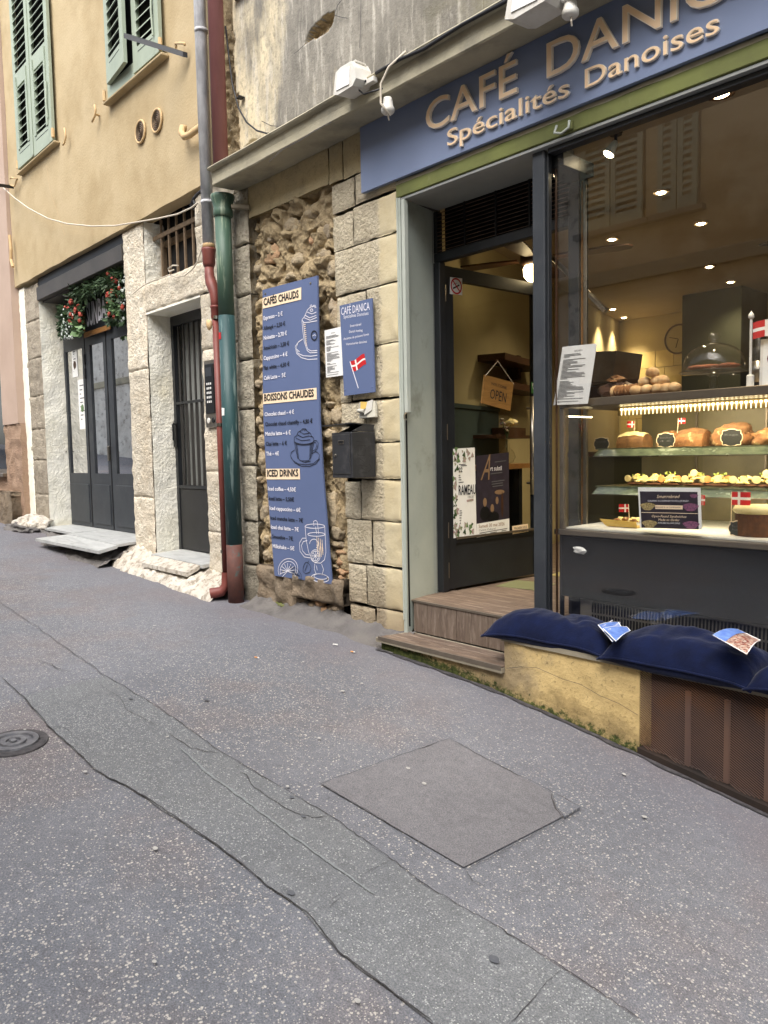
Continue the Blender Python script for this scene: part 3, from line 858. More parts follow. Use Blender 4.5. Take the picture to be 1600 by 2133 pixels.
# grey quoin strip beside the pipe
zz = [.42, .78, 1.12, 1.55, 1.98, 2.35, 2.83, 3.2, 3.61]
for i in range(len(zz) - 1):
    rough_block('stone', -5.20 + .012 * (i % 2), -4.985 + .01 * noise.noise((i * 2.2, 0, 0)), zz[i], zz[i + 1], -.012, M['quoin'], amp=.014, seed=80 + i, edge=.016, res=.03)
# bottom ledge stones under the menu board
for i, (a, b, z0, z1, y) in enumerate(((-4.99, -4.50, .50, .80, -.035), (-4.50, -3.94, .60, .79, -.045))):
    rough_block('stone', a, b, z0, z1, y, M['greystone'], amp=.03, seed=120 + i, edge=.03, res=.025, fs=9)
for i in range(9):
    x = -4.62 + .07 * i + .02 * noise.noise((i, 1, 1))
    mk('stone', *blob((x, .03 + .01 * (i % 2), .545 + .015 * (i % 3)), (.05, .04, .030), i, .3, 2), M['fieldwarm' if i in (5, 6) else 'greystone'], cafe, smooth=True)
for i in range(16):
    x = -4.72 + .055 * i
    mk('moss', *blob((x, -.015 - .01 * (i % 3), gza(x) + .045 - .002 * i), (.028, .03, .014), i, .5, 2, 3), M['moss'], cafe, smooth=True)
# rubble infill: earth mortar with half buried stones
def infill(u, t):
    x = -5.0 + 1.06 * u; z = .76 + 2.63 * t
    wx = x + .05 * noise.noise((x * 5, z * 5, 7)); wz = z + .05 * noise.noise((x * 5, z * 5, 2))
    d, pts = noise.voronoi(Vector((wx * 6.2, wz * 8.5, 3.3)))
    b = sm((d[1] - d[0]) / .35)
    cell = noise.noise(pts[0] * 3.7)
    up = .034 * b * sm(.45 + cell * 1.2)
    if z > 2.7: up *= 1.2
    rg = 1 - abs(noise.noise((x * 9, z * 12, 4))) * 2.4
    hol = sm((noise.noise((x * 10, z * 13, 8)) - .18) / .16) * .045 if z > 2.55 else 0
    n = .018 * noise.fractal(Vector((x * 10, z * 10, 1)), 1, 2, 6) + .011 * noise.fractal(Vector((x * 30, z * 30, 1)), 1, 2, 4) + .008 * rg - hol
    y = .058 - up - n
    e = min(u, 1 - u) * 1.06
    return (x, y + .02 * (1 - sm(e / .03)), z)
mk('rubble_infill', *grid(150, 360, infill), M['rubble'], cafe, smooth=True)
peb = [((522, 700), .05, .07), ((527, 745), .04, .05), ((536, 800), .05, .035), ((536, 880), .05, .04), ((542, 920), .045, .05), ((546, 962), .055, .07), ((540, 1000), .04, .03),
       ((550, 1068), .05, .06), ((556, 1125), .035, .035), ((556, 1157), .055, .045), ((549, 1195), .04, .03),
       ((688, 560), .05, .05), ((700, 660), .06, .08), ((683, 745), .05, .08), ((678, 872), .055, .06), ((700, 868), .045, .06), ((685, 842), .045, .02), ((684, 905), .06, .04),
       ((682, 940), .05, .03), ((700, 975), .04, .03), ((690, 1060), .07, .13), ((700, 1110), .07, .05), ((702, 1134), .055, .025), ((708, 1152), .045, .025), ((709, 1170), .045, .035),
       ((710, 1190), .06, .025), ((694, 1160), .025, .035), ((712, 1205), .03, .03), ((700, 1180), .04, .02), ((716, 1225), .03, .06), ((690, 640), .04, .05), ((560, 430 + 60), .06, .04),
       ((600, 470), .07, .05), ((645, 440), .06, .04), ((650, 500), .05, .04), ((560, 530), .08, .06), ((615, 540), .07, .04), ((668, 535), .07, .05), ((530, 560), .07, .04), ((600, 575), .05, .03), ((676, 480), .04, .05), ((535, 600), .05, .04)]
for i, ((px, py), rx, rz) in enumerate(peb):
    p = at(px, py, .03)
    hi = py < 620
    mk('stone', *blob((p.x, .064 if hi else .045, p.z), (rx * (1.25 if hi else 1), .030 if hi else .036, rz * (1.1 if hi else 1)), i + 5, .45, 3, 1.3), M['fieldwarm' if i in (23, 24, 25, 34, 35, 27) else 'fieldstone'], cafe, smooth=True)
fillet(-5.0, -3.30, .22, .09, M['mortar'], cafe, seed=3)
# upper wall with a hole where the render has fallen
HO = [at(*p) for p in ((635, 92), (645, 70), (662, 48), (680, 32), (697, 27), (693, 48), (683, 66), (665, 76), (648, 84))]
hx = [(p.x, p.z) for p in HO]
def inpoly(x, z, P):
    c = False; j = len(P) - 1
    for i in range(len(P)):
        if (P[i][1] > z) != (P[j][1] > z) and x < (P[j][0] - P[i][0]) * (z - P[i][1]) / (P[j][1] - P[i][1]) + P[i][0]: c = not c
        j = i
    return c
gx = lin(-5.36, -3.2, 165) + lin(-3.1, 2.2, 60); gzv = lin(3.66, 4.9, 100) + lin(5.0, 9.5, 40)
def wy(x, z):
    y = .006 * noise.fractal(Vector((x * 3, z * 3, 0)), 1, 2, 4)
    if inpoly(x, z, hx): return .055 + .02 * noise.fractal(Vector((x * 25, z * 25, 0)), 1, 2, 3)
    # ragged broken edge beside the pipes
    lim = -5.115 + .05 * noise.noise((z * 3.1, 4, 0)) + .03 * noise.noise((z * 11, 4, 0)) + (.04 if z < 4.3 else 0)
    if x < lim: return .04 + .03 * noise.fractal(Vector((x * 20, z * 20, 0)), 1, 2, 3)
    if z < 3.90 + .05 * noise.noise((x * 5, 9, 0)) - (x + 5.1) * .10: return .03 + .02 * noise.fractal(Vector((x * 16, z * 16, 0)), 1, 2, 3)
    return y
vv = [(x, wy(x, z), z) for z in gzv for x in gx]; nx = len(gx)
ff = [(j * nx + i, j * nx + i + 1, (j + 1) * nx + i + 1, (j + 1) * nx + i) for j in range(len(gzv) - 1) for i in range(nx - 1)]
fm = [1 if (vv[q[0]][1] + vv[q[2]][1]) > .036 else 0 for q in ff]
mk('upper_wall', vv, ff, None, cafe, smooth=True, mats=[M['plaster'], M['rubble']], fm=fm)
box('wall_core', -5.36, 2.3, .10, .34, 3.5, 9.5, M['mortar'], cafe, b=0)
box('wall_core', -.35, 2.3, -.0, .34, -1.2, 3.60, M['cornice'], cafe, b=0)
for pts, w in (([(697, 27), (704, 10), (712, 0)], .006), ([(635, 92), (622, 105), (612, 112)], .004), ([(752, 0), (751, 60), (749, 100)], .004), ([(697, 32), (712, 36), (724, 38)], .004), ([(545, 252), (565, 262), (580, 263)], .005)):
    mk('crack', *ribbon([at(x, y, -.012) for x, y in pts], w, (0, -1, 0)), M['cracks'], cafe)
# cornice
def corn(u, t):
    x = -5.09 + 7.3 * u
    P = [(.02, 3.735), (-.10, 3.728), (-.262, 3.712), (-.272, 3.70), (-.265, 3.690), (-.238, 3.683), (-.232, 3.64), (-.235, 3.592), (-.228, 3.584), (-.06, 3.592), (-.05, 3.60), (.02, 3.602)]
    k = t * (len(P) - 1); i = min(int(k), len(P) - 2); a = k - i
    y = P[i][0] * (1 - a) + P[i + 1][0] * a; z = P[i][1] * (1 - a) + P[i + 1][1] * a
    n = noise.fractal(Vector((x * 5, y * 9, z * 9)), 1, 2, 4)
    return (x, y + .005 * n, z + .006 * noise.noise((x * 2.3, 0, 0)) + .003 * n)
v, f = grid(260, 22, corn)
n0 = len(v); L = [j * 261 for j in range(23)]
f.append(tuple(L)); f.append(tuple(j * 261 + 260 for j in range(22, -1, -1)))
mk('cornice', v, f, M['cornice'], cafe)
crackp = [(560, 345), (590, 318), (625, 300), (655, 280), (690, 262)]
mk('crack', *ribbon([at(x, y - 8, -.2395) for x, y in crackp], .004, (0, -1, 0)), M['cracks'], cafe)
# hanging algae/loose bits where the flood lamp is fixed
# beam, soffit and jamb of the shop opening
box('beam', -3.385, -.36, -.004, .05, 3.118, 3.195, M['olive'], cafe, .004)
box('beam_edge', -3.385, -.36, .004, .06, 3.100, 3.116, M['soffit'], cafe, .002)
box('lintel', -3.385, -.36, .02, .35, 3.197, 3.58, M['soffit'], cafe, 0)
box('soffit', -3.385, -2.40, .052, .36, 3.118, 3.190, M['soffit'], cafe, .002)
mk('flaking_edge', *ribbon([Vector((-3.385 + .1 * i, -.0055, 3.20 + .007 * noise.noise((i * .9, 0, 0)))) for i in range(31)], [.018 + .012 * noise.noise((i * .7, 3, 0)) for i in range(31)], (0, -1, 0)), M['cornice'], cafe)
# jamb, splayed slightly
g = G(); g.add(*hexa([(-3.352, 0, .50), (-3.425, .36, .70), (-3.425, .36, 3.12), (-3.352, 0, 3.12)], (-.03, 0, 0)))
g.mk('jamb', M['jamb'], cafe)
g = G(); g.box(-3.345, -3.318, -.005, .03, 1.86, 3.1, .004); g.mk('jamb_moulding', M['jambtrim'], cafe)
g = G(); g.box(-3.384, -3.372, -.006, .03, .60, 3.12, .002); g.mk('shutter_rail', M['jambtrim'], cafe)
g = G(); g.box(-3.372, -3.355, .002, .03, .56, 3.12, 0); g.mk('shutter_slot', M['black'], cafe)
mk('hook', *tube([(-3.33, -.004, 1.86), (-3.33, -.02, 1.845), (-3.325, -.022, 1.825), (-3.318, -.01, 1.82)], .005, 6), M['steel'], cafe)

# ============================================================ STEPS AND BENCH
st = thing('entrance_steps', (-2.95, -.05, .42), 'two steps of wood look tile on a mossy base leading into the cafe', 'steps')
yF = -.17
def base_wall(name, x0, x1, ztop, m, parent, y0=yF, y1=.03, n=60, amp=.006):
    def fn(u, t):
        x = x0 + (x1 - x0) * u; zb = gza(x, y0) - .02; z = zb + (ztop - zb) * t
        return (x, y0 + amp * noise.fractal(Vector((x * 7, z * 7, 1)), 1, 2, 4) - .012 * (1 - sm(t * 5)), z)
    v, f = grid(n, 14, fn)
    a = len(v)
    v += [(x0, y1, ztop), (x1, y1, ztop), (x0, y1, gza(x0) - .02), (x1, y1, gza(x1) - .02)]
    i0 = 14 * (n + 1)
    f += [tuple(range(i0, i0 + n + 1)) + (a + 1, a), tuple([j * (n + 1) for j in range(14, -1, -1)]) + (a + 2, a), tuple([j * (n + 1) + n for j in range(15)]) + (a + 1, a + 3)]
    return mk(name, v, f, m, parent)
base_wall('step_base', -3.405, -2.462, .49, M['bench'], st)
g = G()
g.add(*hexa([(-3.43, yF - .022, .492), (-2.462, yF - .022, .490), (-2.462, .038, .497), (-3.36, .038, .500)], (0, 0, .025)))
g.mk('tread_edge', M['slabstone'], st)
for i in range(3):
    y0 = yF - .015 + i * .069
    mk('tread_plank', *boxg(-3.40 + .02 * i, -2.465, y0, y0 + .066, .517, .525, .0015), M['tile'], st)
mk('nosing', *boxg(-3.41, -2.465, yF - .024, yF - .016, .505, .528, .001), M['satin'], st)
for i in range(8):
    x = -3.335 + i * .118
    mk('riser_plank', *boxg(x, x + .115, .040, .05, .53, .712, .0015), M['tilev'], st)
mk('nosing', *boxg(-3.338, -2.40, .034, .044, .713, .726, .001), M['satin'], st)
box('core', -3.33, -2.40, .052, .36, .45, .714, M['mortar'], st, 0)
for j in range(4):
    for i in range(3):
        x = -3.40 + i * .62 - (j % 2) * .3
        a, b = max(x, -3.40 + .0), min(x + .617, -2.05)
        if b > a: mk('floor_plank', *boxg(a, b, .046 + j * .105, .046 + j * .105 + .102, .714, .722, .0015), M['tile'], st)
bw = thing('bench_wall', (-1.6, -.08, .3), 'low yellow rendered bench wall with mossy foot and rusty mesh panel under the window', 'bench')
base_wall('wall', -2.46, -1.708, .655, M['bench'], bw, y1=.03)
g = G(); g.add(*hexa([(-2.475, yF - .012, .657), (-.4, yF - .012, .657), (-.4, .052, .665), (-2.475, .052, .665)], (0, 0, .024)))
g.mk('bench_top', M['slabstone'], bw)
mk('crack', *ribbon([Vector((x, yF - .010, z)) for x, z in ((-2.44, .52), (-2.35, .545), (-2.25, .56), (-2.1, .535), (-2.0, .53), (-1.9, .50), (-1.8, .485), (-1.71, .455))], .002, (0, -1, 0)), M['cracks'], bw)
# expanded metal panel
def mesh_strands(x0, x1, fz0, z1, y, pw=.018, ph=.0105):
    g = G(); s = ph / pw
    H = z1 - (-.3); n = int((x1 - x0 + H / s) / pw) + 2
    for sg in (1, -1):
        for i in range(-2, n):
            xa = x0 + i * pw if sg < 0 else x0 - H / s + i * pw
            # line z = z1 - (x - xa)*s (sg<0) ... or rising
            pts = []
            steps = 44
            for k in range(steps + 1):
                x = xa + (H / s) * k / steps
                z = (z1 - (x - xa) * s) if sg > 0 else (z1 - H + (x - xa + 0) * s)
                if x0 <= x <= x1 and fz0(x) <= z <= z1: pts.append(Vector((x, y + (.0012 if sg > 0 else 0), z)))
            if len(pts) > 1:
                if pts[0].x - x0 < H / s / 44 * 1.01 and sg * 0 == 0:
                    e0 = pts[0] + (pts[0] - pts[1]) * ((pts[0].x - x0) / (pts[1].x - pts[0].x))
                    if e0.z <= z1 and e0.z >= fz0(x0): pts[0] = e0
                g.add(*ribbon([pts[0], pts[-1]], .0028, (0, -1, .35)))
    return g
mp_ = mesh_strands(-1.706, -.40, lambda x: gza(x, yF) + .03, .652, yF + .004)
tag(mp_.mk('mesh_panel', M['rust'], bw), kind='stuff')
g = G(); g.box(-1.706, -.40, yF + .10, yF + .19, -.1, .65); g.mk('backing', M['rustdark'], bw)
for x in (-1.50, -1.335, -1.175, -1.0, -.82):
    box('bar', x - .011, x + .011, yF + .022, yF + .034, gza(x) + .03, .60, M['rust'], bw, .001)
mk('sill', *hexa([(-1.71, yF - .012, gza(-1.71, yF) - .02), (-.4, yF - .012, gza(-.4, yF) - .02), (-.4, yF - .012, gza(-.4, yF) + .032), (-1.71, yF - .012, gza(-1.71, yF) + .032)], (0, .05, 0)), M['rustdark'], bw)
# ragged dirt line where asphalt meets wall
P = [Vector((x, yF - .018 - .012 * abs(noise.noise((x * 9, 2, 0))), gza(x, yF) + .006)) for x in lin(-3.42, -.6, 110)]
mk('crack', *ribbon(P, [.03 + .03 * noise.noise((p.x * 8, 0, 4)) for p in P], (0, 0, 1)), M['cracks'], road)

# ============================================================ BLUE FASCIA SIGN
sg = thing('fascia_sign', (-2.0, -.02, 3.21), 'long blue grey shop sign with raised cream letters reading CAFÉ DANICA', 'shop sign')
box('panel', -3.665, -.45, -.032, -.008, 3.213, 3.602, M['signblue'], sg, .002)
def raised(s, x0, x1, zb, cap, y=-.034, dep=.016, off=.02, nm='letter', sp=1.0):
    """each letter its own part; front face tan, sides ivory"""
    v, f = text_geo(s, off, dep / 2 / (cap / CAPH), res=4, spacing=sp)
    # group vertices by connectivity, then merge groups that overlap in x (accents, dots)
    par = list(range(len(v)))
    def fd(a):
        while par[a] != a:
            par[a] = par[par[a]]; a = par[a]
        return a
    for q in f:
        for i in q[1:]:
            par[fd(q[0])] = fd(i)
    gr = {}
    for i in range(len(v)): gr.setdefault(fd(i), []).append(i)
    it = sorted([[min(v[i][0] for i in q), max(v[i][0] for i in q), q] for q in gr.values()], key=lambda t: t[0])
    out = []
    for a in it:
        if out and a[0] < out[-1][1] - .3 * min(a[1] - a[0], out[-1][1] - out[-1][0]):
            out[-1][1] = max(out[-1][1], a[1]); out[-1][2] = out[-1][2] + a[2]
        else: out.append(a)
    X0 = min(q[0] for q in v); X1 = max(q[0] for q in v)
    zmid = sum(q[2] for q in v) / len(v); zmax = max(q[2] for q in v)
    for a in out:
        idx = {i: n for n, i in enumerate(a[2])}
        vs = [(x0 + (v[i][0] - X0) / (X1 - X0) * (x1 - x0), y - (v[i][2] - zmid) * cap / CAPH - dep / 2, zb + v[i][1] * cap / CAPH) for i in a[2]]
        fs = [tuple(idx[i] for i in q) for q in f if q[0] in idx]
        L_ = mk(nm, vs, fs, M['ivory'], sg)
        cx_ = (a[0] + a[1]) / 2
        # tan face plate, slightly smaller than the ivory body
        v2, f2 = text_geo(s, off - .012, 0, res=4, spacing=sp)
        lo, hi_ = a[0] - .001, a[1] + .001
        keep = [i for i, q in enumerate(v2) if lo <= q[0] <= hi_]
        ks = {i: n for n, i in enumerate(keep)}
        f3 = [tuple(ks[i] for i in q) for q in f2 if all(i in ks for i in q)]
        v3 = [(x0 + (v2[i][0] - X0) / (X1 - X0) * (x1 - x0), y - dep - .0012, zb + v2[i][1] * cap / CAPH) for i in keep]
        if f3: mk('letter_face', v3, f3, M['tan'], L_)
raised('CAFÉ', -3.085, -2.455, 3.388, .155, off=.006)
raised('DANICA', -2.278, -1.215, 3.388, .155, off=.006)
raised('Spécialités', -2.93, -2.155, 3.268, .083, dep=.012, off=.006)
raised('Danoises', -2.07, -1.452, 3.268, .083, dep=.012, off=.006)
hb = at(1178, 268, -.02)
mk('beam_ring', *tube([hb + Vector((a_, -.02 - .012 * abs(b_), c_)) for a_, b_, c_ in ((-.035, 0, .02), (-.04, 1, -.015), (0, 1, -.03), (.04, 1, -.015), (.035, 0, .02))], .006, 6), M['jambtrim'], cafe, smooth=True)
box('beam_plate', hb.x - .035, hb.x + .035, -.018, -.005, hb.z - .01, hb.z + .03, M['olive'], cafe, .003)

# ============================================================ SHOPFRONT (posts, panes, louvre, open door)
sf = thing('shopfront', (-2.4, .2, .7), 'dark steel shopfront frame with a big window and glazed door standing open', 'shopfront')
box('post', -2.425, -2.352, .030, .085, .715, 3.10, M['dark'], sf, .004)
box('post_trim', -2.350, -2.338, .045, .075, .715, 3.09, M['dark2'], sf, .002)
box('wood_strip', -2.337, -2.333, .100, .115, .73, 3.05, M['brown'], sf, .001)
box('rear_post', -2.425, -2.36, .34, .395, .723, 3.06, M['dark2'], sf, .003)
box('wood_strip', -2.358, -2.350, .36, .385, .73, 3.05, M['wood'], sf, .001)
box('rear_post', -2.345, -2.325, .36, .38, .73, 3.05, M['steel'], sf, .002)
box('top_frame', -2.33, -.36, .03, .085, 3.075, 3.098, M['dark2'], sf, .002)
box('return_head', -2.425, -2.28, .09, .36, 3.02, 3.09, M['dark2'], sf, .003)
box('bottom_frame', -2.33, -.36, .06, .10, .69, .73, M['dark2'], sf, .003)
box('pane', -2.336, -.36, .088, .092, .73, 3.075, M['glasspane'], sf, 0)
# louvred transom over the door
ZT = at(912, 548, .37).z
box('transom_bar', -3.42, -2.42, .345, .40, ZT, ZT + .055, M['dark2'], sf, .004)
box('frame_stile', -3.425, -3.372, .345, .40, .722, ZT - .002, M['dark2'], sf, .003)
box('frame_stile', -3.425, -3.395, .350, .40, ZT + .057, 3.115, M['dark2'], sf, .002)
box('louvre_back', -3.39, -2.43, .42, .43, ZT + .05, 3.16, M['black'], sf, 0)
n = 13
for i in range(n):
    z = ZT + .066 + i * (3.155 - ZT - .075) / (n - 1)
    if z > 3.112: break
    mk('louvre_slat', *hexa([(-3.39, .350, z - .004), (-2.43, .350, z - .004), (-2.43, .395, z + .012), (-3.39, .395, z + .012)], (0, 0, .004)), M['louvre'], sf)
for x in (-3.16, -2.92, -2.68):
    box('louvre_rib', x - .006, x + .006, .342, .35, ZT + .057, 3.115, M['black'], sf, .001)
# door leaf, opened inwards about ninety degrees
H = Vector((-3.40, .405, 0)); E_ = Vector((-3.362, 1.34, 0))
DU = (E_ - H).normalized(); DN = DU.cross(Vector((0, 0, 1))).normalized(); DW = (E_ - H).length
def dp(u, z, d=0.0): return H + DU * u + DN * d + Vector((0, 0, z))
def dbox(u0, u1, z0, z1, d0=-.02, d1=.02): return hexa([dp(u0, z0, d1), dp(u1, z0, d1), dp(u1, z1, d1), dp(u0, z1, d1)], DN * (d0 - d1))
def dpx(px, py, d=.022):
    p = atp(px, py, H + DN * d, DN); return ((p - H).dot(DU), p.z)
g = G()
for q in ((0, .07, .735, 2.79), (DW - .07, DW, .735, 2.79), (.071, DW - .071, .735, 1.03, -.012, .012), (.071, DW - .071, 1.03, 1.065), (.071, DW - .071, 2.71, 2.79)):
    g.add(*dbox(*q))
door = g.mk('door', M['dark2'], sf)
mk('door_pane', *dbox(.07, DW - .07, 1.065, 2.71, -.003, .003), M['doorpane'], door)
mk('rail_bead', *dbox(.072, DW - .072, 1.055, 1.07, .02, .028), M['satin'], door)
hu, hz0 = dpx(1110, 1030, .07); _, hz1 = dpx(1110, 826, .07)
hu = min(hu, DW - .04)
mk('door_handle', *tube([dp(hu, hz0, .07), dp(hu, hz1, .07)], .017, 14), M['steel'], door, smooth=True)
for z in (hz0 + .08, hz1 - .08): mk('handle_stub', *tube([dp(hu, z, .02), dp(hu, z, .07)], .009, 8), M['steel'], door)
for z in (2.62, 1.75, 1.12, .86): mk('hinge', *tube([(-3.382, .398, z - .05), (-3.382, .398, z + .05)], .011, 8), M['satin'], door)
def dquad(px0, py0, px1, py1, px2, py2, px3, py3, d): return [dp(*dpx(a, b, d), d) for a, b in ((px0, py0), (px1, py1), (px2, py2), (px3, py3))]
# no smoking sticker
def dtext(par, nm, s, px, py, px2, cap, m, d=.026, slope=None, off=.01):
    u, z = dpx(px, py, d); u2, _ = dpx(px2, py, d)
    v, f = text_on(s, dp(u, z, d), DU, (0, 0, 1), u2 - u, cap, off=off, lift=.0008)
    return mk(nm, v, f, m, par)
t = thing('no_smoking_sticker', dp(*dpx(950, 615)), 'small white no smoking sticker with red ring on the open glass door', 'sticker')
q = dquad(938, 577, 963, 580, 963, 615, 938, 612, .024)
mk('sheet', *hexa(q, -DN * .002), M['paper'], t)
cu, cz = dpx(950.5, 596, .025)
ring = [dp(cu + .046 * math.cos(a), cz + .046 * math.sin(a), .025) for a in lin(0, 2 * math.pi, 28)[:-1]]
mk('ring', *ribbon(ring, .010, DN, .0006, True), M['red'], t)
mk('bar', *ribbon([dp(cu - .033, cz + .033, .025), dp(cu + .033, cz - .033, .025)], .008, DN, .0010), M['red'], t)
mk('cigarette', *ribbon([dp(cu - .030, cz - .018, .025), dp(cu + .028, cz + .010, .025)], .009, DN, .0004), M['ink'], t)
mk('smoke', *ribbon([dp(cu - .026 + .008 * i, cz + .004 + .007 * (i % 2) + .003 * i, .025) for i in range(5)], .003, DN, .0004), M['ink'], t)
# open sign on a string
t = thing('open_sign', dp(*dpx(1035, 850, .04), .04), 'wooden WELCOME OPEN plaque hanging by a string on the open door', 'sign')
q = dquad(1003.3, 839.3, 1063.1, 856, 1070.3, 797.1, 1010.5, 780.4, .05)
mk('plaque', *hexa(q, -DN * .012), M['openw'], t)
a = dp(*dpx(1037, 752, .03), .03)
mk('string', *tube([q[3] + Vector((0, 0, -.01)), a, q[2] + Vector((0, 0, -.01))], .0022, 5), M['cablew'], t)
mk('hook', *tube([a, a + DN * -.012], .012, 8), M['brown'], t)
U_ = (q[1] - q[0]).normalized(); V_ = (q[3] - q[0]).normalized(); W_ = (q[1] - q[0]).length; Hh = (q[3] - q[0]).length
for s, cu_, cv_, w, cp in (('WELCOME', .5, .72, .55, .09), ('OPEN', .52, .24, .56, .34)):
    v, f = text_on(s, q[0] + (q[1] - q[0]) * cu_ + (q[3] - q[0]) * cv_, U_, V_, W_ * w, Hh * cp, off=.0, lift=.0015, center=True)
    mk('lettering', v, f, M['ink'], t)
# posters on the lower door glass
t = thing('concert_poster', dp(*dpx(968, 1120)), 'tall white concert poster RAMEAU with pink and green flower border on the door', 'poster')
q = dquad(945, 1121, 993, 1115, 989, 932, 944, 935, .016 + .006)
mk('sheet', *hexa(q, -DN * .001), M['paper'], t)
def qpt(q, u, v): return q[0] * (1 - u) * (1 - v) + q[1] * u * (1 - v) + q[2] * u * v + q[3] * (1 - u) * v
for i in range(70):
    u = rnd.random() * .2 if i < 40 else rnd.random() * .95; v = rnd.random() if i < 40 else (rnd.choice((.86 + rnd.random() * .12, .02 + rnd.random() * .12)))
    c = qpt(q, u, v); r = .012 + rnd.random() * .014; a0 = rnd.random() * 6
    P = [c + DU * r * math.cos(a0 + k) * (1 if k % 2 else .45) * .8 + Vector((0, 0, 1)) * r * math.sin(a0 + k) * (1 if k % 2 else .6) for k in range(6)]
    mk('flower_print', [c + DN * .001 + DN * .00002 * i] + [p + DN * (.001 + .00002 * i) for p in P], [(0, k + 1, (k + 1) % 6 + 1) for k in range(6)], M[('lilac', 'leaf', 'leaf2', 'lilac')[i % 4]], t)
for s, u, v, w, cp, mm in (('2', .23, .735, .078, .030, 'ink'), ('2', .318, .735, .078, .030, 'ink'), ('RAMEAU', .22, .48, .74, .062, 'ink'), ('CONCERT', .62, .435, .28, .014, 'grayink')):
    c = qpt(q, u, v); W_ = (q[1] - q[0]).length
    vv_, ff_ = text_on(s, c, DU, (0, 0, 1), W_ * w, cp, off=.012 if s != 'CONCERT' else 0, lift=.003); mk('lettering', vv_, ff_, M[mm], t)
c0, c1 = qpt(q, .58, .405), qpt(q, .88, .412)
mk('pink_bar', *ribbon([c0, c1], .014, DN, .002), M['lilac'], t)
g = G()
for i, (u, v, w) in enumerate(((.25, .82, .3), (.33, .805, .28), (.23, .70, .08), (.23, .675, .10), (.23, .65, .12), (.23, .62, .22), (.25, .30, .10), (.25, .275, .12), (.25, .25, .1), (.25, .22, .08), (.25, .19, .07), (.25, .16, .06))):
    g.add(*ribbon([qpt(q, u, v), qpt(q, u + w, v)], .005, DN, .002))
g.mk('small_print', M['grayink'], t)
t = thing('art_poster', dp(*dpx(1025, 1115)), 'dark painting poster Art subtil above a white strip dated 30 mai 2026', 'poster')
q = dquad(993, 1120, 1061, 1108, 1060, 942, 992, 950, .0215)
mk('sheet', *hexa(q, -DN * .001), M['purplep'], t)
mk('white_strip', *hexa([qpt(q, .0, 0) + DN * .001, qpt(q, 1, 0) + DN * .001, qpt(q, 1, .17) + DN * .001, qpt(q, 0, .17) + DN * .001], -DN * .0005), M['paper'], t)
for (u, v, rx, rz, mm) in ((.25, .42, .018, .030, 'skinp'), (.47, .33, .018, .030, 'skinp'), (.62, .42, .015, .026, 'skinp'), (.78, .36, .012, .09, 'brown'), (.70, .52, .05, .016, 'skinp'), (.25, .28, .05, .05, 'black'), (.5, .22, .06, .04, 'black')):
    c = qpt(q, u, v); P = [c + DU * rx * math.cos(a) + Vector((0, 0, rz * math.sin(a))) for a in lin(0, 2 * math.pi, 14)[:-1]]
    mk('figure_print', [p + DN * .0008 for p in P], [tuple(range(14))], M[mm], t)
for s, u, v, w, cp, mm, it in (('A', .12, .70, .26, .17, 'skinp', .3), ('rt subtil', .42, .80, .34, .030, 'inkw', 0), ('Samedi 30 mai 2026', .06, .115, .78, .022, 'wood', 0), ('Centre Culturel', .06, .075, .5, .012, 'grayink', 0)):
    vv_, ff_ = text_on(s, qpt(q, u, v), DU, (0, 0, 1), (q[1] - q[0]).length * w, cp, off=0, lift=.0022, italic=it); mk('lettering', vv_, ff_, M[mm], t)
g = G()
for (u, v, w) in ((.55, .90, .35), (.45, .66, .4), (.45, .63, .35), (.48, .60, .32), (.42, .76, .36), (.08, .05, .85), (.08, .03, .2), (.4, .03, .2), (.75, .03, .15)):
    g.add(*ribbon([qpt(q, u, v), qpt(q, u + w, v)], .005, DN, .002))
g.mk('small_print', M['grayink'], t)
t = thing('surveillance_notice', dp(*dpx(1082, 1110)), 'small pale notice MAGASIN SOUS VIDÉO SURVEILLANCE low on the door glass', 'notice')
q = dquad(1068, 1113, 1101, 1107, 1100, 1091, 1067, 1096, .0215)
mk('sheet', *hexa(q, -DN * .001), M['cream'], t)
for s, v in (('MAGASIN SOUS', .55), ('VIDÉO SURVEILLANCE', .15)):
    vv_, ff_ = text_on(s, qpt(q, .1, v), DU, (0, 0, 1), (q[1] - q[0]).length * .8, .017, off=0, lift=.0015); mk('lettering', vv_, ff_, M['ink'], t)
t = thing('wifi_sticker', dp(*dpx(1113, 820)), 'small green FREE WI-FI sticker beside the steel door handle', 'sticker')
q = dquad(1107, 819, 1130, 822, 1130, 799, 1107, 796, .023)
mk('sheet', *hexa(q, -DN * .002), M['greenp'], t)
for s, v in (('FREE', .62), ('WI-FI', .30)):
    vv_, ff_ = text_on(s, qpt(q, .08, v), DU, (0, 0, 1), (q[1] - q[0]).length * .8, .022, off=0, lift=.0015); mk('lettering', vv_, ff_, M['inkw'], t)

# ============================================================ ROOM
ZF, ZC = .715, 3.2
rf = tag(mk('cafe_floor', *boxg(-5.6, 2.3, .462, 5.5, ZF - .06, ZF, 0), M['tile']), kind='structure')
for i in range(5):
    for j in range(4):
        if (i + j) % 2: continue
        x, y = -3.30 + i * .30 + .0, .78 + j * .30
        mk('floor_tile', *hexa([(x, y, ZF + .001), (x + .3, y + .05, ZF + .001), (x + .25, y + .33, ZF + .001), (x - .05, y + .28, ZF + .001)], (0, 0, .003)), M['floory' if (i + j) % 4 else 'floorg'], rf)
tag(box('cafe_ceiling', -6, 2.3, .352, 5.6, ZC, ZC + .1, M['inceil'], b=0), kind='structure')
WA, WB = Vector((-3.60, .41, 0)), Vector((-5.21, 5.5, 0))
WU = (WB - WA).normalized(); WN = WU.cross(Vector((0, 0, 1))).normalized()
def wp(u, z, d=0.0): return WA + WU * u + WN * d + Vector((0, 0, z))
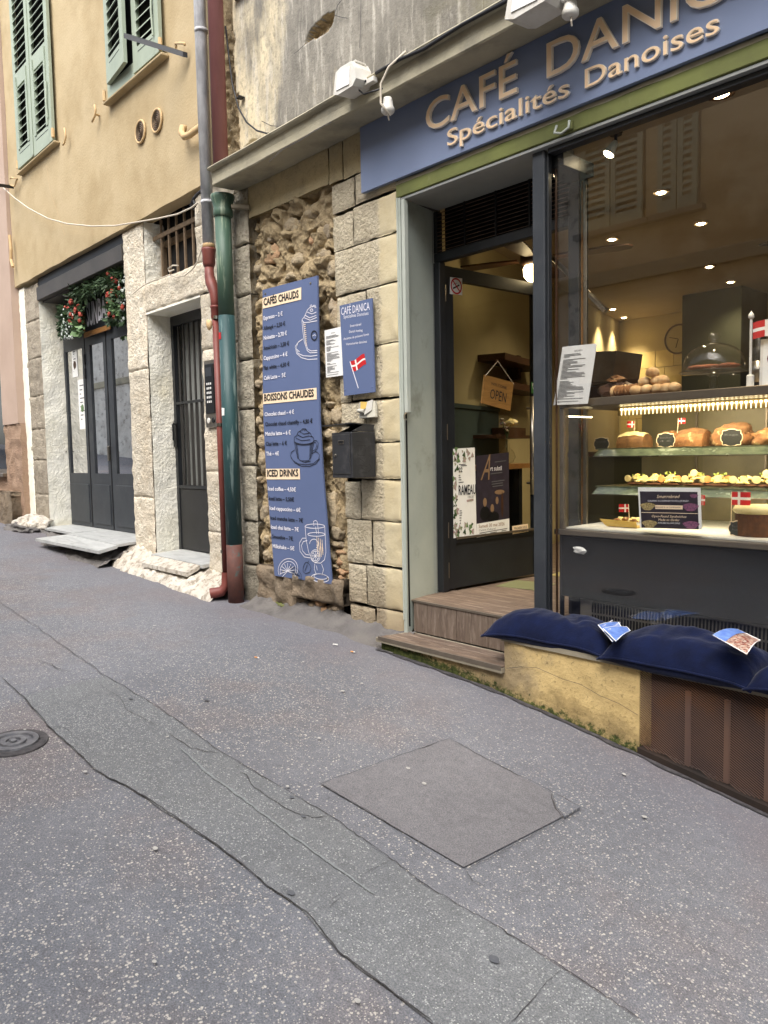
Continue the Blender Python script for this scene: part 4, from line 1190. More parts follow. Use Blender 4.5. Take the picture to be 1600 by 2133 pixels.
def wpx(px, py, d=0.0):
    p = atp(px, py, WA + WN * d, WN); return ((p - WA).dot(WU), p.z)
lw = mk('cafe_left_wall', *hexa([wp(0, ZF), wp(5.35, ZF), wp(5.35, ZC), wp(0, ZC)], -WN * .1), M['inwall']); tag(lw, kind='structure')
uw, zw = wpx(1036, 858)
mk('wainscot', *hexa([wp(0, ZF, .012), wp(uw, ZF, .012), wp(uw, zw, .012), wp(0, zw, .012)], -WN * .012), M['teal'], lw)
mk('wainscot_rail', *hexa([wp(0, zw, .022), wp(uw, zw, .022), wp(uw, zw + .03, .022), wp(0, zw + .03, .022)], -WN * .022), M['teal'], lw)
bk = tag(box('cafe_back_wall', -5.4, 2.3, 5.5, 5.6, ZF, ZC, M['inwall'], b=0), kind='structure')
tag(box('cafe_right_wall', 2.2, 2.3, .36, 5.5, ZF, ZC, M['inwall'], b=0), kind='structure')
box('wall_core', -3.60, -3.43, .345, .42, .5, 3.5, M['mortar'], cafe, 0)
# cream tiles on the back wall
a = at(1292, 826, 5.49); b_ = at(1425, 724, 5.49)
tw, th = .235, .20
for j in range(5):
    for i in range(6):
        x = a.x + i * tw - (j % 2) * tw / 2; z = b_.z - (j + 1) * th
        mk('wall_tile', *boxg(max(x, -5.18) + .003, x + tw - .003, 5.482, 5.499, z + .003, z + th - .003, .002), M['intile'], bk)
# dark green pillar
tag(box('cafe_pillar', -3.93, -3.32, 4.58, 5.2, ZF, ZC, M['ingreen'], b=.005), kind='structure')
# wall clock
c = at(1413, 706, 5.45)
t = thing('wall_clock', (c.x, 5.46, c.z - .17), 'round wall clock on the back wall half hidden by the dark green pillar', 'clock')
mk('face', *lathe([(0, -.0), (.16, 0), (.16, .02), (0, .02)], (c.x, 5.455, c.z), 28, 'y'), M['inwall'], t)
mk('rim', *tube([(c.x + .165 * math.cos(k), 5.45, c.z + .165 * math.sin(k)) for k in lin(0, 2 * math.pi, 28)], .010, 6, False), M['brown'], t)
mk('hand', *ribbon([Vector((c.x, 5.45, c.z)), Vector((c.x - .03, 5.45, c.z - .10))], .010, (0, -1, 0)), M['ink'], t)
mk('hand', *ribbon([Vector((c.x, 5.448, c.z)), Vector((c.x - .11, 5.448, c.z + .03))], .007, (0, -1, 0)), M['ink'], t)
# range hood and dark machine
p0, p1 = at(1240, 800, 3.6), at(1284, 724, 3.6)
t = thing('coffee_machine', (p0.x, 3.8, p0.z - .1), 'dark boxy coffee machine beside the bread at the rear counter', 'coffee machine')
mk('body', *hexa([Vector((p0.x - .2, 3.6, p0.z - .2)), Vector((p1.x - .08, 3.6, p0.z - .2)), Vector((p1.x, 3.6, p1.z - .03)), Vector((p0.x - .2, 3.6, p1.z))], (0, .5, 0)), M['brown'], t)
box('tray', p0.x - .1, p1.x, 3.5, 3.6, p0.z - .02, p0.z, M['steel'], t, .003)
# rear counter that carries them
t = thing('rear_counter', (-3.6, 3.9, ZF), 'dark wooden counter at the back of the cafe room', 'counter')
box('top', -5.0, -2.4, 3.45, 4.2, 1.55, 1.60, M['brown'], t); box('front', -4.6, -2.4, 3.5, 4.15, ZF, 1.549, M['ingreen'], t)
# things along the left wall seen through the door
t = thing('wall_shelf', wp(2.4, 2.0), 'dark wooden shelf on brackets on the left wall seen through the door', 'shelf')
def wbox(u0, u1, z0, z1, d0, d1): return hexa([wp(u0, z0, d1), wp(u1, z0, d1), wp(u1, z1, d1), wp(u0, z1, d1)], WN * (d0 - d1))
for (x0_, y0_, x1_, y1_) in ((1052, 740, 1118, 727), (1062, 800, 1118, 793)):
    ua, za = wpx(x0_, y0_, .22); ub, zb = wpx(x1_, y0_, .22)
    mk('board', *wbox(ua, ub + .3, za - .03, za + .02, .0, .22), M['brown'], t)
ua, za = wpx(1080, 740, .1); _, zb = wpx(1080, 790, .1)
mk('bracket', *wbox(ua, ua + .06, zb, za, .0, .1), M['brown'], t)
t = thing('window_counter', wp(1.6, ZF), 'narrow wooden counter along the left wall behind the open door', 'counter')
ua, za = wpx(1012, 975, .32); ub, _ = wpx(1106, 975, .32)
mk('top', *wbox(ua, ub, za - .02, za + .015, .012, .32), M['wood'], t)
mk('support', *wbox(ua + .1, ua + .16, ZF, za - .02, .02, .3), M['black'], t); mk('support', *wbox(ub - .2, ub - .14, ZF, za - .02, .02, .3), M['black'], t)
_u, _z = wpx(1056, 968, .22); vc = wp(_u, za + .016, .22)
t = thing('flower_vase', vc, 'small round glass vase with pink and cream flowers on the narrow counter', 'vase')
sc = .9
mk('vase', *lathe([(.02, 0), (.05, .015), (.066, .05), (.055, .09), (.022, .12), (.018, .17), (.026, .2)], vc, 18), M['crystal'], t, smooth=True)
for i, (dx, dz, r, mm) in enumerate(((-.05, .30, .022, 'lilac'), (-.02, .27, .02, 'lilac'), (.06, .31, .05, 'icing'), (-.06, .33, .016, 'lilac'), (.0, .25, .016, 'lilac'))):
    p = vc + WU * dx * 1.6 + Vector((0, 0, dz))
    mk('stem', *tube([vc + Vector((0, 0, .05)), vc + Vector((0, 0, .19)), p], .002, 5), M['leaf'], t)
    mk('flower', *blob(p, (r, r, r * .6), i, .5, 2, 3), M[mm], t)
ua, za = wpx(1045, 905, .2); ub, _ = wpx(1105, 905, .2)
t = thing('high_shelf', wp(ua, za - .02, .1), 'low dark wooden shelf above the vase along the left wall', 'shelf')
mk('board', *wbox(ua - .1, ub, za - .025, za, .0, .2), M['brown'], t); mk('box', *wbox(ua + .25, ub, za + .001, za + .06, .02, .16), M['brown'], t)
# ceiling fan
fc = atz(1114, 566, 2.86)
t = thing('ceiling_fan', (fc.x, fc.y, 2.8), 'dark ceiling fan with lit globe seen above the open door', 'ceiling fan')
mk('globe', *lathe([(0, -.07), (.05, -.06), (.075, -.03), (.08, .02), (.07, .04)], (fc.x, fc.y, 2.86), 18), M['globe'], t, smooth=True)
mk('motor', *lathe([(.07, .041), (.10, .06), (.10, .11), (.03, .14), (.015, .15), (.015, ZC - 2.86)], (fc.x, fc.y, 2.86), 16), M['brown'], t, smooth=True)
for k in range(4):
    a0 = R(20 + 90 * k); d = Vector((math.cos(a0), math.sin(a0), 0)); s_ = Vector((-d.y, d.x, 0))
    P = [Vector((fc.x, fc.y, 2.94)) + d * r + s_ * w for r, w in ((.12, -.03), (.3, -.065), (.55, -.075), (.64, -.05), (.66, 0), (.64, .05), (.55, .075), (.3, .06), (.12, .03))]
    mk('blade', [p for p in P] + [p + Vector((0, 0, .012)) for p in P], [tuple(range(9))[::-1], tuple(range(9, 18))] + [(i, (i + 1) % 9, (i + 1) % 9 + 9, i + 9) for i in range(9)], M['brown'], t)
fp = atz(1600, 520, 2.95)
t = thing('ceiling_fan', (fp.x + .5, fp.y, 2.9), 'second ceiling fan, only its brown blade tips showing at the right edge', 'ceiling fan')
cx_ = fp.x + .62
mk('motor', *lathe([(.02, -.05), (.10, -.02), (.10, .05), (.015, .1), (.015, ZC - 2.95)], (cx_, fp.y, 2.95), 16), M['brown'], t)
for k in range(4):
    a0 = R(5 + 90 * k); d = Vector((math.cos(a0), math.sin(a0), 0)); s_ = Vector((-d.y, d.x, 0))
    P = [Vector((cx_, fp.y, 2.97)) + d * r + s_ * w for r, w in ((.12, -.03), (.3, -.065), (.55, -.075), (.66, 0), (.55, .075), (.3, .06), (.12, .03))]
    mk('blade', [p for p in P] + [p + Vector((0, 0, .012)) for p in P], [tuple(range(7))[::-1], tuple(range(7, 14))] + [(i, (i + 1) % 7, (i + 1) % 7 + 7, i + 7) for i in range(7)], M['brown'], t)
# recessed ceiling lamps
def lamp(p, power, size=70, col=(1, .80, .50), parent=None, aim=(0, 0, -1), r=.03):
    l = bpy.data.lights.new('lamp', 'SPOT'); l.energy = power; l.spot_size = R(size * 1.6); l.spot_blend = .9; l.color = col; l.shadow_soft_size = r
    o = bpy.data.objects.new('lamp_light', l); link(o, parent, p)
    o.rotation_euler = (-Vector(aim)).to_track_quat('Z', 'Y').to_euler()
for i, (px, py, pw, lb) in enumerate(((1500, 195, 14, 'big round downlight nearest the window under the sign'), (1377, 400, 12, 'ceiling downlight below the reflected open shutter'),
        (1460, 465, 12, 'ceiling downlight right of the one by the reflected shutter'), (1275, 498, 12, 'ceiling downlight nearest the brown fan blade'),
        (1478, 555, 10, 'ceiling downlight above the dark green pillar on its left'), (1522, 587, 10, 'ceiling downlight closest to the top of the dark green pillar'),
        (1247, 652, 16, 'ceiling downlight throwing a scallop on the left wall, left of its neighbour'), (1283, 669, 16, 'ceiling downlight in the far corner above the cream tiles'))):
    p = atz(px, py, ZC - .008)
    if i == 6: p = wp(*wpx(1247, 652)[:1], ZC - .008, .16)
    if i == 7: p = Vector((-4.98, 5.22, ZC - .008))
    t = thing('downlight', (p.x, p.y, ZC - .012), lb, 'downlight', 'recessed ceiling downlights')
    r = .05 if i == 0 else .036
    mk('trim', *lathe([(r * .8, -.004), (r * 1.25, -.006), (r * 1.3, .006)], (p.x, p.y, ZC - .008), 20), M['cream' if i else 'brown'], t)
    mk('bulb', *lathe([(0, -.012), (r * .6, -.010), (r * .79, -.004), (r * .79, .004)], (p.x, p.y, ZC - .008), 18), M['bulb'], t)
    lamp((p.x, p.y, ZC - .03), pw * (2.0 if i < 6 else 2.4), 78 if i < 6 else 58, parent=t, r=r)
# adjustable spotlight
p = atz(1283, 275, ZC)
t = thing('spotlight', (p.x, p.y, 3.08), 'small adjustable ceiling spotlight, lit and tilted, behind the window top', 'spotlight')
mk('base', *lathe([(.03, -.015), (.034, 0)], (p.x, p.y, ZC), 16), M['black'], t)
d = Vector((-.35, -.35, -.85)).normalized(); q0 = Vector((p.x, p.y, ZC - .015))
mk('stem', *tube([q0, q0 + Vector((0, 0, -.03))], .008, 8), M['black'], t)
mk('head', *tube([q0 + Vector((0, 0, -.03)), q0 + Vector((0, 0, -.03)) + d * .03, q0 + Vector((0, 0, -.03)) + d * .07], [.012, .02, .03], 14), M['whitep'], t, smooth=True)
mk('bulb', *tube([q0 + Vector((0, 0, -.03)) + d * .071, q0 + Vector((0, 0, -.03)) + d * .078], [.028, .02], 14), M['bulb'], t)
# pale rod added to stand in for a diagonal reflection in the window
a, b_ = at(1146, 532, .8), at(1262, 648, .8)
o = mk('reflection_rod', *tube([a, a.lerp(b_, .5) , b_], [.014, .016, .018], 12), M['steel'], smooth=True)
tag(o, 'pale diagonal rod standing in for a window reflection beside the dark post', 'pole')

# ============================================================ DISPLAY CASE
X0, X1, YF, YB, ZB, ZT2 = -2.335, -.55, .135, .95, 1.215, 1.875
dc = thing('display_case', ((X0 + X1) / 2, .5, ZF), 'lit glass pastry display case on a dark plinth behind the cafe window', 'display case')
g = G(); g.box(X0, X1, YF + .01, YB, .862, 1.18, .004); g.mk('plinth', M['black'], dc)
g = G(); g.box(X0 - .03, X1, YF - .012, YB, 1.185, 1.212, .003); g.mk('bottom_rail', M['satin'], dc)
box('base_shelf', X0 + .01, X1, YF + .03, YB - .02, 1.213, 1.222, M['whitep'], dc, .001)
g = G(); g.box(X0 + .10, X1, YF + .035, YF + .05, ZF + .004, .858); g.mk('vent_panel', M['ventgrey'], dc)
g = G()
x = X0 + .17
while x < X1 - .1:
    for z in (.733, .795):
        g.add(*prism([(x, z), (x + .007, z), (x + .009, z + .05), (x + .001, z + .052)], YF + .030, YF + .0345))
    x += .0165
g.mk('vent_slots', M['black'], dc)['kind'] = 'stuff'
box('recess', X0 + .03, X1, YF + .06, YB, ZF + .002, .86, M['black'], dc, 0)
box('corner_post', X0, X0 + .022, YF, YF + .022, 1.213, 1.83, M['satin'], dc, .002)
box('corner_post', X0 - .024, X0 - .006, YF + .03, YF + .05, ZF + .004, 1.86, M['dark2'], dc, .002)
box('top_rail', X0, X1, YF, YB, 1.835, ZT2, M['satin'], dc, .003)
box('front_glass', X0 + .023, X1, YF + .006, YF + .010, 1.222, 1.834, M['casepane'], dc, 0)
box('side_glass', X0 + .006, X0 + .010, YF + .025, YB - .02, 1.222, 1.834, M['casepane'], dc, 0)
box('back_panel', X0 + .01, X1, YB - .018, YB - .01, 1.222, 1.834, M['caseback'], dc, 0)
for x in (-2.0, -1.63, -1.2): box('back_mullion', x, x + .012, YB - .03, YB - .019, 1.223, 1.83, M['satin'], dc, .001)
for z, y in ((1.585, .415), (1.385, .405)):
    g = G(); g.box(X0 + .035, X1, y, YB - .04, z + .035, z + .041, 0); g.mk('shelf', M['edgeglass'], dc)
    g = G(); g.add(*hexa([(X0 + .03, y - .02, z), (X1, y - .02, z), (X1, y, z + .034), (X0 + .05, y, z + .034)], (0, .003, 0))); g.mk('shelf_lip', M['edgeglass'], dc)
    box('lip_edge', X0 + .03, X1, y - .024, y - .02, z - .004, z, M['steel'], dc, 0)
box('led_channel', X0 + .2, X1, YF + .22, YF + .24, 1.79, 1.832, M['ledpart'], dc, .001)
# LED beads, with glowing teeth painting their reflections below
for i in range(74):
    x = X0 + .22 + i * .0215
    mk('led_bead', *boxg(x, x + .009, YF + .208, YF + .219, 1.816, 1.825, .002), M['led'], dc)
    mk('led_reflection', *boxg(x + .002, x + .005, YF + .214, YF + .219, 1.792, 1.814, 0), M['led_glint'], dc)
for i in range(10):
    mk('led_bead', *boxg(X0 + .012, X0 + .020, YF + .06 + i * .022, YF + .068 + i * .022, 1.79, 1.797, .001), M['led'], dc)  # side row: the strip's reflection, built as glowing beads
for (yy, zz_, ay, pw) in ((YF + .25, 1.822, .3, 7.0), (YF + .3, 1.57, .2, 3.2), (YF + .3, 1.375, .2, 2.6)):
    l = bpy.data.lights.new('led_light', 'AREA'); l.shape = 'RECTANGLE'; l.size = 1.5; l.size_y = .015; l.energy = pw * .75; l.color = (1, .85, .58)
    o = bpy.data.objects.new('led_light', l); link(o, dc, ((X0 + X1) / 2 + .08, yy, zz_)); o.rotation_euler = (-Vector((0, .62, -.78))).to_track_quat('Z', 'Y').to_euler()

def flag(p, h, w, label, group='small Danish paper flags', st=.0016, right=1, hh=.75, tiltx=.0, wave=.004):
    """paper flag on a stick standing at p"""
    t = thing('paper_flag', p, label, 'flag', group)
    top = Vector(p) + Vector((tiltx * h, 0, h))
    mk('stick', *tube([p, top], st, 6), M['cream'], t)
    H_ = w * hh
    v = []; f = []; mi = []
    cx = [0, .31, .45, 1.0]; cz = [0, .40, .60, 1.0]
    X = []; 
    for k in range(3): X += [cx[k] + (cx[k + 1] - cx[k]) * i / (1 if k == 1 else 3) for i in range(1 if k == 1 else 3)]
    X.append(1.0)
    for z in cz:
        for x in X:
            v.append(top + Vector((right * x * w, wave * math.sin(x * 6), -H_ + z * H_ + right * tiltx * x * w * -.6)))
    nX = len(X)
    for j in range(3):
        for i in range(nX - 1):
            f.append((j * nX + i, j * nX + i + 1, (j + 1) * nX + i + 1, (j + 1) * nX + i))
            xm = (X[i] + X[i + 1]) / 2
            mi.append(1 if (j == 1 or .31 < xm < .45) else 0)
    mk('cloth', v, f, None, t, mats=[M['rflag'], M['wflag']], fm=mi)
    return t
def plaque(c, w, h, lines, label):
    t = thing('chalk_label', (c.x, c.y, c.z), label, 'price label', 'scalloped chalk labels in the case')
    P = []
    for k in range(48):
        a = 2 * math.pi * k / 48
        sx = abs(math.cos(a)) ** .55 * (1 if math.cos(a) > 0 else -1); sz = abs(math.sin(a)) ** .55 * (1 if math.sin(a) > 0 else -1)
        s = 1 + .07 * math.cos(8 * a)
        P.append((c.x + w / 2 * sx * s, c.z + h / 2 + h / 2 * sz * s))
    mk('plaque', *prism(P, c.y, c.y + .004), M['slate'], t)
    mk('outline', *ribbon([Vector((x, c.y - .0005, z)) for x, z in P], .0032, (0, -1, 0), 0, True), M['cream'], t)
    for i, s in enumerate(lines):
        v, f = text_on(s, (c.x, c.y - .001, c.z + h * (.62 - .25 * i)), (1, 0, 0), (0, 0, 1), w * .66, h * .13, off=0, lift=.0008, center=True)
        mk('lettering', v, f, M['grayink'], t)
Z1, Z2 = 1.627, 1.427
def ap(px, y, z):
    p = at(px, 900, y); return Vector((p.x, y, z))
def loaf(c, L, W, Hh, m1, m2, label, seed, nm='loaf_cake', cat='cake', cut=True):
    t = thing(nm, c, label, cat)
    def fn(u, v_):
        x = c.x - L / 2 + L * u; a = math.pi * v_
        hh = Hh * (.55 + .45 * math.sin(a) ** .6) * (1 - .15 * (2 * u - 1) ** 2)
        yy = -math.cos(a) * W / 2 * (1 + .08 * math.sin(a))
        zz = hh * math.sin(a) ** .45
        n = .004 * noise.fractal(Vector((x * 30, yy * 30, zz * 30 + seed)), 1, 2, 3)
        return (x, c.y + yy * (1 + n * 8), c.z + zz + n)
    v, f = grid(16, 14, fn)
    f.append(tuple(j * 17 for j in range(14, -1, -1))); f.append(tuple(j * 17 + 16 for j in range(15)))
    mk('crumb', v, f, M[m1], t, smooth=False)
    v2, f2 = grid(16, 8, lambda u, w: tuple(Vector(fn(u, .22 + .56 * w)) + Vector((0, 0, .004 + .005 * abs(noise.noise((u * 7, w * 5, seed)))))))
    mk('topping', v2, f2, M[m2], t, smooth=True)
    return t
loaf(ap(1322, .52, Z1), .15, .11, .08, 'cake', 'icing', 'iced loaf cake with pale glaze, leftmost cake on the upper shelf', 1)
loaf(ap(1398, .62, Z1), .11, .10, .08, 'cake', 'bread', 'brown loaf cake partly behind the middle chalk label', 2)
loaf(ap(1446, .55, Z1), .14, .12, .088, 'bread', 'cake', 'cracked golden loaf cake between the two chalk labels', 3)
c = ap(1528, .56, Z1)
t = thing('round_cake', c, 'large round crusty cake behind the right chalk label', 'cake')
mk('crumb', *blob((c.x, c.y, c.z + .03), (.10, .09, .072), 14, .22, 3, 2.2, c.z), M['bread'], t, smooth=True)
mk('crust', *blob((c.x + .015, c.y - .01, c.z + .06), (.075, .07, .048), 15, .4, 3, 3), M['cake'], t, smooth=True)
c = ap(1600, .52, Z1)
t = thing('pastry', c, 'crusty pastry cut off by the right photo edge, upper shelf', 'pastry')
mk('crust', *blob((c.x, c.y, c.z + .02), (.07, .06, .055), 19, .4, 3, 2.5, c.z), M['bread'], t, smooth=True)
plaque(ap(1253, .44, Z1 - .01), .088, .066, ['Carrot Cake'], 'leftmost scalloped chalk label, standing alone on the upper shelf')
plaque(ap(1387, .46, Z1), .092, .068, ['Banana Bread', '4 €'], 'scalloped chalk label between iced cake and golden loaf')
plaque(ap(1524, .46, Z1), .096, .075, ['Kage'], 'scalloped chalk label in front of the large crusty cake')
plaque(ap(1542, .26, 1.223), .085, .066, ['Lag', 'kage'], 'scalloped chalk label on the bottom shelf by the big flag')
flag(ap(1321, .55, Z1 + .075), .065, .045, 'small paper flag stuck in the iced cake on the upper shelf', right=-1, tiltx=.05)
flag(ap(1411, .56, Z1 + .06), .085, .038, 'small paper flag between the two brown loaf cakes', right=1, tiltx=.06)
flag(ap(1312, .40, 1.25), .085, .055, 'small paper flag in the yellow tray on the bottom shelf', right=-1, tiltx=-.06)
flag(ap(1526, .30, 1.223), .195, .085, 'large paper flag on a tall stick beside the bottom chalk label', right=1, hh=.7)
flag(ap(1462, .30, 1.30), .10, .02, 'paper flag seen edge on behind the smørrebrød card', right=1, hh=2.4)
# open sandwiches on the second shelf
for i, (px, wd_, kind, lb) in enumerate(((1330, .13, 0, 'open sandwich with egg slices, leftmost on the lower shelf'), (1366, .12, 0, 'open sandwich heaped with egg, second from left'),
        (1400, .12, 1, 'open sandwich with salmon and cress, third from left'), (1451, .13, 2, 'open sandwich topped with a tall egg slice'),
        (1501, .14, 1, 'open sandwich with cress and cucumber beside the tall egg one'), (1556, .15, 0, 'open sandwich heaped with egg salad near the right edge'), (1603, .12, 2, 'open sandwich cut off by the right photo edge'))):
    c = ap(px, .52, Z2 + .002)
    t = thing('open_sandwich', c, lb, 'sandwich', 'open sandwiches on the lower shelf')
    mk('bread', *blob((c.x, c.y, c.z + .008), (wd_ / 2, .045, .011), i, .12, 2, 2, c.z), M['rye'], t)
    g = G(); r2 = random.Random(i)
    for k in range(26):
        a, rr = r2.random() * 6.28, r2.random() ** .7
        hh = (1 - rr) * (.055 if kind == 2 else .036)
        g.add(*blob((c.x + math.cos(a) * rr * wd_ * .42, c.y + math.sin(a) * rr * .036, c.z + .020 + hh), (.014, .012, .007), k + i * 30, .5, 1, 2))
    mk('egg_topping', g.v, g.f, M['egg'], t, smooth=True)
    for k in range(3):
        x = c.x + (-.6 + .6 * k) * wd_ * .55; mk('egg_slice', *lathe([(0, -.002), (.018, -.002), (.018, .002), (0, .002)], (x, c.y - .03 + .008 * k, c.z + .036 + (.03 if (kind == 2 and k == 1) else 0)), 14, 'y'), M['icing' if k % 2 else 'salmon' if kind == 1 else 'icing'], t)
    g = G()
    for k in range(9 if kind else 4):
        a = r2.random() * 6.28; p = Vector((c.x + math.cos(a) * .03, c.y + math.sin(a) * .02, c.z + .045 + (.012 if kind else 0)))
        d = Vector((r2.uniform(-1, 1), r2.uniform(-1, 1), r2.uniform(0, 1))).normalized() * .018
        g.add(*ribbon([p, p + d * .6, p + d], [.003, .008, .001], (0, -1, .4)))
    mk('garnish', g.v, g.f, M['salad'], t)
c = ap(1300, .34, 1.223)
t = thing('paper_food_tray', c, 'yellow paper tray of food on the bottom shelf beside the card', 'food tray')
mk('tray', *hexa([(c.x - .075, c.y - .04, c.z + .002), (c.x + .10, c.y - .04, c.z + .002), (c.x + .10, c.y + .05, c.z + .002), (c.x - .075, c.y + .05, c.z + .002)], (0, 0, .004)), M['kraft'], t)
mk('tray_side', *hexa([(c.x - .08, c.y - .042, c.z + .006), (c.x + .10, c.y - .042, c.z + .006), (c.x + .10, c.y - .058, c.z + .034), (c.x - .105, c.y - .058, c.z + .040)], (0, .003, 0)), M['kraft'], t)
for k in range(9): mk('food', *blob((c.x - .03 + .016 * k, c.y - .01 + .01 * (k % 3), c.z + .035 + .006 * (k % 2)), (.02, .016, .010), k, .4, 2, 2), M['egg' if k % 3 else 'bread'], t)
c = ap(1585, .34, 1.223)
t = thing('layer_cake', c, 'tall layer cake with pale icing at the bottom right of the case', 'cake')
mk('sponge', *lathe([(.10, 0), (.102, .05), (.10, .10)], c, 26), M['rye'], t); mk('icing', *lathe([(.10, .10), (.112, .115), (.10, .135), (0, .138)], c, 26), M['icing'], t, smooth=True)
# smørrebrød card
q = [at(1333, 1099, .125), at(1462, 1103, .125), at(1459, 1016, .125), at(1329, 1015, .125)]
t = thing('sandwich_card', q[0], 'dark printed Smørrebrød card with white border leaning on the case glass', 'card')
mk('sheet', *hexa(q, (0, .002, 0)), M['paper'], t)
mk('print', *hexa([qpt(q, .03, .0) + Vector((0, -.001, 0)), qpt(q, .955, .0) + Vector((0, -.001, 0)), qpt(q, .955, .90) + Vector((0, -.001, 0)), qpt(q, .03, .90) + Vector((0, -.001, 0))], (0, .0005, 0)), M['purplep'], t)
QW = (q[1] - q[0]).length; QH = (q[3] - q[0]).length; QU = (q[1] - q[0]).normalized()
for s, v, w, cp, mm, it in (('Smørrebrød', .745, .36, .075, 'cream', .25), ('ÉGALEMENT À LA DEMANDE TOUTE LA JOURNÉE !', .655, .66, .038, 'inkw', 0), ('RÉALISÉS À LA COMMANDE', .50, .40, .035, 'ink', 0),
                            ('Open-Faced Sandwiches', .27, .56, .055, 'cream', .25), ('Made to Order', .185, .34, .055, 'cream', .25), ('AVAILABLE ALL DAY LONG!', .115, .36, .038, 'inkw', 0)):
    if mm == 'ink':
        mk('ribbon', *ribbon([qpt(q, .28, v + .02) + Vector((0, -.002, 0)), qpt(q, .72, v + .02) + Vector((0, -.002, 0))], .018, (0, -1, 0)), M['cream'], t)
    vv_, ff_ = text_on(s, qpt(q, .49, v), QU, (0, 0, 1), QW * w, QH * cp, off=.0, lift=.003, center=True, italic=it)
    mk('lettering', vv_, ff_, M[mm], t)
mk('divider', *ribbon([qpt(q, .04, .38) + Vector((0, -.002, 0)), qpt(q, .95, .38) + Vector((0, -.002, 0))], .0025, (0, -1, 0)), M['cream'], t)
for (u, v, mm) in ((.15, .53, 'beigep'), (.84, .53, 'plum'), (.17, .10, 'beigep'), (.84, .10, 'plum'), (.9, .80, 'plum')):
    c = qpt(q, u, v); k = .5 if v > .7 else 1
    P = [c + QU * .036 * k * math.cos(a) * (1 + .2 * math.sin(3 * a)) + Vector((0, -.0015, .018 * k * math.sin(a))) for a in lin(0, 2 * math.pi, 18)[:-1]]
    mk('food_print', P, [tuple(range(18))], M[mm], t)

# ------------------------------------------------ on top of the case
ZTP = ZT2 + .001
q = [at(1152, 844, .105), at(1227, 841, .118), at(1243, 715, .105), at(1168, 722, .092)]
q = [Vector((p.x, .108, p.z)) for p in q]
t = thing('window_menu', q[0], 'white A4 menu sheet taped inside the cafe window left of the bread', 'menu')
mk('sheet', *hexa(q, (0, .0015, 0)), M['paper'], t)
def papertext(par, q, nrm, seed=3, title='CAFÉ DANICA'):
    g = G(); r2 = random.Random(seed)
    ul = (q[1] - q[0]).normalized()
    v = .86
    while v > .04:
        if r2.random() < .16: v -= .025
        g.add(*ribbon([qpt(q, .09, v), qpt(q, .09 + .15 + r2.random() * .6, v)], .0028, nrm, .0016)); v -= .0215
    g.mk('small_print', M['grayink'], par)
    vv_, ff_ = text_on(title, qpt(q, .5, .90), ul, (0, 0, 1), (q[1] - q[0]).length * .24, .007, off=0, lift=.002, center=True); mk('lettering', vv_, ff_, M['ink'], par)
papertext(t, q, (0, -1, 0))
def T(px, y, z=ZTP): return ap(px, y, z)
# board with loaf and rolls
c = T(1335, .42)
bdh = thing('bread_board', c, 'dark board of bread lying on top of the display case', 'board')
box('board', c.x - .27, c.x + .16, .34, .56, ZTP, ZTP + .012, M['brown'], bdh, .003)
t = thing('bread_loaf', T(1305, .44, ZTP + .013), 'sliced brown loaf left of the pile of rolls', 'bread')
for i in range(7):
    x = T(1282, .44).x + .02 * i
    mk('slice', *blob((x, .44, ZTP + .043), (.0115, .055, .036), i, .10, 2, 2, ZTP + .013), M['bread' if i else 'flour'], t, smooth=True)
rolls = [(1325, 0, 'first'), (1347, 0, ''), (1370, 0, ''), (1388, 0, ''), (1404, 0, ''), (1343, 1, ''), (1368, 1, ''), (1380, 1, ''), (1358, 2, '')]
rl = ['floured roll at the left end of the bottom row', 'floured roll second in the bottom row', 'floured roll in the middle of the bottom row', 'floured roll fourth in the bottom row', 'floured roll at the right end of the bottom row',
      'floured roll at the left of the second row', 'floured roll in the middle of the second row', 'floured roll at the right of the second row', 'floured roll topping the pile of rolls']
for i, (px, lv, _) in enumerate(rolls):
    p = T(px, .40 + .04 * (lv == 1) + .03 * (lv == 2), ZTP + .013 + .026 + lv * .043)
    o = mk('bread_roll', *blob(p, (.034, .034, .027), i + 3, .10, 3, 1.5), M['flour'], smooth=True)
    tag(o, rl[i], 'bread roll', 'pile of floured rolls')
p = T(1285, .62, ZTP)
t = thing('paper_bag', p, 'crumpled dark paper bag with torn bright rim behind the loaf', 'paper bag')
mk('bag', *blob((p.x, .62, ZTP + .06), (.10, .06, .06), 8, .3, 3, 1.4, ZTP), M['brown'], t); mk('bag_rim', *blob((p.x + .01, .60, ZTP + .125), (.045, .03, .022), 5, .7, 2, 2.2), M['bread'], t)
# cake stand with dome
c = T(1485, .50)
t = thing('cake_stand', c, 'footed glass cake stand with domed lid on the display case', 'cake stand')
mk('foot', *lathe([(.075, 0), (.07, .006), (.03, .018), (.018, .03), (.020, .06), (.016, .085), (.03, .094), (.15, .10), (.158, .108), (.15, .112), (.02, .106)], c, 32), M['crystal'], t, smooth=True)
mk('dome', *lathe([(.143, .113), (.141, .14), (.128, .185), (.10, .215), (.06, .235), (.02, .243), (.012, .247), (.014, .254), (.026, .264), (.028, .276), (.018, .288), (.002, .291)], c, 36), M['crystal'], t, smooth=True)
for i, (dx, rz, lb) in enumerate(((-.075, .3, 'brown cookie leaning at the left under the glass dome'), (-.01, .2, 'brown cookie in the middle under the glass dome'), (.08, .1, 'brown cookie at the right under the glass dome'))):
    o = mk('cookie', *blob((c.x + dx, c.y - .01 * i, c.z + .126 + rz * .03), (.052, .05, .013), i, .15, 2, 2), M['choc'], smooth=True)
    tag(o, lb, 'cookie', 'cookies under the glass dome')
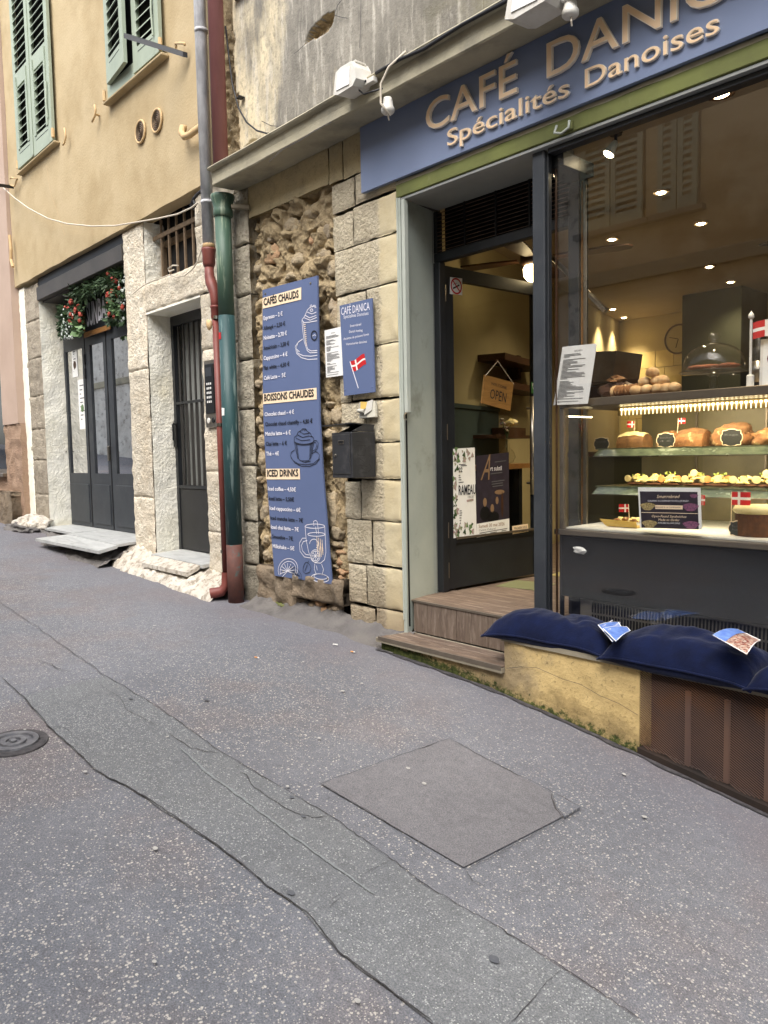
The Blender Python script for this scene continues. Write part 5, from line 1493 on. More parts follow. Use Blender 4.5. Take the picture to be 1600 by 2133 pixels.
# table flag pole
c = T(1561, .46)
t = thing('table_flag', c, 'white wooden table flagpole with red and white cross flag on the case', 'flag')
g = G(); g.box(c.x - .055, c.x + .055, c.y - .04, c.y + .04, c.z, c.z + .012, .004); g.mk('foot', M['whitep'], t)
g = G(); g.box(c.x - .014, c.x + .014, c.y - .014, c.y + .014, c.z + .0125, c.z + .075, .005); g.mk('socket', M['whitep'], t)
mk('pole', *tube([c + Vector((0, 0, .07)), c + Vector((0, 0, .325))], .006, 12), M['whitep'], t)
mk('finial', *lathe([(.005, .325), (.014, .335), (.011, .35), (.003, .36), (0, .366)], c, 14), M['whitep'], t, smooth=True)
v = []; f = []; mi = []
X = [0, .11, .22, .33, .45, .6, .75, .9, 1.0]; Zs = [0, .40, .60, 1.0]
for z in Zs:
    for x in X: v.append(c + Vector((.008 + x * .22, .012 * math.sin(x * 7), .235 + z * .075 + .012 * x + .006 * math.sin(x * 7))))
for j in range(3):
    for i in range(8):
        f.append((j * 9 + i, j * 9 + i + 1, (j + 1) * 9 + i + 1, (j + 1) * 9 + i)); mi.append(1 if (j == 1 or i == 2) else 0)
mk('cloth', v, f, None, t, mats=[M['rflag'], M['wflag']], fm=mi)
# framed sign and bottles at the edge
q = [Vector((at(1581, 812, .5).x, .5, ZTP)), Vector((at(1660, 812, .5).x, .5, ZTP)), Vector((at(1664, 700, .5).x, .5, ZTP + .235)), Vector((at(1585, 700, .5).x, .5, ZTP + .235))]
t = thing('framed_card', q[0], 'white framed printed card at the right edge beside the table flag', 'card')
mk('frame', *hexa(q, (0, .012, 0)), M['whitep'], t)
q2 = [qpt(q, a, b) + Vector((0, -.001, 0)) for a, b in ((.08, .07), (.92, .07), (.92, .95), (.08, .95))]
mk('print', *hexa(q2, (0, .0005, 0)), M['paper'], t)
for (u, v_, r, mm) in ((.35, .62, .03, 'plum'), (.4, .35, .03, 'bluep'), (.55, .8, .02, 'plum')):
    cc = qpt(q2, u, v_); mk('picture', [cc + Vector((r * math.cos(a), -.001, r * math.sin(a))) for a in lin(0, 6.283, 12)[:-1]], [tuple(range(12))], M[mm], t)
c = T(1578, .62)
t = thing('dark_bottle', c, 'tall dark bottle standing behind the table flagpole', 'bottle')
mk('body', *lathe([(.032, 0), (.034, .01), (.034, .19), (.026, .21), (.016, .225), (.016, .33)], c, 20), M['black'], t, smooth=True)
mk('label', *lathe([(.035, .05), (.035, .15)], c, 20), M['steel'], t, smooth=True)
# tissue on the plinth glass
q = [at(1200, 1150, .135), at(1230, 1150, .135), at(1224, 1139, .13), at(1204, 1134, .13)]
o = mk('crumpled_tissue', *blob((q[0].x + .035, .115, q[0].z + .014), (.036, .01, .017), 2, .5, 2, 1.5), M['paper']); tag(o, 'crumpled white tissue stuck low behind the window glass', 'tissue')

# ============================================================ MENU BOARD AND SMALL SIGNS
YM = -.045
def px(x, y, Y=YM - .002): return at(x, y, Y)
mb = thing('menu_board', at(630, 1208, YM), 'tall blue drinks menu board with CAFÉS CHAUDS, BOISSONS CHAUDES and ICED DRINKS lists', 'menu board')
LE = [(547, 604), (547.5, 820), (549, 880), (554, 976), (560.5, 1060), (572, 1199)]
RE = [(661, 574), (664, 794), (666, 880), (671, 962), (677, 1044), (691, 1217)]
g = G()
for i in range(5):
    g.add(*hexa([at(*LE[i + 1], YM), at(*RE[i + 1], YM), at(*RE[i], YM), at(*LE[i], YM)], (0, .012, 0)))
g.mk('panel', M['boardblue'], mb)
mk('bracket', *boxg(-4.6, -4.2, YM + .012, .05, 2.5, 2.56, 0), M['brown'], mb); mk('bracket', *boxg(-4.6, -4.2, YM + .012, .05, .95, 1.0, 0), M['brown'], mb)
for a, b in ((553, 612), (647, 590), (590, 1190), (683, 1205)): mk('screw', *lathe([(0, -.004), (.008, -.003), (.009, 0)], at(a, b, YM), 10, 'y'), M['steel'], mb)
def quad(par, nm, pts, m, Y, d=.0012): return mk(nm, *hexa([at(x, y, Y) for x, y in pts], (0, d, 0)), M[m], par)
def ltext(par, s, x0, y0, x1, cap, m, Y, y1=None, off=.012, italic=0):
    p = at(x0, y0, Y); p1 = at(x1, y0, Y)
    U = Vector((1, 0, 0))
    if y1 is not None: U = at(x1, y1, Y) - p
    v, f = text_on(s, p, U, (0, 0, 1), p1.x - p.x, cap, off=off, lift=.0006, italic=italic)
    return mk('lettering', v, f, M[m], par)
for b in (((547.2, 643), (627.4, 623.8), (627.4, 598.3), (547, 621)), ((548.5, 841.9), (659.9, 831.5), (659.1, 807.5), (547.7, 820.2)), ((554.8, 998.5), (625, 998.5), (624.2, 976.2), (553.5, 976.5))):
    quad(mb, 'heading_band', b, 'cream', YM - .003)
for s, x0, y0, x1, y1 in (('CAFÉS CHAUDS', 549.3, 636.3, 622.8, 619.0), ('BOISSONS CHAUDES', 550.5, 835.4, 654.2, 825.5), ('ICED DRINKS', 556.7, 992.4, 621.6, 991.8)):
    ltext(mb, s, x0, y0, x1, .047, 'ink', YM - .0045, y1, off=.03)
for i, (s, x0, y0, x1) in enumerate((('Espresso – 2 €', 548.5, 667, 588.4), ('Allongé – 2,50 €', 548.5, 688, 593.8), ('Noisette – 2,70 €', 548.8, 708.2, 597.3), ('Américain – 3,50 €', 548.8, 729.4, 601.9),
        ('Cappuccino – 4 €', 548.8, 750.3, 598.5), ('Flat white – 4,50 €', 548.8, 770.7, 602.4), ('Café Latte –  5€', 549.3, 791.6, 594.5), ('Chocolat chaud – 4 €', 550.8, 867.1, 612.1),
        ('Chocolat chaud chantilly – 4,80 €', 551.6, 887.7, 650.6), ('Matcha latte – 6 €', 552.3, 907.6, 605.1), ('Chai latte – 6 €', 553.1, 928.4, 596.9), ('Thé – 4€', 554, 948.9, 580.5),
        ('Iced coffee – 4,50€', 558.5, 1021.5, 615.8), ('Iced latte – 5,50€', 560, 1041.6, 611.9), ('Iced cappuccino – 6€', 561.3, 1061.8, 625.3), ('Iced matcha latte – 7€', 563, 1082.2, 630.3),
        ('Iced chai latte – 7€', 564.3, 1101, 621.6), ('Smoothie – 7€', 566.3, 1120.9, 609.2), ('Milkshake – 5€', 567.6, 1140.6, 612.5))):
    ltext(mb, s, x0 + .8, y0, x1 + .8, .027, 'inkw' if i in (0, 2, 4, 6, 7, 9, 11, 12, 14, 16, 18) else 'ink', YM - .0028, off=.020)
def draw(par, lines, m, Y=YM - .003, w=.0045, nm='drawing'):
    g = G()
    for L in lines:
        g.add(*ribbon([at(x, y, Y) for x, y in L], w, (0, -1, 0)))
    return g.mk(nm, M[m], par)
def ell(cx, cy, rx, ry, a0=0, a1=360, n=18, rot=0):
    return [(cx + rx * math.cos(R(a)) * math.cos(rot) - ry * math.sin(R(a)) * math.sin(rot), cy + rx * math.cos(R(a)) * math.sin(rot) + ry * math.sin(R(a)) * math.cos(rot)) for a in lin(a0, a1, n)]
# tall latte cup, cut by the right edge of the board
draw(mb, [[(629, 667), (631, 690), (634, 712), (640, 730), (646, 735), (661, 734)], [(632, 670), (636, 710), (641, 727), (648, 731), (661, 730)], [(629, 667), (634, 672), (645, 671), (660.5, 668)],
          [(629, 666), (634, 660), (637, 653), (641, 645), (646, 640), (652, 638), (659, 640)], [(636, 657), (645, 662), (659, 657)], [(634, 662), (646, 667), (660, 661)], [(640, 650), (650, 654), (659, 650)], ell(649, 646, 3, 2.5),
          [(647, 641), (646, 636), (649, 635), (651, 640), (653, 636), (657, 636), (656, 642)],
          [(631, 706), (622, 712), (615, 722), (618, 736), (628, 745), (642, 749), (661, 747.5)], [(617, 725), (621, 736), (632, 741), (648, 742), (661, 740)], [(620, 716), (617, 726), (624, 733)]], 'inkw')
for i in range(11): draw(mb, [[(632.5 + i * .35, 676 + i * 4.3), (636.5 + i * .35, 675.6 + i * 4.3)]], 'cream', w=.004, nm='hatching')
draw(mb, [ell(654.5, 699, 6, 9.5)], 'ink', w=.009); draw(mb, [[(651, 700), (655, 697), (658, 699)]], 'inkw', w=.003)
# black cup with whipped cream
draw(mb, [[(613, 920), (616, 937), (620, 953), (626, 960), (643, 959.5), (648, 952), (651, 937), (653.5, 920)], ell(633, 918, 20.5, 7, 0, 180), ell(633, 921, 19, 6, 10, 170), [(613, 918), (613, 911), (618, 907), (621, 900), (627, 897), (630, 893), (636, 893), (641, 899), (646, 902), (649, 908), (653, 912), (653.5, 919)],
          [(620, 906), (630, 911), (644, 908), (650, 910)], [(624, 899), (633, 904), (645, 902)], [(616, 912), (628, 918), (646, 916)], [(631, 898), (630, 893), (633, 894), (634, 898), (637, 893), (638, 897)],
          [(653, 918), (659, 917.5), (663, 923), (661, 934), (655, 942), (649, 945)], [(653, 922), (658, 922), (660, 927), (657, 936), (651, 940)],
          [(614, 937), (607, 942), (605, 949), (610, 959), (621, 966), (636, 968), (652, 966), (663, 957), (666, 948), (661, 942), (656, 941)], [(606, 953), (614, 964), (628, 971), (645, 971.5), (658, 966), (666, 955)], [(623, 958), (634, 963), (647, 961)]], 'ink')
for i in range(12): draw(mb, [[(615.5 + i * .35, 925 + i * 2.7), (619.5 + i * .3, 925.4 + i * 2.7)], [(645 - i * .1, 925 + i * 2.7), (651.5 - i * .35, 924.6 + i * 2.7)]], 'ink', w=.0035, nm='hatching')
# hot toddy glass, lemon slice, strawberries
draw(mb, [ell(656, 1096, 20.5, 4.5), [(635.5, 1096), (638, 1125), (643, 1150), (650, 1166), (656, 1172), (668, 1173), (676, 1166), (679, 1150), (678, 1125), (676.5, 1097)], ell(659, 1113, 18, 4),
          [(638, 1121), (630, 1121), (624, 1131), (625, 1148), (634, 1160), (646, 1162)], [(640, 1126), (632, 1128), (628, 1136), (630, 1147), (637, 1155), (644, 1156)],
          [(654, 1096), (653, 1086), (658, 1084), (661, 1087), (664, 1112)], [(657, 1097), (660, 1112)], ell(654, 1133, 9, 10, 180, 420, 14), ell(657, 1158, 10, 13), ell(657, 1158, 7.5, 10),
          [(656, 1174), (655, 1186), (659, 1196)], [(670, 1175), (674, 1186), (671, 1198)], [(659, 1178), (661, 1188)], ell(667, 1204, 18.5, 8.5, 0, 360, 20, .12), ell(668, 1201, 14, 5.5, 0, 360, 20, .12)] + [[(657, 1158), (657 + 7 * math.cos(a), 1158 + 9 * math.sin(a))] for a in lin(0, 5.5, 7)], 'inkw')
for i in range(12): draw(mb, [[(660 + (i % 4) * 3.6, 1118 + i * 2), (662.5 + (i % 4) * 3.5, 1160 - (i % 5) * 4)]], 'cream', w=.0045, nm='hatching')
draw(mb, [ell(600, 1186, 20, 23, 130, 385, 20, .35), ell(600, 1188, 16, 19, 130, 385, 20, .35)] + [[(599, 1190), (599 + 15 * math.cos(a), 1190 + 17 * math.sin(a))] for a in lin(2.4, 6.6, 9)], 'inkw')
draw(mb, [[(604, 1178), (608, 1186), (606, 1190), (612, 1200), (620, 1206), (629, 1206), (627, 1196), (620, 1186), (613, 1181), (609, 1184), (604, 1178)], [(636, 1172), (632, 1180), (631, 1190), (636, 1195), (645, 1192), (648, 1184), (645, 1176), (639, 1171), (636, 1172)], [(640, 1176), (635, 1190)], [(643, 1168), (641, 1173), (645, 1176)]] +
     [[(608 + i * 3, 1185 + i * 2.6), (610 + i * 3, 1196 + i * 1.2)] for i in range(6)] + [[(613 + i * 2.6, 1185 + i * 3), (611 + i * 2.6, 1197 + i)] for i in range(5)], 'ink', w=.0042)

sb = thing('small_sign', at(744, 822, -.03), 'small blue CAFÉ DANICA sign with a red and white flag on a stick', 'sign')
quad(sb, 'panel', ((717, 824.5), (780.5, 816.5), (774.5, 620.8), (707.5, 637)), 'boardblue', -.034, .010)
for s, x0, y0, x1, y1, cp, m_, of in (('CAFÉ DANICA', 711, 656.5, 770.5, 645, .046, 'inkw', .0), ('Spécialités Danoises', 716, 663.5, 768, 655.5, .021, 'inkw', .0), ('Smørrebrød', 729.5, 681.5, 752.5, 677.5, .015, 'inkw', 0),
                                  ('Danish hotdog', 727.5, 693.5, 755.5, 690, .015, 'inkw', 0), ('Assiettes de poissons fumés', 716, 708.5, 769, 698, .015, 'inkw', 0), ('Viennoiseries danoises', 721, 719.5, 764.5, 713.5, .015, 'inkw', 0)):
    ltext(sb, s, x0, y0, x1, cp, m_, -.0345, y1, off=of)
# waving flag print
def fl(u, v):      # u along, v down in pixels
    x = 730 + 29 * u + 4 * v; y = 752 - 14 * u + 22 * v + 2.2 * math.sin(u * 5.5)
    return at(x, y, -.0352)
v = []; f = []; mi = []
US = [0, .1, .2, .30, .40, .5, .6, .7, .8, .9, 1.0]; VS = [0, .41, .57, 1.0]
for b in VS:
    for a in US: v.append(fl(a, b))
for j in range(3):
    for i in range(10): f.append((j * 11 + i, (j + 1) * 11 + i, (j + 1) * 11 + i + 1, j * 11 + i + 1)); mi.append(1 if (j == 1 or i == 3) else 0)
mk('flag_print', v, f, None, sb, mats=[M['rflag'], M['wflag']], fm=mi)
mk('stick_print', *ribbon([at(729, 753, -.0356), at(746.5, 808.5, -.0356)], .007, (0, -1, 0)), M['inkw'], sb)
for a, b in ((719, 812), (775, 806)): mk('screw', *lathe([(0, -.003), (.006, -.002), (.007, 0)], at(a, b, -.034), 10, 'y'), M['boardblue'], sb)
wm = thing('wall_menu', at(695, 786, -.03), 'white paper menu sheet half behind the small blue sign', 'menu')
q = [at(679.5, 786.5, -.020), at(716, 781.5, -.020), at(712, 680, -.020), at(676, 688.5, -.020)]
mk('sheet', *hexa(q, (0, .006, 0)), M['paper'], wm)
papertext(wm, q, (0, -1, 0), 5)

# ============================================================ MAILBOX
mx0, mx1, mz0, mz1 = -3.795, -3.60, 1.475, 1.755
m_ = thing('mailbox', (-3.70, -.02, mz0), 'black metal mailbox with open lid and scratched side on the stone pier', 'mailbox')
mk('body', *boxg(mx0, mx1, -.205, -.012, mz0, mz1, .004), M['mailbox'], m_)
mk('door', *boxg(mx0 + .014, mx1 - .012, -.209, -.2055, mz0 + .025, mz1 - .012, .0015), M['mailbox'], m_)
mk('door_edge', *ribbon([Vector((mx0 + .016, -.2096, mz0 + .026)), Vector((mx1 - .014, -.2096, mz0 + .026)), Vector((mx1 - .014, -.2096, mz1 - .014)), Vector((mx0 + .016, -.2096, mz1 - .014))], .0022, (0, -1, 0), 0, True), M['steel'], m_)
g = G(); g.box(mx0 + .07, mx0 + .125, -.2125, -.2095, mz1 - .072, mz1 - .048, .001); g.mk('name_frame', M['steel'], m_)
g = G(); g.box(mx0 + .075, mx0 + .12, -.2135, -.2126, mz1 - .068, mz1 - .052); g.mk('name_slot', M['black'], m_)
mk('lock', *lathe([(0, -.008), (.008, -.007), (.010, 0)], (mx0 + .04, -.209, 1.615), 14, 'y'), M['steel'], m_)
mk('lid', *hexa([(mx0 - .045, -.245, mz1 + .042), (mx1 + .0, -.20, mz1 + .052), (mx1 + .0, -.015, mz1 + .040), (mx0 - .02, -.02, mz1 + .035)], (0, 0, .006)), M['mailbox'], m_)
mk('lid_side', *hexa([(mx1 - .002, -.20, mz1 + .006), (mx1 - .002, -.02, mz1 + .004), (mx1 - .002, -.02, mz1 + .040), (mx1 - .002, -.10, mz1 + .048)], (-.003, 0, 0)), M['mailbox'], m_)
mk('inner_flap', *hexa([(mx0 + .01, -.15, mz1 + .002), (mx1 - .01, -.15, mz1 + .002), (mx1 - .02, -.06, mz1 + .038), (mx0 + .02, -.06, mz1 + .038)], (0, 0, .003)), M['black'], m_)
# scratches on the side
xx = mx1 + .0006
def sl(P): return [Vector((xx, -.20 + a * .19, mz0 + b * .28)) for a, b in P]
g = G()
for P in ([(.15, .80), (.45, .78), (.2, .70), (.55, .70)], [(.25, .62), (.2, .5), (.5, .48), (.55, .62)], [(.3, .42), (.5, .34), (.3, .28), (.6, .24)], [(.35, .22), (.55, .16), (.35, .12), (.6, .1)], [(.7, .3), (.8, .2), (.65, .12)]):
    g.add(*ribbon(sl(P), .0022, (1, 0, 0)))
g.mk('scratches', M['black'], m_)
c = at(775, 848, -.03)
jb = thing('junction_box', (c.x, -.02, c.z - .06), 'small torn junction box covered in plastic and tape above the mailbox', 'junction box')
box('base', -3.725, -3.575, -.035, -.010, 1.845, 1.945, M['greyplastic'], jb, .003)
mk('tape', *hexa([(-3.70, -.044, 1.90), (-3.64, -.042, 1.905), (-3.635, -.040, 1.942), (-3.70, -.042, 1.948)], (0, .006, 0)), M['kraft'], jb)
mk('film', *hexa([(-3.665, -.046, 1.862), (-3.60, -.040, 1.89), (-3.585, -.040, 1.955), (-3.63, -.046, 1.945)], (0, .003, 0)), M['plastic'], jb)
mk('tube', *tube([(-3.715, -.05, 1.893), (-3.66, -.046, 1.886)], .013, 10), M['greyplastic'], jb)
mk('socket', *tube([(-3.718, -.0505, 1.8935), (-3.714, -.050, 1.893)], .009, 8), M['black'], jb)

# ============================================================ FLOOD LAMPS AND CONDUIT ON THE CORNICE
def flood(px_, py_, s, lb, mirror=False, yaw=0.0):
    c = at(px_, py_, -.27)
    t = thing('flood_lamp', (c.x, c.y, c.z - .05), lb, 'flood lamp', 'white flood lamps on the cornice')
    # wedge shaped housing: glass tilted down to the street
    w = .115 * s
    P = [(-.10, -.035), (-.075, .075), (-.03, .088), (.06, .088), (.085, .05), (.10, -.015), (.07, -.045), (-.06, -.05)]
    v = [(c.x + a * s, c.y - w * .75, c.z + b * s) for a, b in P] + [(c.x + a * s * .96, c.y + w * .35, c.z + b * s + .012) for a, b in P]
    n = len(P)
    f = [tuple(range(n)), tuple(range(2 * n - 1, n - 1, -1))] + [(i, i + n, (i + 1) % n + n, (i + 1) % n) for i in range(n)]
    mk('housing', v, f, M['plastic'], t)
    mk('glass', *hexa([(c.x - .070 * s, c.y - w * .76, c.z - .025 * s), (c.x + .045 * s, c.y - w * .76, c.z - .03 * s), (c.x + .05 * s, c.y - w * .76, c.z + .062 * s), (c.x - .05 * s, c.y - w * .76, c.z + .062 * s)], (0, -.004, 0)), M['paper'], t)
    mk('rib', *boxg(c.x - .03 * s, c.x + .065 * s, c.y - w * .5, c.y + w * .2, c.z + .09 * s, c.z + .105 * s, .003), M['plastic'], t)
    mk('bracket', *boxg(c.x + .085 * s, c.x + .16 * s, c.y - .015, c.y + .02, c.z - .03 * s, c.z - .002 * s, .003), M['plastic'], t)
    mk('bolt', *lathe([(0, -.004), (.007, -.003), (.007, 0)], (c.x + .10 * s, c.y - .016, c.z - .012 * s), 8, 'y'), M['black'], t)
    return t, c
t, c = flood(742, 180, 1.0, 'small white flood lamp sitting on the cornice left of the blue sign')
mk('lead', *tube([c + Vector((.05, -.02, -.045)), c + Vector((.10, -.03, -.085)), c + Vector((.16, -.02, -.088)), c + Vector((.20, .02, -.075))], .005, 8), M['cable'], t)
t, c = flood(1130, 12, 1.25, 'larger white flood lamp above the word CAFÉ, cut by the top of the photo')
def dome(px_, py_, lb):
    c = at(px_, py_, -.25)
    t = thing('cable_junction_cup', (c.x, c.y, c.z - .04), lb, 'junction cup', 'round white cups under the cornice')
    mk('cup', *lathe([(0, -.038), (.028, -.037), (.036, -.028), (.037, -.012), (.030, .0), (.026, .03), (.022, .045)], (c.x, c.y, c.z), 18), M['plastic'], t, smooth=True)
    mk('drip_wire', *tube([(c.x + .005, c.y, c.z - .035), (c.x + .012, c.y - .01, c.z - .06), (c.x + .008, c.y, c.z - .075)], .004, 6), M['cablew'], t)
    return t, c
t, c = dome(808, 222, 'round white junction cup at the upper left corner of the blue sign')
a = at(805, 142, -.29)
o = mk('lamp_cable', *tube([a + Vector((.12, .03, .05)), a + Vector((.02, 0, .0)), a + Vector((-.035, -.01, -.07)), a + Vector((-.04, -.01, -.17)), a + Vector((.0, .02, -.24)), c + Vector((-.02, 0, -.03))], .006, 8), M['cablew'], smooth=True)
tag(o, 'thin white cable looping from the cornice down to the left junction cup', 'cable')
dome(1188, 18, 'round white junction cup hanging over the letter É, right of the big flood lamp')
P = [at(780, 156, -.28), at(830, 130, -.28), at(880, 106, -.28), at(960, 58, -.28), at(1060, 2, -.28), at(1200, -70, -.28)]
o = mk('lamp_cable', *tube([p + Vector((0, .01, .012 + .006 * (i % 2))) for i, p in enumerate(P)], .009, 8), M['cable'], smooth=True)
tag(o, 'black cable lying along the top of the cornice towards the upper right', 'cable')
P = [at(x, y, -.03) for x, y in ((470, 55), (476, 110), (484, 175), (497, 225), (514, 255), (535, 272), (556, 278), (580, 276), (600, 268), (620, 262))]
o = mk('hanging_cable', *tube(P, .0065, 8), M['cable'], smooth=True)
tag(o, 'black cable sagging down the grey wall beside the maroon pipe', 'cable')
mk('cable_tie', *boxg(at(499, 213, -.04).x - .03, at(499, 213, -.04).x + .02, -.05, -.005, at(499, 213).z, at(499, 213).z + .01, 0), M['cable'], o)

# ============================================================ PIPES
def col(px_, py_, Y): return at(px_, py_, Y)
xc = at(431, 400, -.13).x
t = thing('zinc_downpipe', (xc, -.13, 3.2), 'shiny grey zinc downpipe running down the corner of the orange wall', 'downpipe')
zb = at(440, 512, -.13).z
pts = [Vector((xc + .0, -.13, zb - .02)), Vector((xc - .01, -.13, 5.6)), Vector((xc - .01, -.13, 9.3))]
mk('pipe', *tube(pts, .045, 20), M['chrome'], t, smooth=True)
for z in (at(436, 420, -.13).z, at(425, 60, -.13).z):
    mk('collar', *tube([(xc, -.13, z - .012), (xc, -.13, z + .012)], .050, 20), M['chrome'], t, smooth=True)
xr = at(450.5, 700, -.14).x
t = thing('red_downpipe', (xr, -.14, .55), 'thin red brown plastic downpipe with offset elbow left of the green pipe', 'downpipe')
zz_ = lambda y: at(445, y, -.14).z
mk('hopper', *lathe([(.036, 0), (.048, .03), (.050, .10), (.055, .13), (.055, .145), (.036, .15)], (xc + .004, -.135, zb - .16), 20), M['redpipe'], t, smooth=True)
mk('offset', *tube([(xc + .004, -.135, zb - .14), (xc + .004, -.135, zb - .22), (xc + .03, -.137, zb - .28), (xr - .005, -.14, zb - .36), (xr, -.14, zb - .42), (xr, -.14, zb - .5)], [.036, .038, .044, .038, .034, .031], 18), M['redpipe'], t, smooth=True)
mk('socket', *lathe([(.030, 0), (.034, .01), (.034, .08), (.039, .085), (.039, .10), (.028, .105)], (xr, -.14, zb - .56), 18), M['redpipe'], t, smooth=True)
mk('mastic', *lathe([(.02, .07), (.044, .04), (.050, 0), (.02, .0)], (xc, -.13, zb - .012), 16), M['ironpaint'], t, smooth=True)
mk('mastic', *blob((xr - .02, -.185, zb - .60), (.028, .02, .04), 3, .3, 2), M['ironpaint'], t, smooth=True)
gb = gza(xr, -.14)
mk('pipe', *tube([(xr, -.14, zb - .55), (xr + .02, -.14, gb + .21)], .0265, 18), M['redpipe'], t, smooth=True)
for y in (660, 885, 1147):
    z = at(450, y, -.16).z; mk('clip', *tube([(xr + .01, -.14, z - .012), (xr + .01, -.14, z + .012)], .030, 18), M['steel'], t)
mk('shoe', *tube([(xr + .02, -.14, gb + .22), (xr + .02, -.145, gb + .12), (xr + .0, -.17, gb + .07), (xr - .05, -.24, gb + .055)], [.032, .034, .040, .044], 18, False), M['redpipe'], t, smooth=True)
mk('shoe_inside', *tube([(xr - .02, -.20, gb + .06), (xr - .049, -.238, gb + .055)], .038, 16), M['black'], t)
xg = (at(473.5, 700, -.115).x)
t = thing('green_downpipe', (xg, -.12, .55), 'thick old green cast iron downpipe, teal painted below, under the cornice corner', 'downpipe')
z1 = at(474, 640 + 12, -.17).z
gb = gza(xg, -.12)
z0g = at(475, 1135, -.17).z
mk('upper_pipe', *tube([(xg, -.115, z1), (xg - .005, -.115, 3.42)], .060, 24), M['green'], t, smooth=True)
mk('lower_pipe', *tube([(xg, -.115, z0g), (xg, -.115, z1)], .0612, 24), M['greenb'], t, smooth=True)
mk('rusty_foot', *tube([(xg, -.115, gb - .02), (xg, -.115, z0g)], .062, 24), M['pipefoot'], t, smooth=True)
mk('flared_head', *lathe([(.060, 0), (.072, .01), (.072, .05), (.068, .06), (.078, .11), (.090, .14), (.088, .16), (.07, .165)], (xg, -.115, 3.40), 24), M['green'], t, smooth=True)
mk('sticker', *hexa([(xg - .012, -.1785, 1.93), (xg + .018, -.1765, 1.93), (xg + .020, -.1765, 1.985), (xg - .010, -.1785, 1.99)], (0, .004, 0)), M['paper'], t)
mk('red_sticker', *hexa([(xg - .02, -.177, 2.50), (xg + .012, -.178, 2.50), (xg + .012, -.178, 2.55), (xg - .02, -.177, 2.55)], (0, .004, 0)), M['red'], t)
mk('strap', *tube([(xg + .1, -.10, 3.46), (xg + .2, -.01, 3.45)], .018, 6), M['slabstone'], t)
xm = at(454, 200, -.12).x
t = thing('maroon_downpipe', (xm, -.12, 3.75), 'thick maroon painted downpipe standing on the cornice end', 'downpipe')
mk('pipe', *tube([(xm, -.115, 3.725), (xm, -.115, 9.3)], .056, 24), M['maroon'], t, smooth=True)
o = mk('wall_bracket', *boxg(-5.06, -4.88, -.05, .0, at(490, 4, 0).z, at(490, 4, 0).z + .05, .004), M['brown']); tag(o, 'dark iron bracket on the grey wall beside the maroon pipe, top of photo', 'bracket')

# ============================================================ ORANGE BUILDING
ob = thing('orange_building', (-7.8, 0, .7), 'ochre rendered house with sage shutters above pale stone pillars', 'building')
OX0, OX1 = -10.27, -5.36
ZO = 3.765
def oy(x, z): return -.045 + .010 * noise.noise((x * .9, z * .9, 0)) + .003 * noise.noise((x * 5, z * 5, 0))
v, f = grid(120, 130, lambda u, t: (OX0 + (OX1 - OX0) * u, oy(OX0 + (OX1 - OX0) * u, ZO + 5.7 * t), ZO + 5.7 * t + (.012 * noise.noise((u * 14, 0, 0)) if t == 0 else 0)))
n0 = len(v); v += [(p[0], .1, p[2]) for p in v[:121]]
f += [(i, n0 + i, n0 + i + 1, i + 1) for i in range(120)]
v2 = [(OX1, oy(OX1, ZO), ZO), (OX1, .1, ZO), (OX1, .1, 9.46), (OX1, oy(OX1, 9), 9.46)]
n1 = len(v); v += v2; f.append((n1, n1 + 1, n1 + 2, n1 + 3))
mk('upper_wall', v, f, M['orange'], ob, smooth=False)
mk('hair_crack', *ribbon([at(x, y, -.058) for x, y in ((97, 345), (103, 390), (108, 410), (121, 445), (135, 490))], .004, (0, -1, 0)), M['ironpaint'], ob)
box('wall_core', -10.0, -5.2, .55, .7, .2, 9.4, M['void'], ob, 0)
def pier(name, x0, x1, z0, z1, m, parts, y=0.0, amp=.012, depth=.3, seed=0, nm='stone'):
    zs = [z0] + parts + [z1]
    for i in range(len(zs) - 1):
        rough_block(nm, x0, x1, zs[i], zs[i + 1], y, m, depth=depth, amp=amp, seed=seed + i, edge=.012, parent=ob, res=.03, fs=11, g=.001)
pier('p', -10.10, -9.60, gza(-9.9) - .05, 3.72, M['peckgrey'], [1.2, 1.62, 2.0, 2.4, 2.85, 3.3], .004, .016, seed=200)
rough_block('painted_strip', -10.27, -10.06, gza(-10.2) - .1, 3.74, -.006, M['stuc'], depth=.2, amp=.008, seed=230, parent=ob, g=0)
pier('p', -7.19, -6.765, .62, 3.76, M['peck'], [1.25, 2.45], 0, .014, seed=240)
pier('p', -5.76, -5.19, .60, 2.945, M['peck'], [1.0, 1.5, 2.05, 2.5], 0, .012, seed=260)
pier('p', -6.76, -5.19, 2.95, 3.20, M['peck'], [], -.004, .012, seed=280)
pier('p', -5.80, -5.19, 3.20, 3.76, M['peck'], [3.5], 0, .01, seed=290)
# smooth cream reveals
def reveal(x, z0, z1, y0, y1, sgn, m='stuc'):
    def fn(u, t):
        y = y0 + (y1 - y0) * u; z = z0 + (z1 - z0) * t
        return (x + sgn * (.008 * noise.noise((y * 6, z * 6, x)) + .006 * noise.noise((y * 25, z * 25, x))), y, z)
    v, f = grid(14, 90, fn)
    if sgn < 0: f = [q[::-1] for q in f]
    return mk('reveal', v, f, M[m], ob, smooth=True)
reveal(-9.578, .70, 3.56, .004, .30, 1)
reveal(-6.742, .66, 2.95, .01, .30, 1)
reveal(-6.742, 3.20, 3.76, .01, .20, 1)
box('reveal_back', -6.76, -5.76, .004, .30, 2.93, 2.948, M['stuc'], ob, 0)
box('wall_fill', -6.9, -5.8, .30, .5, 2.9, 3.2, M['stuc'], ob, 0); box('wall_fill', -7.18, -6.80, .28, .5, .5, 3.7, M['stuc'], ob, 0)
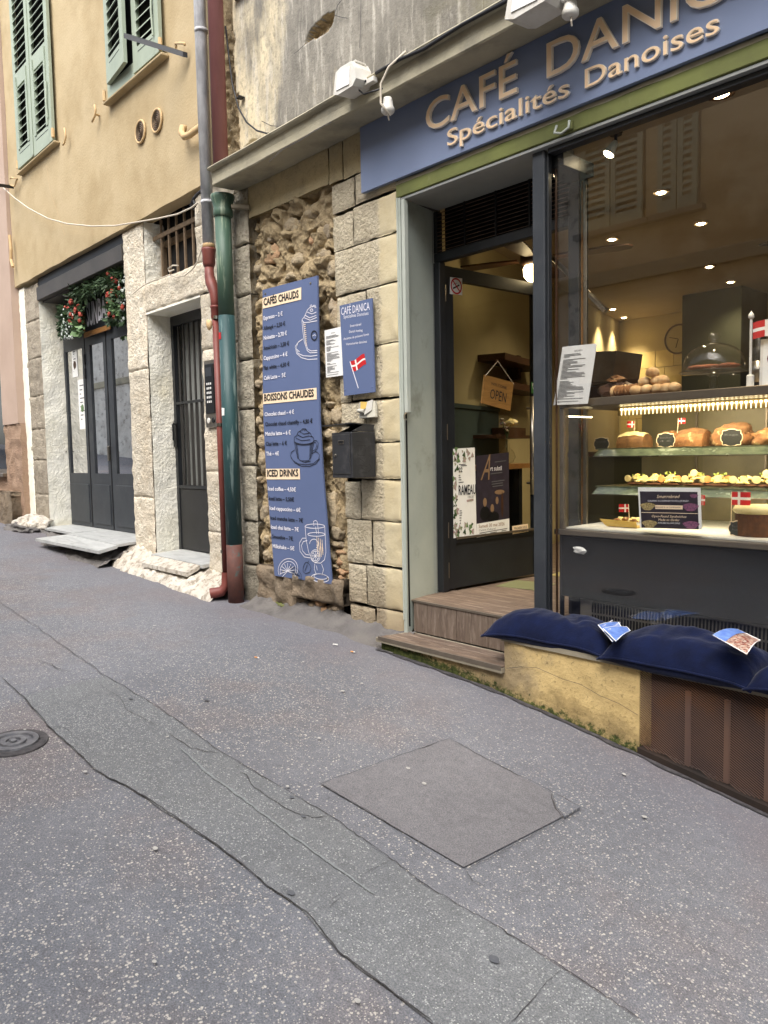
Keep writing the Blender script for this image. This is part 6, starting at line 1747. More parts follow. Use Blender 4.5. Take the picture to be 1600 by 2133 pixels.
box('wall_fill', -5.75, -5.25, .28, .5, .5, 3.7, M['stuc'], ob, 0); box('wall_fill', -10.2, -9.62, .28, .5, .5, 3.7, M['stuc'], ob, 0)
# steel beam over the bar front
box('beam', -9.595, -7.192, -.012, .05, 3.50, 3.655, M['beam'], ob, .004); box('beam_shadow', -9.60, -7.19, .015, .06, 3.658, 3.76, M['black'], ob, 0)  # black strip paints the shadow line under the overhanging render
box('beam_soffit', -9.595, -7.192, .051, .32, 3.485, 3.55, M['beam'], ob, .002)
for i, x in enumerate((-9.0, -7.75)):
    mk('soffit_light', *lathe([(0, -.006), (.045, -.008), (.05, 0)], (x, .13, 3.484), 18), M['paper'], ob)
# barred window over the gate
box('window_back', -6.76, -5.78, .22, .24, 3.2, 3.77, M['void'], ob, 0)
box('window_frame', -6.76, -5.80, .17, .21, 3.55, 3.60, M['oldbar'], ob, .003); box('window_frame', -6.76, -6.70, .17, .21, 3.2, 3.549, M['oldbar'], ob, .003)
for i in range(6):
    x = -6.60 + i * .145; mk('window_bar', *boxg(x - .010, x + .010, .10, .12, 3.2, 3.76, .002), M['oldbar'], ob)
box('window_rail', -6.76, -5.80, .095, .105, 3.60, 3.64, M['oldbar'], ob, .002)
# threshold slabs
def slab(q, h, m='marble', nm='threshold_slab'): return mk(nm, *hexa(q, (0, 0, h)), M[m], ob)
TS = .82
slab([(-9.62, -.10, TS - .03), (-8.55, -.10, TS - .03), (-8.55, .27, TS - .02), (-9.60, .27, TS - .02)], .025)
slab([(-8.54, -.16, TS - .035), (-7.9, -.18, TS - .04), (-7.9, .27, TS - .02), (-8.54, .27, TS - .02)], .025)
slab([(-7.89, -.18, TS - .04), (-7.20, -.18, TS - .05), (-7.20, .27, TS - .02), (-7.89, .27, TS - .02)], .025)
slab([(-8.55, -.50, TS - .06), (-7.20, -.36, TS - .10), (-7.18, -.185, TS - .06), (-8.54, -.165, TS - .045)], .03)
slab([(-6.72, -.06, .70), (-5.76, -.06, .69), (-5.76, .27, .71), (-6.72, .27, .72)], .03)
slab([(-6.62, -.20, .64), (-5.80, -.18, .63), (-5.80, -.065, .68), (-6.66, -.065, .69)], .035, 'white')
# limewashed lumpy plinth
def plinth(x0, x1, w, h0, h1, m, seed, nm='plinth', n=80):
    def fn(u, t):
        x = x0 + (x1 - x0) * u
        e = 1 + .25 * noise.noise((x * 2.5, seed, 0))
        top = h0 + (h1 - h0) * u
        y = .02 - w * e * t
        zb = gza(x, y)
        z = zb + (top - zb) * (1 - t) ** .8 + .05 * noise.noise((x * 7, y * 9, seed)) * min(1, t * 4) * (1 - t * .6) + .03 * noise.fractal(Vector((x * 18, y * 18, seed)), 1, 2, 3)
        return (x, y, z - (.03 if t > .98 else 0))
    return mk(nm, *grid(n, 16, fn), M[m], ob, smooth=True)
plinth(-6.95, -5.28, .30, .74, .66, 'white', 3)
plinth(-7.25, -6.70, .26, .80, .72, 'white', 8, n=30)
plinth(-8.70, -7.18, .42, .70, .74, 'mortar', 5, 'mortar_foot')
plinth(-9.70, -8.5, .20, .80, .78, 'mortar', 6, 'mortar_foot', 40)
c = at(80, 1085, -.05)
mk('rubble_foot', *blob((c.x, -.12, gza(c.x, -.1) + .04), (.36, .20, .13), 4, .35, 4, 1.6), M['white'], ob, smooth=True)
mk('rubble_foot', *blob((c.x + .05, -.26, gza(c.x, -.2) + .01), (.34, .14, .08), 9, .4, 4, 2.0), M['mortar'], ob, smooth=True)
# ---- bar doors
bd = thing('bar_doors', (-8.4, .26, TS), 'black folding glazed doors of the bar, recessed between cream reveals', 'door')
DX = [at(143, 1095, .26).x, at(188, 1000, .26).x, at(232, 1000, .26).x, -7.19]
ztop = at(180, 689, .26).z
box('frame', -9.62, DX[0] + .03, .25, .31, TS, ztop + .35, M['dark2'], bd, .004)
box('head', -9.58, -7.2, .255, .31, ztop, ztop + .06, M['dark'], bd, .004)
zg0 = at(200, 986, .26).z; zg1 = at(225, 707, .26).z; zk = at(200, 1000, .26).z
edges = [DX[0] + .035, DX[1] + .02, DX[2] + .02, -7.205]
for i in range(3):
    a, b = edges[i] + .006, edges[i + 1] - .006
    g = G(); g.box(a, a + .13, .262, .30, TS + .01, ztop - .005).box(b - .085, b, .262, .30, TS + .01, ztop - .005).box(a + .131, b - .086, .262, .30, zg1, ztop - .005).box(a + .131, b - .086, .262, .30, zk - .08, zg0).box(a + .131, b - .086, .262, .30, TS + .01, TS + .08)
    lf = g.mk('door_leaf', M['dark'], bd)
    g = G(); g.box(a + .10, b - .05, .250, .27, TS + .06, zk - .05, .004); g.mk('kick_panel', M['dark'], lf)
    g = G(); g.box(a + .13, b - .085, .278, .284, zg0, zg1); g.mk('pane', M['sunpane'], lf)
    g = G(); g.box(b - .012, b + .004, .258, .262, TS + .01, ztop - .01); g.mk('edge_seal', M['black'], lf)
    if i == 0:
        for z in (3.06 - .3, 2.6): mk('hinge', *boxg(b - .01, b + .02, .245, .262, z - .06, z + .06, .003), M['black'], lf)
        mk('handle', *tube([(a + .03, .262, 1.72), (a + .03, .235, 1.72), (a + .09, .235, 1.72)], .006, 6), M['steel'], lf)
    if i == 1: mk('lock', *boxg(b - .035, b - .0, .235, .262, 1.60, 1.76, .003), M['steel'], lf)
box('dark_room', -9.55, -7.2, .5, .52, TS, 3.6, M['void'], bd, 0)
def bposter(px0, py0, px1, py1, m, nm, lb):
    a, b = at(px0, py0, .276), at(px1, py1, .276)
    t = thing('bar_poster', (a.x, .276, b.z), lb, 'poster')
    mk('sheet', *boxg(min(a.x, b.x), max(a.x, b.x), .2740, .2755, b.z, a.z, 0), M['paper'], t)
    g = G(); x0_, x1_ = min(a.x, b.x), max(a.x, b.x)
    for k in range(9):
        z = a.z - (a.z - b.z) * (.12 + .085 * k)
        g.add(*ribbon([Vector((x0_ + .05, .2735, z)), Vector((x1_ - .05 - .04 * (k % 3), .2735, z))], .012, (0, -1, 0)))
    g.mk('small_print', M['grayink'], t)
    mk('round_print', *lathe([(0, -.0006), (.045, -.0006), (.045, 0)], ((x0_ + x1_) / 2, .2735, b.z + (a.z - b.z) * .42), 14, 'y'), M[m], t)
bposter(149, 727, 163, 784, 'brown', 'p', 'upper white poster inside the left bar door pane')
bposter(162, 792, 182, 893, 'leaf2', 'p', 'taller white poster below it in the left bar door pane')
# ---- sign SUN BAR with garland
sbn = thing('bar_sign', (-8.2, .22, 3.05), 'black SUN BAR sign in wooden frame half hidden by flowers', 'sign')
q = [at(178, 694, .235), at(229, 677, .235), at(229, 612, .235), at(174, 636, .235)]
q = [Vector((q[0].x, .235, q[0].z)), Vector((q[1].x, .235, q[0].z)), Vector((q[1].x, .235, q[2].z)), Vector((q[0].x, .235, q[2].z))]
mk('panel', *hexa(q, (0, .02, 0)), M['dark2'], sbn)
g = G(); g.box(q[0].x - .02, q[1].x + .02, .222, .236, q[0].z - .05, q[0].z + .005, .003).box(q[0].x - .03, q[0].x, .222, .236, q[0].z, q[2].z).box(q[1].x, q[1].x + .02, .222, .236, q[0].z, q[2].z)
g.mk('frame', M['wood'], sbn)
a = at(180.5, 679, .228); b = at(226, 664, .228)
vv_, ff_ = text_on('SUN', (a.x, .2335, a.z), (1, 0, 0), (0, 0, 1), (b.x - a.x) * .50, .235, off=.03); mk('lettering', vv_, ff_, M['inkw'], sbn)
vv_, ff_ = text_on('BAR', (a.x + (b.x - a.x) * .53, .2335, a.z + .02), (1, 0, 0), (0, 0, 1), (b.x - a.x) * .56, .22, off=.03); mk('lettering', vv_, ff_, M['inkw'], sbn)
gl = thing('flower_garland', (-8.4, .15, 3.1), 'garland of artificial leaves and red flowers over the bar doors', 'garland')
def leafcloud(n, region, size, m, nm, seed, elong=.45):
    r2 = random.Random(seed); g = G()
    for _ in range(n):
        u, v_ = r2.random(), r2.random()
        p = region(u, v_, r2)
        d = Vector((r2.uniform(-1, 1), r2.uniform(-1, .3), r2.uniform(-1, .6))).normalized(); s = d.cross(Vector((r2.uniform(-1, 1), r2.uniform(-1, 1), r2.uniform(-1, 1)))).normalized()
        L = size * r2.uniform(.6, 1.3)
        g.add([p, p + d * L * .5 + s * L * elong * .5, p + d * L, p + d * L * .5 - s * L * elong * .5], [(0, 1, 2, 3)])
    o = g.mk(nm, M[m], gl); o['kind'] = 'stuff'; return o
Q = lambda x, y, Y: at(x, y, Y)
def regL(u, v_, r2): return Q(126 + 46 * u, 640 + 62 * v_ * (1 - u * .15) - 8 * u, .06 + r2.random() * .16)
def regT(u, v_, r2): return Q(150 + 108 * u, 600 - 46 * u + (34 - 10 * u) * v_, .05 + r2.random() * .17)
def regR(u, v_, r2): return Q(229 + 31 * u, 596 + 74 * v_, .04 + r2.random() * .18)
leafcloud(1300, regL, .07, 'leaf', 'foliage', 1); leafcloud(2600, regT, .10, 'leaf', 'fern', 2, .16); leafcloud(1300, regR, .075, 'leaf', 'foliage', 3)
leafcloud(120, regL, .05, 'leaf2', 'pale_foliage', 4); leafcloud(110, regR, .06, 'leaf2', 'pale_foliage', 5)
r2 = random.Random(11)
leafcloud(34, lambda u, v_, r: Q(155 + 20 * u, 672 + 26 * v_, .03), .08, 'leaf2', 'pale_foliage', 6, .6)
leafcloud(26, lambda u, v_, r: Q(233 + 16 * u, 632 + 26 * v_, .03), .08, 'leaf2', 'pale_foliage', 7, .6)
for (x, y, s) in ((148, 629, 1.1), (157, 645, .9), (163, 638, .8), (167, 655, 1.0), (147, 656, .9), (152, 661, .8), (145, 668, .8), (166, 668, .8), (141, 642, .7), (135, 640, .6), (156, 650, .6), (150, 671, .6),
                  (236, 582, 1.1), (242, 586, .9), (235, 607, 1.1), (225, 615, 1.1), (229, 619, .9), (244, 617, .8), (236, 629, .8), (226, 631, .9), (255, 640, .9), (228, 655, .9), (238, 660, .8), (225, 570, .8), (248, 600, .7), (221, 600, .6)):
    p = Q(x, y, .03 + .02 * r2.random()); rr = .030 * s
    mk('flower', *blob(p, (rr, rr * .7, rr), int(x * 7 + y), .55, 2, 2.4), M['flower'], gl)
g = G()
for _ in range(150):
    k = r2.random()
    p = Q(128 + 26 * r2.random(), 640 + 66 * r2.random(), .04 + .05 * r2.random()) if k < .7 else Q(248 + 12 * r2.random(), 575 + 95 * r2.random(), .05)
    g.add(*blob(p, (.011, .011, .013), 1, .1, 1))
g.mk('buds', M['bud'], gl)['kind'] = 'stuff'
# ---- gate
gt = thing('barred_gate', (-6.3, .24, .73), 'narrow dark metal gate with vertical bars above a chipped solid panel', 'gate')
gx0, gx1, gz0, gz1 = -6.755, -5.765, .745, 2.93
zp = at(400, 1018, .25).z; zmid = at(390, 838, .25).z
g = G(); g.box(gx0, gx0 + .06, .235, .285, gz0, gz1).box(gx1 - .05, gx1, .235, .285, gz0, gz1).box(gx0 + .061, gx1 - .051, .235, .285, gz1 - .09, gz1).box(gx0 + .061, gx1 - .051, .237, .283, zp, zp + .03)
g.mk('frame', M['dark2'], gt)
g = G(); g.box(gx0 + .062, gx1 - .052, .245, .275, gz0 + .01, zp - .002, .002); g.mk('solid_panel', M['gate'], gt)
box('cross_rail', gx0 + .062, gx1 - .052, .236, .248, zmid - .012, zmid + .012, M['dark2'], gt, .001)
n = 9
for i in range(n):
    x = gx0 + .12 + i * (gx1 - gx0 - .22) / (n - 1)
    mk('bar', *boxg(x - .011, x + .011, .250, .264, zp + .031, gz1 - .091, .002), M['gatebar'], gt)
for i in range(n - 1):
    x = gx0 + .12 + (i + .5) * (gx1 - gx0 - .22) / (n - 1)
    mk('short_bar', *boxg(x - .007, x + .007, .240, .249, zp + .031, zmid - .013, .002), M['gatebar'], gt)
mk('lock', *boxg(gx0 + .02, gx0 + .085, .215, .236, 1.72, 1.95, .004), M['black'], gt)
mk('handle', *tube([(gx0 + .09, .215, 1.93), (gx0 + .09, .18, 1.93), (gx0 + .09, .18, 1.78)], .008, 8), M['black'], gt)
box('corridor_back', gx0, gx1, .34, .36, .7, 2.95, M['soffit'], gt, 0)
# ---- intercom
ic = thing('intercom', (-5.6, -.01, 1.85), 'steel intercom panel with black keypad beside the barred gate', 'intercom')
i0, i1 = -5.685, -5.50
box('plate', i0, i1, -.022, -.006, 1.86, 2.40, M['steel'], ic, .002)
box('keypad_body', i0 + .03, i1 - .02, -.036, -.0225, 1.97, 2.37, M['black'], ic, .006)
box('screen', i0 + .05, i1 - .04, -.0375, -.0365, 2.27, 2.34, M['dark'], ic, 0)
for r_ in range(5):
    for c_ in range(3):
        x, z = i0 + .062 + c_ * .028, 2.20 - r_ * .036
        mk('key', *boxg(x, x + .016, -.040, -.0366, z, z + .018, .001), M['paper'], ic)
for x, m__ in ((i0 + .05, 'plastic'), (i0 + .125, 'black')): mk('button', *lathe([(0, -.006), (.020, -.005), (.024, 0)], (x, -.023, 1.915), 16, 'y'), M[m__], ic)
# ---- shutters
def shutter(x0, x1, zb, zt, y, divided, n=None, sp=.088, hinge=0.0, parent=None):
    """louvred leaf; slats are parts of it"""
    st_, zz0 = .085, zb
    g = G(); g.box(x0, x0 + st_, y - .035, y, zb, zt, .002).box(x1 - st_, x1, y - .035, y, zb, zt, .002).box(x0 + st_ + .001, x1 - st_ - .001, y - .035, y, zb, zb + .19)
    zr = None
    if divided: g.box(x0 + st_ + .001, x1 - st_ - .001, y - .035, y, divided, divided + .16)
    sh = g.mk('shutter', M['shutter'], parent)
    def slats(a, b, z0, z1):
        z = z0 + .02
        while z < z1 - .02:
            mk('slat', *hexa([(a, y - .040, z), (b, y - .040, z), (b, y - .006, z + .042), (a, y - .006, z + .042)], (0, 0, .009)), M['shutter'], sh)
            z += sp
    if divided:
        e = .05
        g = G(); g.box(x0 + st_ + .002, x0 + st_ + e, y - .045, y - .004, zb + .19, divided).box(x1 - st_ - e, x1 - st_ - .002, y - .045, y - .004, zb + .19, divided)
        g.mk('flap_frame', M['shutter'], sh)
        slats(x0 + st_ + e + .001, x1 - st_ - e - .001, zb + .2, divided - .01); slats(x0 + st_, x1 - st_, divided + .17, zt)
        for xx_ in (x0 + st_ + .02, x1 - st_ - .02):
            mk('flap_hinge', *boxg(xx_ - .009, xx_ + .009, y - .048, y - .036, divided - .1, divided + .12, .002), M['shutter'], sh)
    else: slats(x0 + st_, x1 - st_, zb + .2, zt)
    g = G(); g.box(x0 + st_ + .02, x1 - st_ - .02, y - .037, y - .0355, zb + .145, zb + .150); g.mk('groove', M['black'], sh)
    mk('backing', *boxg(x0 + st_, x1 - st_, y + .002, y + .006, zb + .19, zt, 0), M['void'], sh)
    return sh
YS = -.075
w1 = dict(x0=-9.72, x1=-8.55, zb=5.0)
xm_ = -9.155
shutter(-9.715, xm_ - .004, 5.02, 8.2, YS, 5.90, parent=ob); shutter(xm_ + .004, -8.565, 5.0, 8.2, YS, 5.88, parent=ob)
box('sill', -9.76, -8.52, -.11, -.04, 4.97, 4.992, M['orange'], ob, .006)
box('shutter_stile', xm_ - .018, xm_ + .018, YS - .045, YS - .036, 5.02, 8.2, M['shutter'], ob, .002)
for (x, z) in ((-9.72, 5.03), (-8.55, 5.03)): mk('shutter_hinge', *tube([(x, YS - .03, z), (x, YS - .03, z + .09)], .018, 8), M['ironpaint'], ob)
mk('espagnolette_rod', *tube([(-8.63, YS - .045, 5.25), (-8.63, YS - .055, 5.40), (-8.63, YS - .045, 5.62)], .009, 6), M['shutter'], ob)
# second window: two leaves, the left one with its lower flap propped open
xq = -6.57
shutter(xq + .004, -6.075, 4.95, 8.2, YS, None, parent=ob)
box('window_void', -7.14, xq, -.050, -.045, 4.95, 8.2, M['void'], ob, 0)
g = G(); g.box(-7.15, xq, YS - .02, YS + .02, 4.945, 5.06).box(-7.15, -7.115, YS - .02, YS + .02, 5.061, 8.2); g.mk('shutter_frame', M['shutter'], ob)
box('sill', -7.22, -6.03, -.115, -.04, 4.908, 4.932, M['orange'], ob, .006)
# left leaf stands ajar, turned about its left edge
XF[0] = Matrix.Translation((-7.08, YS - .02, 0)) @ Matrix.Rotation(R(-6), 4, 'Z') @ Matrix.Translation((7.08, -(YS - .02), 0))
shutter(-7.08, xq - .02, 5.04, 8.2, YS - .02, None, parent=ob)
XF[0] = None
for (x, z) in ((-7.20, 4.94), (-6.06, 4.96)): mk('shutter_hinge', *tube([(x, YS - .03, z), (x, YS - .03, z + .09)], .018, 8), M['ironpaint'], ob)
mk('espagnolette_rod', *tube([(-6.15, YS - .045, 5.1), (-6.15, YS - .055, 5.3), (-6.15, YS - .045, 5.5)], .009, 6), M['shutter'], ob)
# iron rod and wall irons
a, b = at(258, 74, -.42), at(381, 113, -.10)
o = mk('shutter_bar', *hexa([a + Vector((0, 0, -.02)), b + Vector((0, 0, -.02)), b + Vector((0, 0, .02)), a + Vector((0, 0, .02))], (.01, .035, 0)), M['dark2']); tag(o, 'dark iron bar sticking out in front of the half open shutter', 'iron bar')
a, b = at(-30, 382, -.42), at(22, 389, -.10)
o = mk('shutter_bar', *hexa([a + Vector((0, 0, -.02)), b + Vector((0, 0, -.02)), b + Vector((0, 0, .02)), a + Vector((0, 0, .02))], (.01, .035, 0)), M['dark2']); tag(o, 'dark iron bar at the left edge of the photo below the long shutters', 'iron bar')
def iron(P, lb, Y=-.10):
    o = mk('wall_iron', *tube([at(x, y, Y) for x, y in P], .010, 7), M['ironpaint'], smooth=True); tag(o, lb, 'wall hook', 'cream painted wall irons')
iron([(197, 219), (199, 228), (198, 240), (192, 254)], 'cream wall hook between the two shuttered windows'); mk('pin', *tube([at(198, 238, -.10), at(208, 241, -.04)], .010, 7), M['ironpaint'], bpy.data.objects['wall_iron'])
iron([(134, 267), (136, 277), (137, 285), (134, 298), (131, 302)], 'cream wall hook at the lower right of the long shutters')
iron([(367, 100), (366, 90), (384, 90), (385, 94)], 'square cream wall hook beside the chrome pipe above the rod end'); iron([(22, 372), (24, 370), (36, 373), (30, 388), (22, 386)], 'square cream wall hook at the left below the long shutters')
for px_, py_, lb in ((294, 275, 'lower left round vent grille in the orange wall'), (328, 252, 'upper right round vent grille in the orange wall')):
    c = at(px_, py_, -.05)
    t = thing('round_vent', (c.x, -.05, c.z - .1), lb, 'vent', 'round vents in the orange wall')
    mk('rim', *tube([(c.x + .092 * math.cos(k), -.058, c.z + .092 * math.sin(k)) for k in lin(0, 2 * math.pi, 28)], .010, 8, False), M['ironpaint'], t, smooth=True)
    mk('back', *lathe([(0, -.0), (.088, 0), (.088, .004)], (c.x, -.057, c.z), 24, 'y'), M['brown'], t)
    for r_ in (.018, .034, .050, .066, .080):
        mk('ring', *tube([(c.x + r_ * math.cos(k), -.061, c.z + r_ * math.sin(k)) for k in lin(0, 2 * math.pi, 22)], .0032, 5, False), M['oldbar'], t)
P = [at(388, 268, -.07), at(380, 266, -.10), at(378, 276, -.12), at(384, 285, -.12), at(395, 281, -.12), at(420, 262, -.11)]
o = mk('waste_pipe', *tube(P, .026, 12), M['ironpaint'], smooth=True); tag(o, 'short cream waste pipe elbow leaving the orange wall at the chrome pipe', 'pipe')
P = [at(x, y, -.16) for x, y in ((-40, 372), (0, 385), (30, 412), (60, 434), (100, 455), (140, 466), (190, 471), (240, 470), (290, 462), (330, 455), (370, 446), (400, 432), (412, 422))]
o = mk('strung_cable', *tube(P, .0065, 7), M['cablew'], smooth=True); tag(o, 'pale cable strung slack across the orange house front', 'cable')
P = [at(x, y, -.06) for x, y in ((424, 395), (412, 404), (403, 415), (398, 428), (402, 434), (407, 428), (404, 418))]
o = mk('cable_bundle', *tube(P, .012, 8), M['cable'], smooth=True); tag(o, 'coiled black cable bundle behind the chrome pipe over the barred window', 'cable')
P = [at(x, y, -.05) for x, y in ((428, 485), (424, 505), (418, 525), (412, 545), (400, 562), (385, 574), (370, 578), (352, 573), (335, 580), (318, 585), (300, 594), (288, 603), (278, 612), (262, 612))]
o = mk('loose_wire', *tube(P, .0055, 7), M['cablew'], smooth=True); tag(o, 'thin loose white wire curling over the stone lintel of the gate', 'wire')
P = [at(x, y, -.08) for x, y in ((371, 553), (360, 553), (350, 560), (353, 566), (362, 562))]
o = mk('loose_wire', *tube(P, .006, 7), M['cablew'], smooth=True); tag(o, 'short curl of white wire at the foot of the window bars', 'wire')

# ============================================================ PINK BUILDING (left edge)
pb = thing('pink_building', (-12.5, 0, .8), 'pinkish house front with a shop window at the left edge of the photo', 'building')
zc = at(35, 882, -.09).z
def panel(nm, x0, x1, z0, z1, y, m, amp=.004, n=30, fs=3.0):
    v, f = grid(n, n, lambda u, t: (x0 + (x1 - x0) * u, y + amp * noise.noise((u * (x1 - x0) * fs, t * (z1 - z0) * fs, 2)), z0 + (z1 - z0) * t))
    a = len(v)
    v += [(x0, .3, z0), (x1, .3, z0), (x1, .3, z1), (x0, .3, z1)]
    N1 = n + 1
    f += [tuple(j * N1 + n for j in range(N1)) + (a + 2, a + 1), tuple(range(n * N1, n * N1 + N1))[::-1] + (a + 3, a + 2)[::1], tuple(range(N1)) + (a + 1, a), tuple(j * N1 for j in range(n, -1, -1)) + (a, a + 3)]
    return mk(nm, v, f, M[m], pb)
xw = at(12, 900, -.06).x
zw0 = at(8, 985, -.06).z; zw1 = 3.9
panel('wall', xw, -10.275, zc, 9.4, -.09, 'pink'); panel('rough_base', xw, -10.255, gza(-10.6) - .1, zc - .002, -.075, 'pinkrough', .02, 44, 8)
panel('wall', -18, xw - .002, zw1, 9.4, -.09, 'pink'); panel('rough_base', -18, xw - .002, gza(-11) - .1, zw0 - .03, -.07, 'pinkrough', .02, 30, 8)
g = G(); g.box(xw - 1.6, xw, -.02, .02, zw0, zw0 + .05).box(xw - .05, xw, -.02, .02, zw0 + .051, zw1).box(xw - 1.6, xw - 1.55, -.02, .02, zw0 + .051, zw1)
fr = g.mk('window', M['satin'], pb); box('pane', xw - 1.54, xw - .052, 0, .005, zw0 + .05, zw1, M['darkglass'], fr, 0)
box('window_back', xw - 1.6, xw, .25, .27, zw0, zw1, M['void'], pb, 0)
box('sill', xw - 1.7, xw + .02, -.13, .02, zw0 - .05, zw0 - .004, M['satin'], pb, .004)
box('wall', -18, xw - 1.602, -.09, .3, zw0 - .02, zw1 - .002, M['pink'], pb, 0)
z = at(5, 300, -.1).z
box('string_course', -12, -10.45, -.17, -.085, z, z + .16, M['ironpaint'], pb, .008)
rough_block('dark_stone', -12.2, at(24, 1060, -.2).x, gza(-11.2) - .1, at(12, 1024, -.2).z, -.20, M['greystone'], depth=.2, amp=.03, parent=pb, seed=400, fs=8)
P = [at(x, y, -.10) for x, y in ((20, 490), (23, 520), (23, 540), (27, 556))]
mk('vent_pipe', *tube(P, .018, 8), M['ironpaint'], pb)

# ============================================================ BENCH CUSHIONS AND BROCHURES
def cushion(cx, cy, cz, L, D, T_, rot, lb, seed):
    t = thing('cushion', (cx, cy, cz), lb, 'cushion', 'navy cushions on the bench')
    N_, K_ = 64, 34
    ca, sa = math.cos(rot), math.sin(rot)
    def fn(u, w, s):
        a, b = 2 * u - 1, 2 * w - 1
        # corners pulled into points
        pin = 1 - .10 * (1 - abs(a)) * 0 - .09 * (1 - a * a) ** 0 * 0
        x = a * L / 2 * (1 - .07 * (1 - b * b) * abs(a) ** 3); y = b * D / 2 * (1 - .12 * (1 - a * a) * abs(b) ** 3)
        p = max(0.0, (1 - abs(a) ** 2.6)) ** .55 * max(0.0, (1 - abs(b) ** 2.4)) ** .55
        h = T_ / 2 * p
        wr = .014 * noise.noise((x * 6 + seed, y * 9, seed)) + .011 * noise.noise((x * 17 + seed, y * 10 + a * b * 5, seed))
        # creases running in from the corners
        cr = -.022 * max(0, math.cos((abs(a) - abs(b)) * 9 + noise.noise((x * 5, y * 5, seed)))) ** 3 * p * abs(a * b) - .012 * sm((noise.noise((x * 7 + y * 6, y * 3, seed + 2)) - .1) / .2) * p
        z = T_ / 2 * .62 + s * h + (wr + cr) * p * (1 if s > 0 else .4) + .012 * noise.noise((x * 4, y * 4, seed + 9))
        if s < 0: z = max(z, .002 + .01 * (1 - p))
        edge_drop = -.035 * sm((-b - .55) / .45)
        z += edge_drop * (1 if cy < 0 else 0)
        z -= .02 * abs(a) ** 6
        return (cx + x * ca - y * sa, cy + x * sa + y * ca, cz + z)
    v, f = grid(N_, K_, lambda u, w: fn(u, w, 1))
    v2, f2 = grid(N_, K_, lambda u, w: fn(u, w, -1))
    n = len(v)
    mk('cover', v + v2, f + [tuple(i + n for i in q)[::-1] for q in f2], M['navy'], t, smooth=True)
    R_ = [fn(u, 0, .12) for u in lin(0, 1, 50)] + [fn(1, w, .12) for w in lin(0, 1, 24)][1:] + [fn(u, 1, .12) for u in lin(1, 0, 50)][1:] + [fn(0, w, .12) for w in lin(1, 0, 24)][1:]
    mk('piping', *tube(R_, .006, 6), M['navy'], t, smooth=True)
    return t
ZS = .682
cushion(-2.225, -.045, ZS, .70, .33, .165, R(3), 'navy velvet cushion nearest the cafe door', 1)
cushion(-1.545, -.055, ZS, .68, .35, .185, R(-1), 'navy velvet cushion in the middle of the bench, overlapping the mesh panel', 2)
cushion(-.90, -.055, ZS, .68, .35, .18, R(2), 'navy velvet cushion cut off by the right photo edge', 3)
def brochure(q, lb, m, bend=.015, texts=(), n=8, group='glossy brochures on the cushions'):
    t = thing('brochure', q[0], lb, 'brochure', group)
    q = [Vector(p) for p in q]
    def fn(u, w): return qpt(q, u, w) + Vector((0, 0, bend * math.sin(math.pi * u)))
    v, f = grid(n, 3, fn)
    k = len(v); v += [p + Vector((0, 0, -.003)) for p in v]; f2 = [tuple(i + k for i in p)[::-1] for p in f]
    mk('cover', v, f + f2, M[m], t, smooth=True)
    g = G()
    ring = [fn(u, 0) for u in lin(0, 1, n)] + [fn(u, 1) for u in lin(1, 0, n)]
    mk('white_edge', *ribbon([p + Vector((0, 0, .0012)) for p in ring], .004, (0, -.3, 1), 0, True), M['paper'], t)
    Nn = (q[1] - q[0]).cross(q[3] - q[0]).normalized()
    for s, u, w, wd_, cp in texts:
        vv_, ff_ = text_on(s, fn(u, w) + Nn * .003, (q[1] - q[0]), (q[3] - q[0]), (q[1] - q[0]).length * wd_, cp, off=.01, lift=.002)
        mk('lettering', vv_, ff_, M['inkw'], t)
    return t, q, fn, Nn
zt = .80
def bq(P, zs): return [atz(x, y, z) for (x, y), z in zip(P, zs)]
brochure(bq(((1276, 1337), (1302, 1318), (1288, 1296), (1246, 1302)), (.79, .785, .80, .81)), 'blue FORMULE EXPRESS brochure lying lowest between the first two cushions', 'bluep', .006, (('FORMULE EXPRESS', .1, .78, .8, .014),))
brochure(bq(((1283, 1336), (1313, 1314), (1306, 1306), (1256, 1309)), (.80, .795, .81, .82)), 'blue FORMULE EXPRESS brochure on top of its twin between the first two cushions', 'bluep', .006, (('FORMULE EXPRESS', .1, .70, .8, .014),))
t, q, fn, Nn = brochure(bq(((1556, 1363), (1584, 1334), (1536, 1311), (1485, 1323)), (.855, .855, .875, .885)), 'blue and food photo brochure curling on the middle cushion', 'foodp', .012, ())
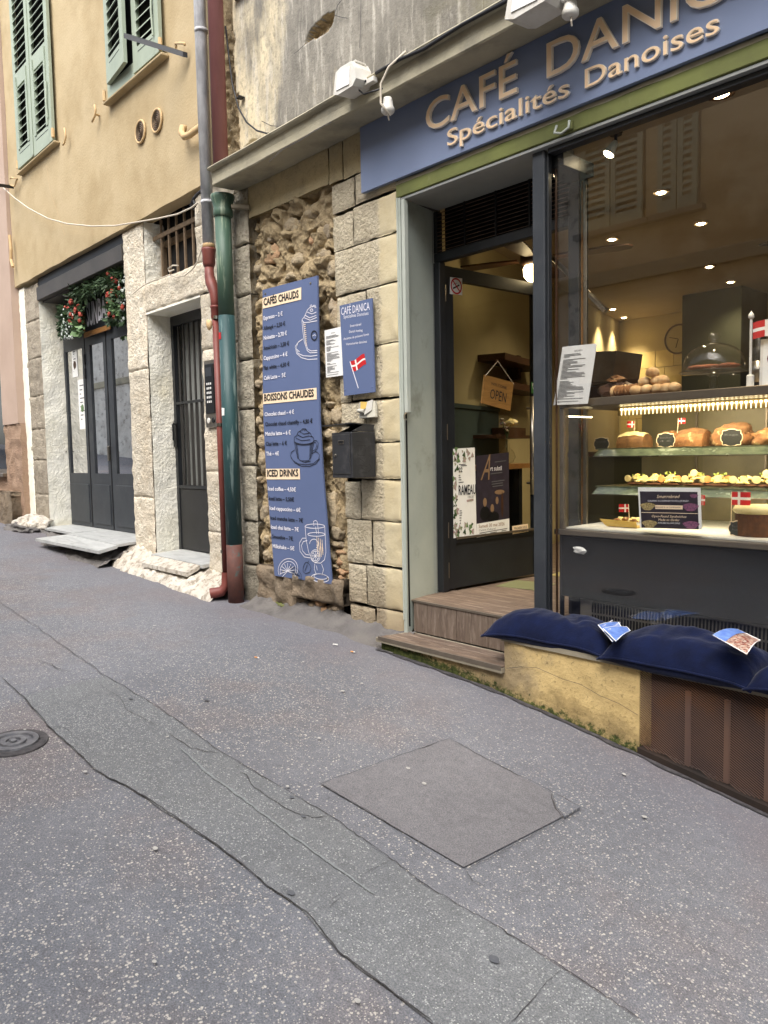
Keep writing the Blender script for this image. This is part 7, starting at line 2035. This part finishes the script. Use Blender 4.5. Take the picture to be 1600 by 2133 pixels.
v, f = grid(6, 2, lambda u, w: tuple(fn(u, .62 + .38 * w) + Vector((0, 0, .002)))); mk('blue_print', v, f, M['bluep'], t)

# ============================================================ OPPOSITE SIDE OF THE STREET (seen in the reflections)
op = thing('opposite_building', (-3, -6.8, 0), 'ochre house across the street, seen only as a reflection in the shop window', 'building')
YO = -6.55
box('wall', -6.6, 12, YO - .3, YO, 2.6, 7.3, M['opp'], op, 0); box('stone_wall', -30, -6.602, YO - .3, YO + .01, -1.9, 7.2, M['oppstone'], op, 0); box('base', -6.6, 12, YO - .3, YO + .02, -2.0, 2.598, M['opp2'], op, 0)
def mirror(px_, py_):
    # a point on the opposite wall that the shop window mirrors at this pixel
    p = at(px_, py_, .09 + (.09 - YO)); return p.x, p.z
for i, (x0, x1) in enumerate(((-12.6, -11.5), (-9.2, -8.1), (mirror(1212, 400)[0], mirror(1345, 400)[0]), (mirror(1372, 300)[0], mirror(1445, 300)[0] + .1), (-1.4, -.4), (2.0, 3.1))):
    for (z0, z1) in ((4.75, 6.35),):
        w = box('window', x0, x1, YO, YO + .03, z0, z1, M['void'] if i % 2 == 0 else M['opp2'], op, .004)
        box('sill', x0 - .08, x1 + .08, YO, YO + .12, z0 - .08, z0 - .003, M['opp2'], w, .004)
        for k in range(2):
            a, b = (x0 + .02, (x0 + x1) / 2 - .01) if k == 0 else ((x0 + x1) / 2 + .01, x1 - .02)
            g = G(); g.box(a, a + .07, YO + .035, YO + .07, z0 + .01, z1).box(b - .07, b, YO + .035, YO + .07, z0 + .01, z1).box(a + .071, b - .071, YO + .035, YO + .07, z0 + .01, z0 + .16)
            z = z0 + .2
            while z < z1 - .05:
                g.add(*hexa([(a + .071, YO + .07, z), (b - .071, YO + .07, z), (b - .071, YO + .04, z + .05), (a + .071, YO + .04, z + .05)], (0, 0, .012))); z += .095
            g.mk('shutter', M['shutter'], w)
box('string_course', -30, 12, YO, YO + .07, 3.95, 4.15, M['cornice'], op, .01)
for x in (-14, -10, -6, -2.2, 1.5):
    box('doorway', x, x + 1.3, YO, YO + .03, -2, 2.3, M['void'], op, 0)
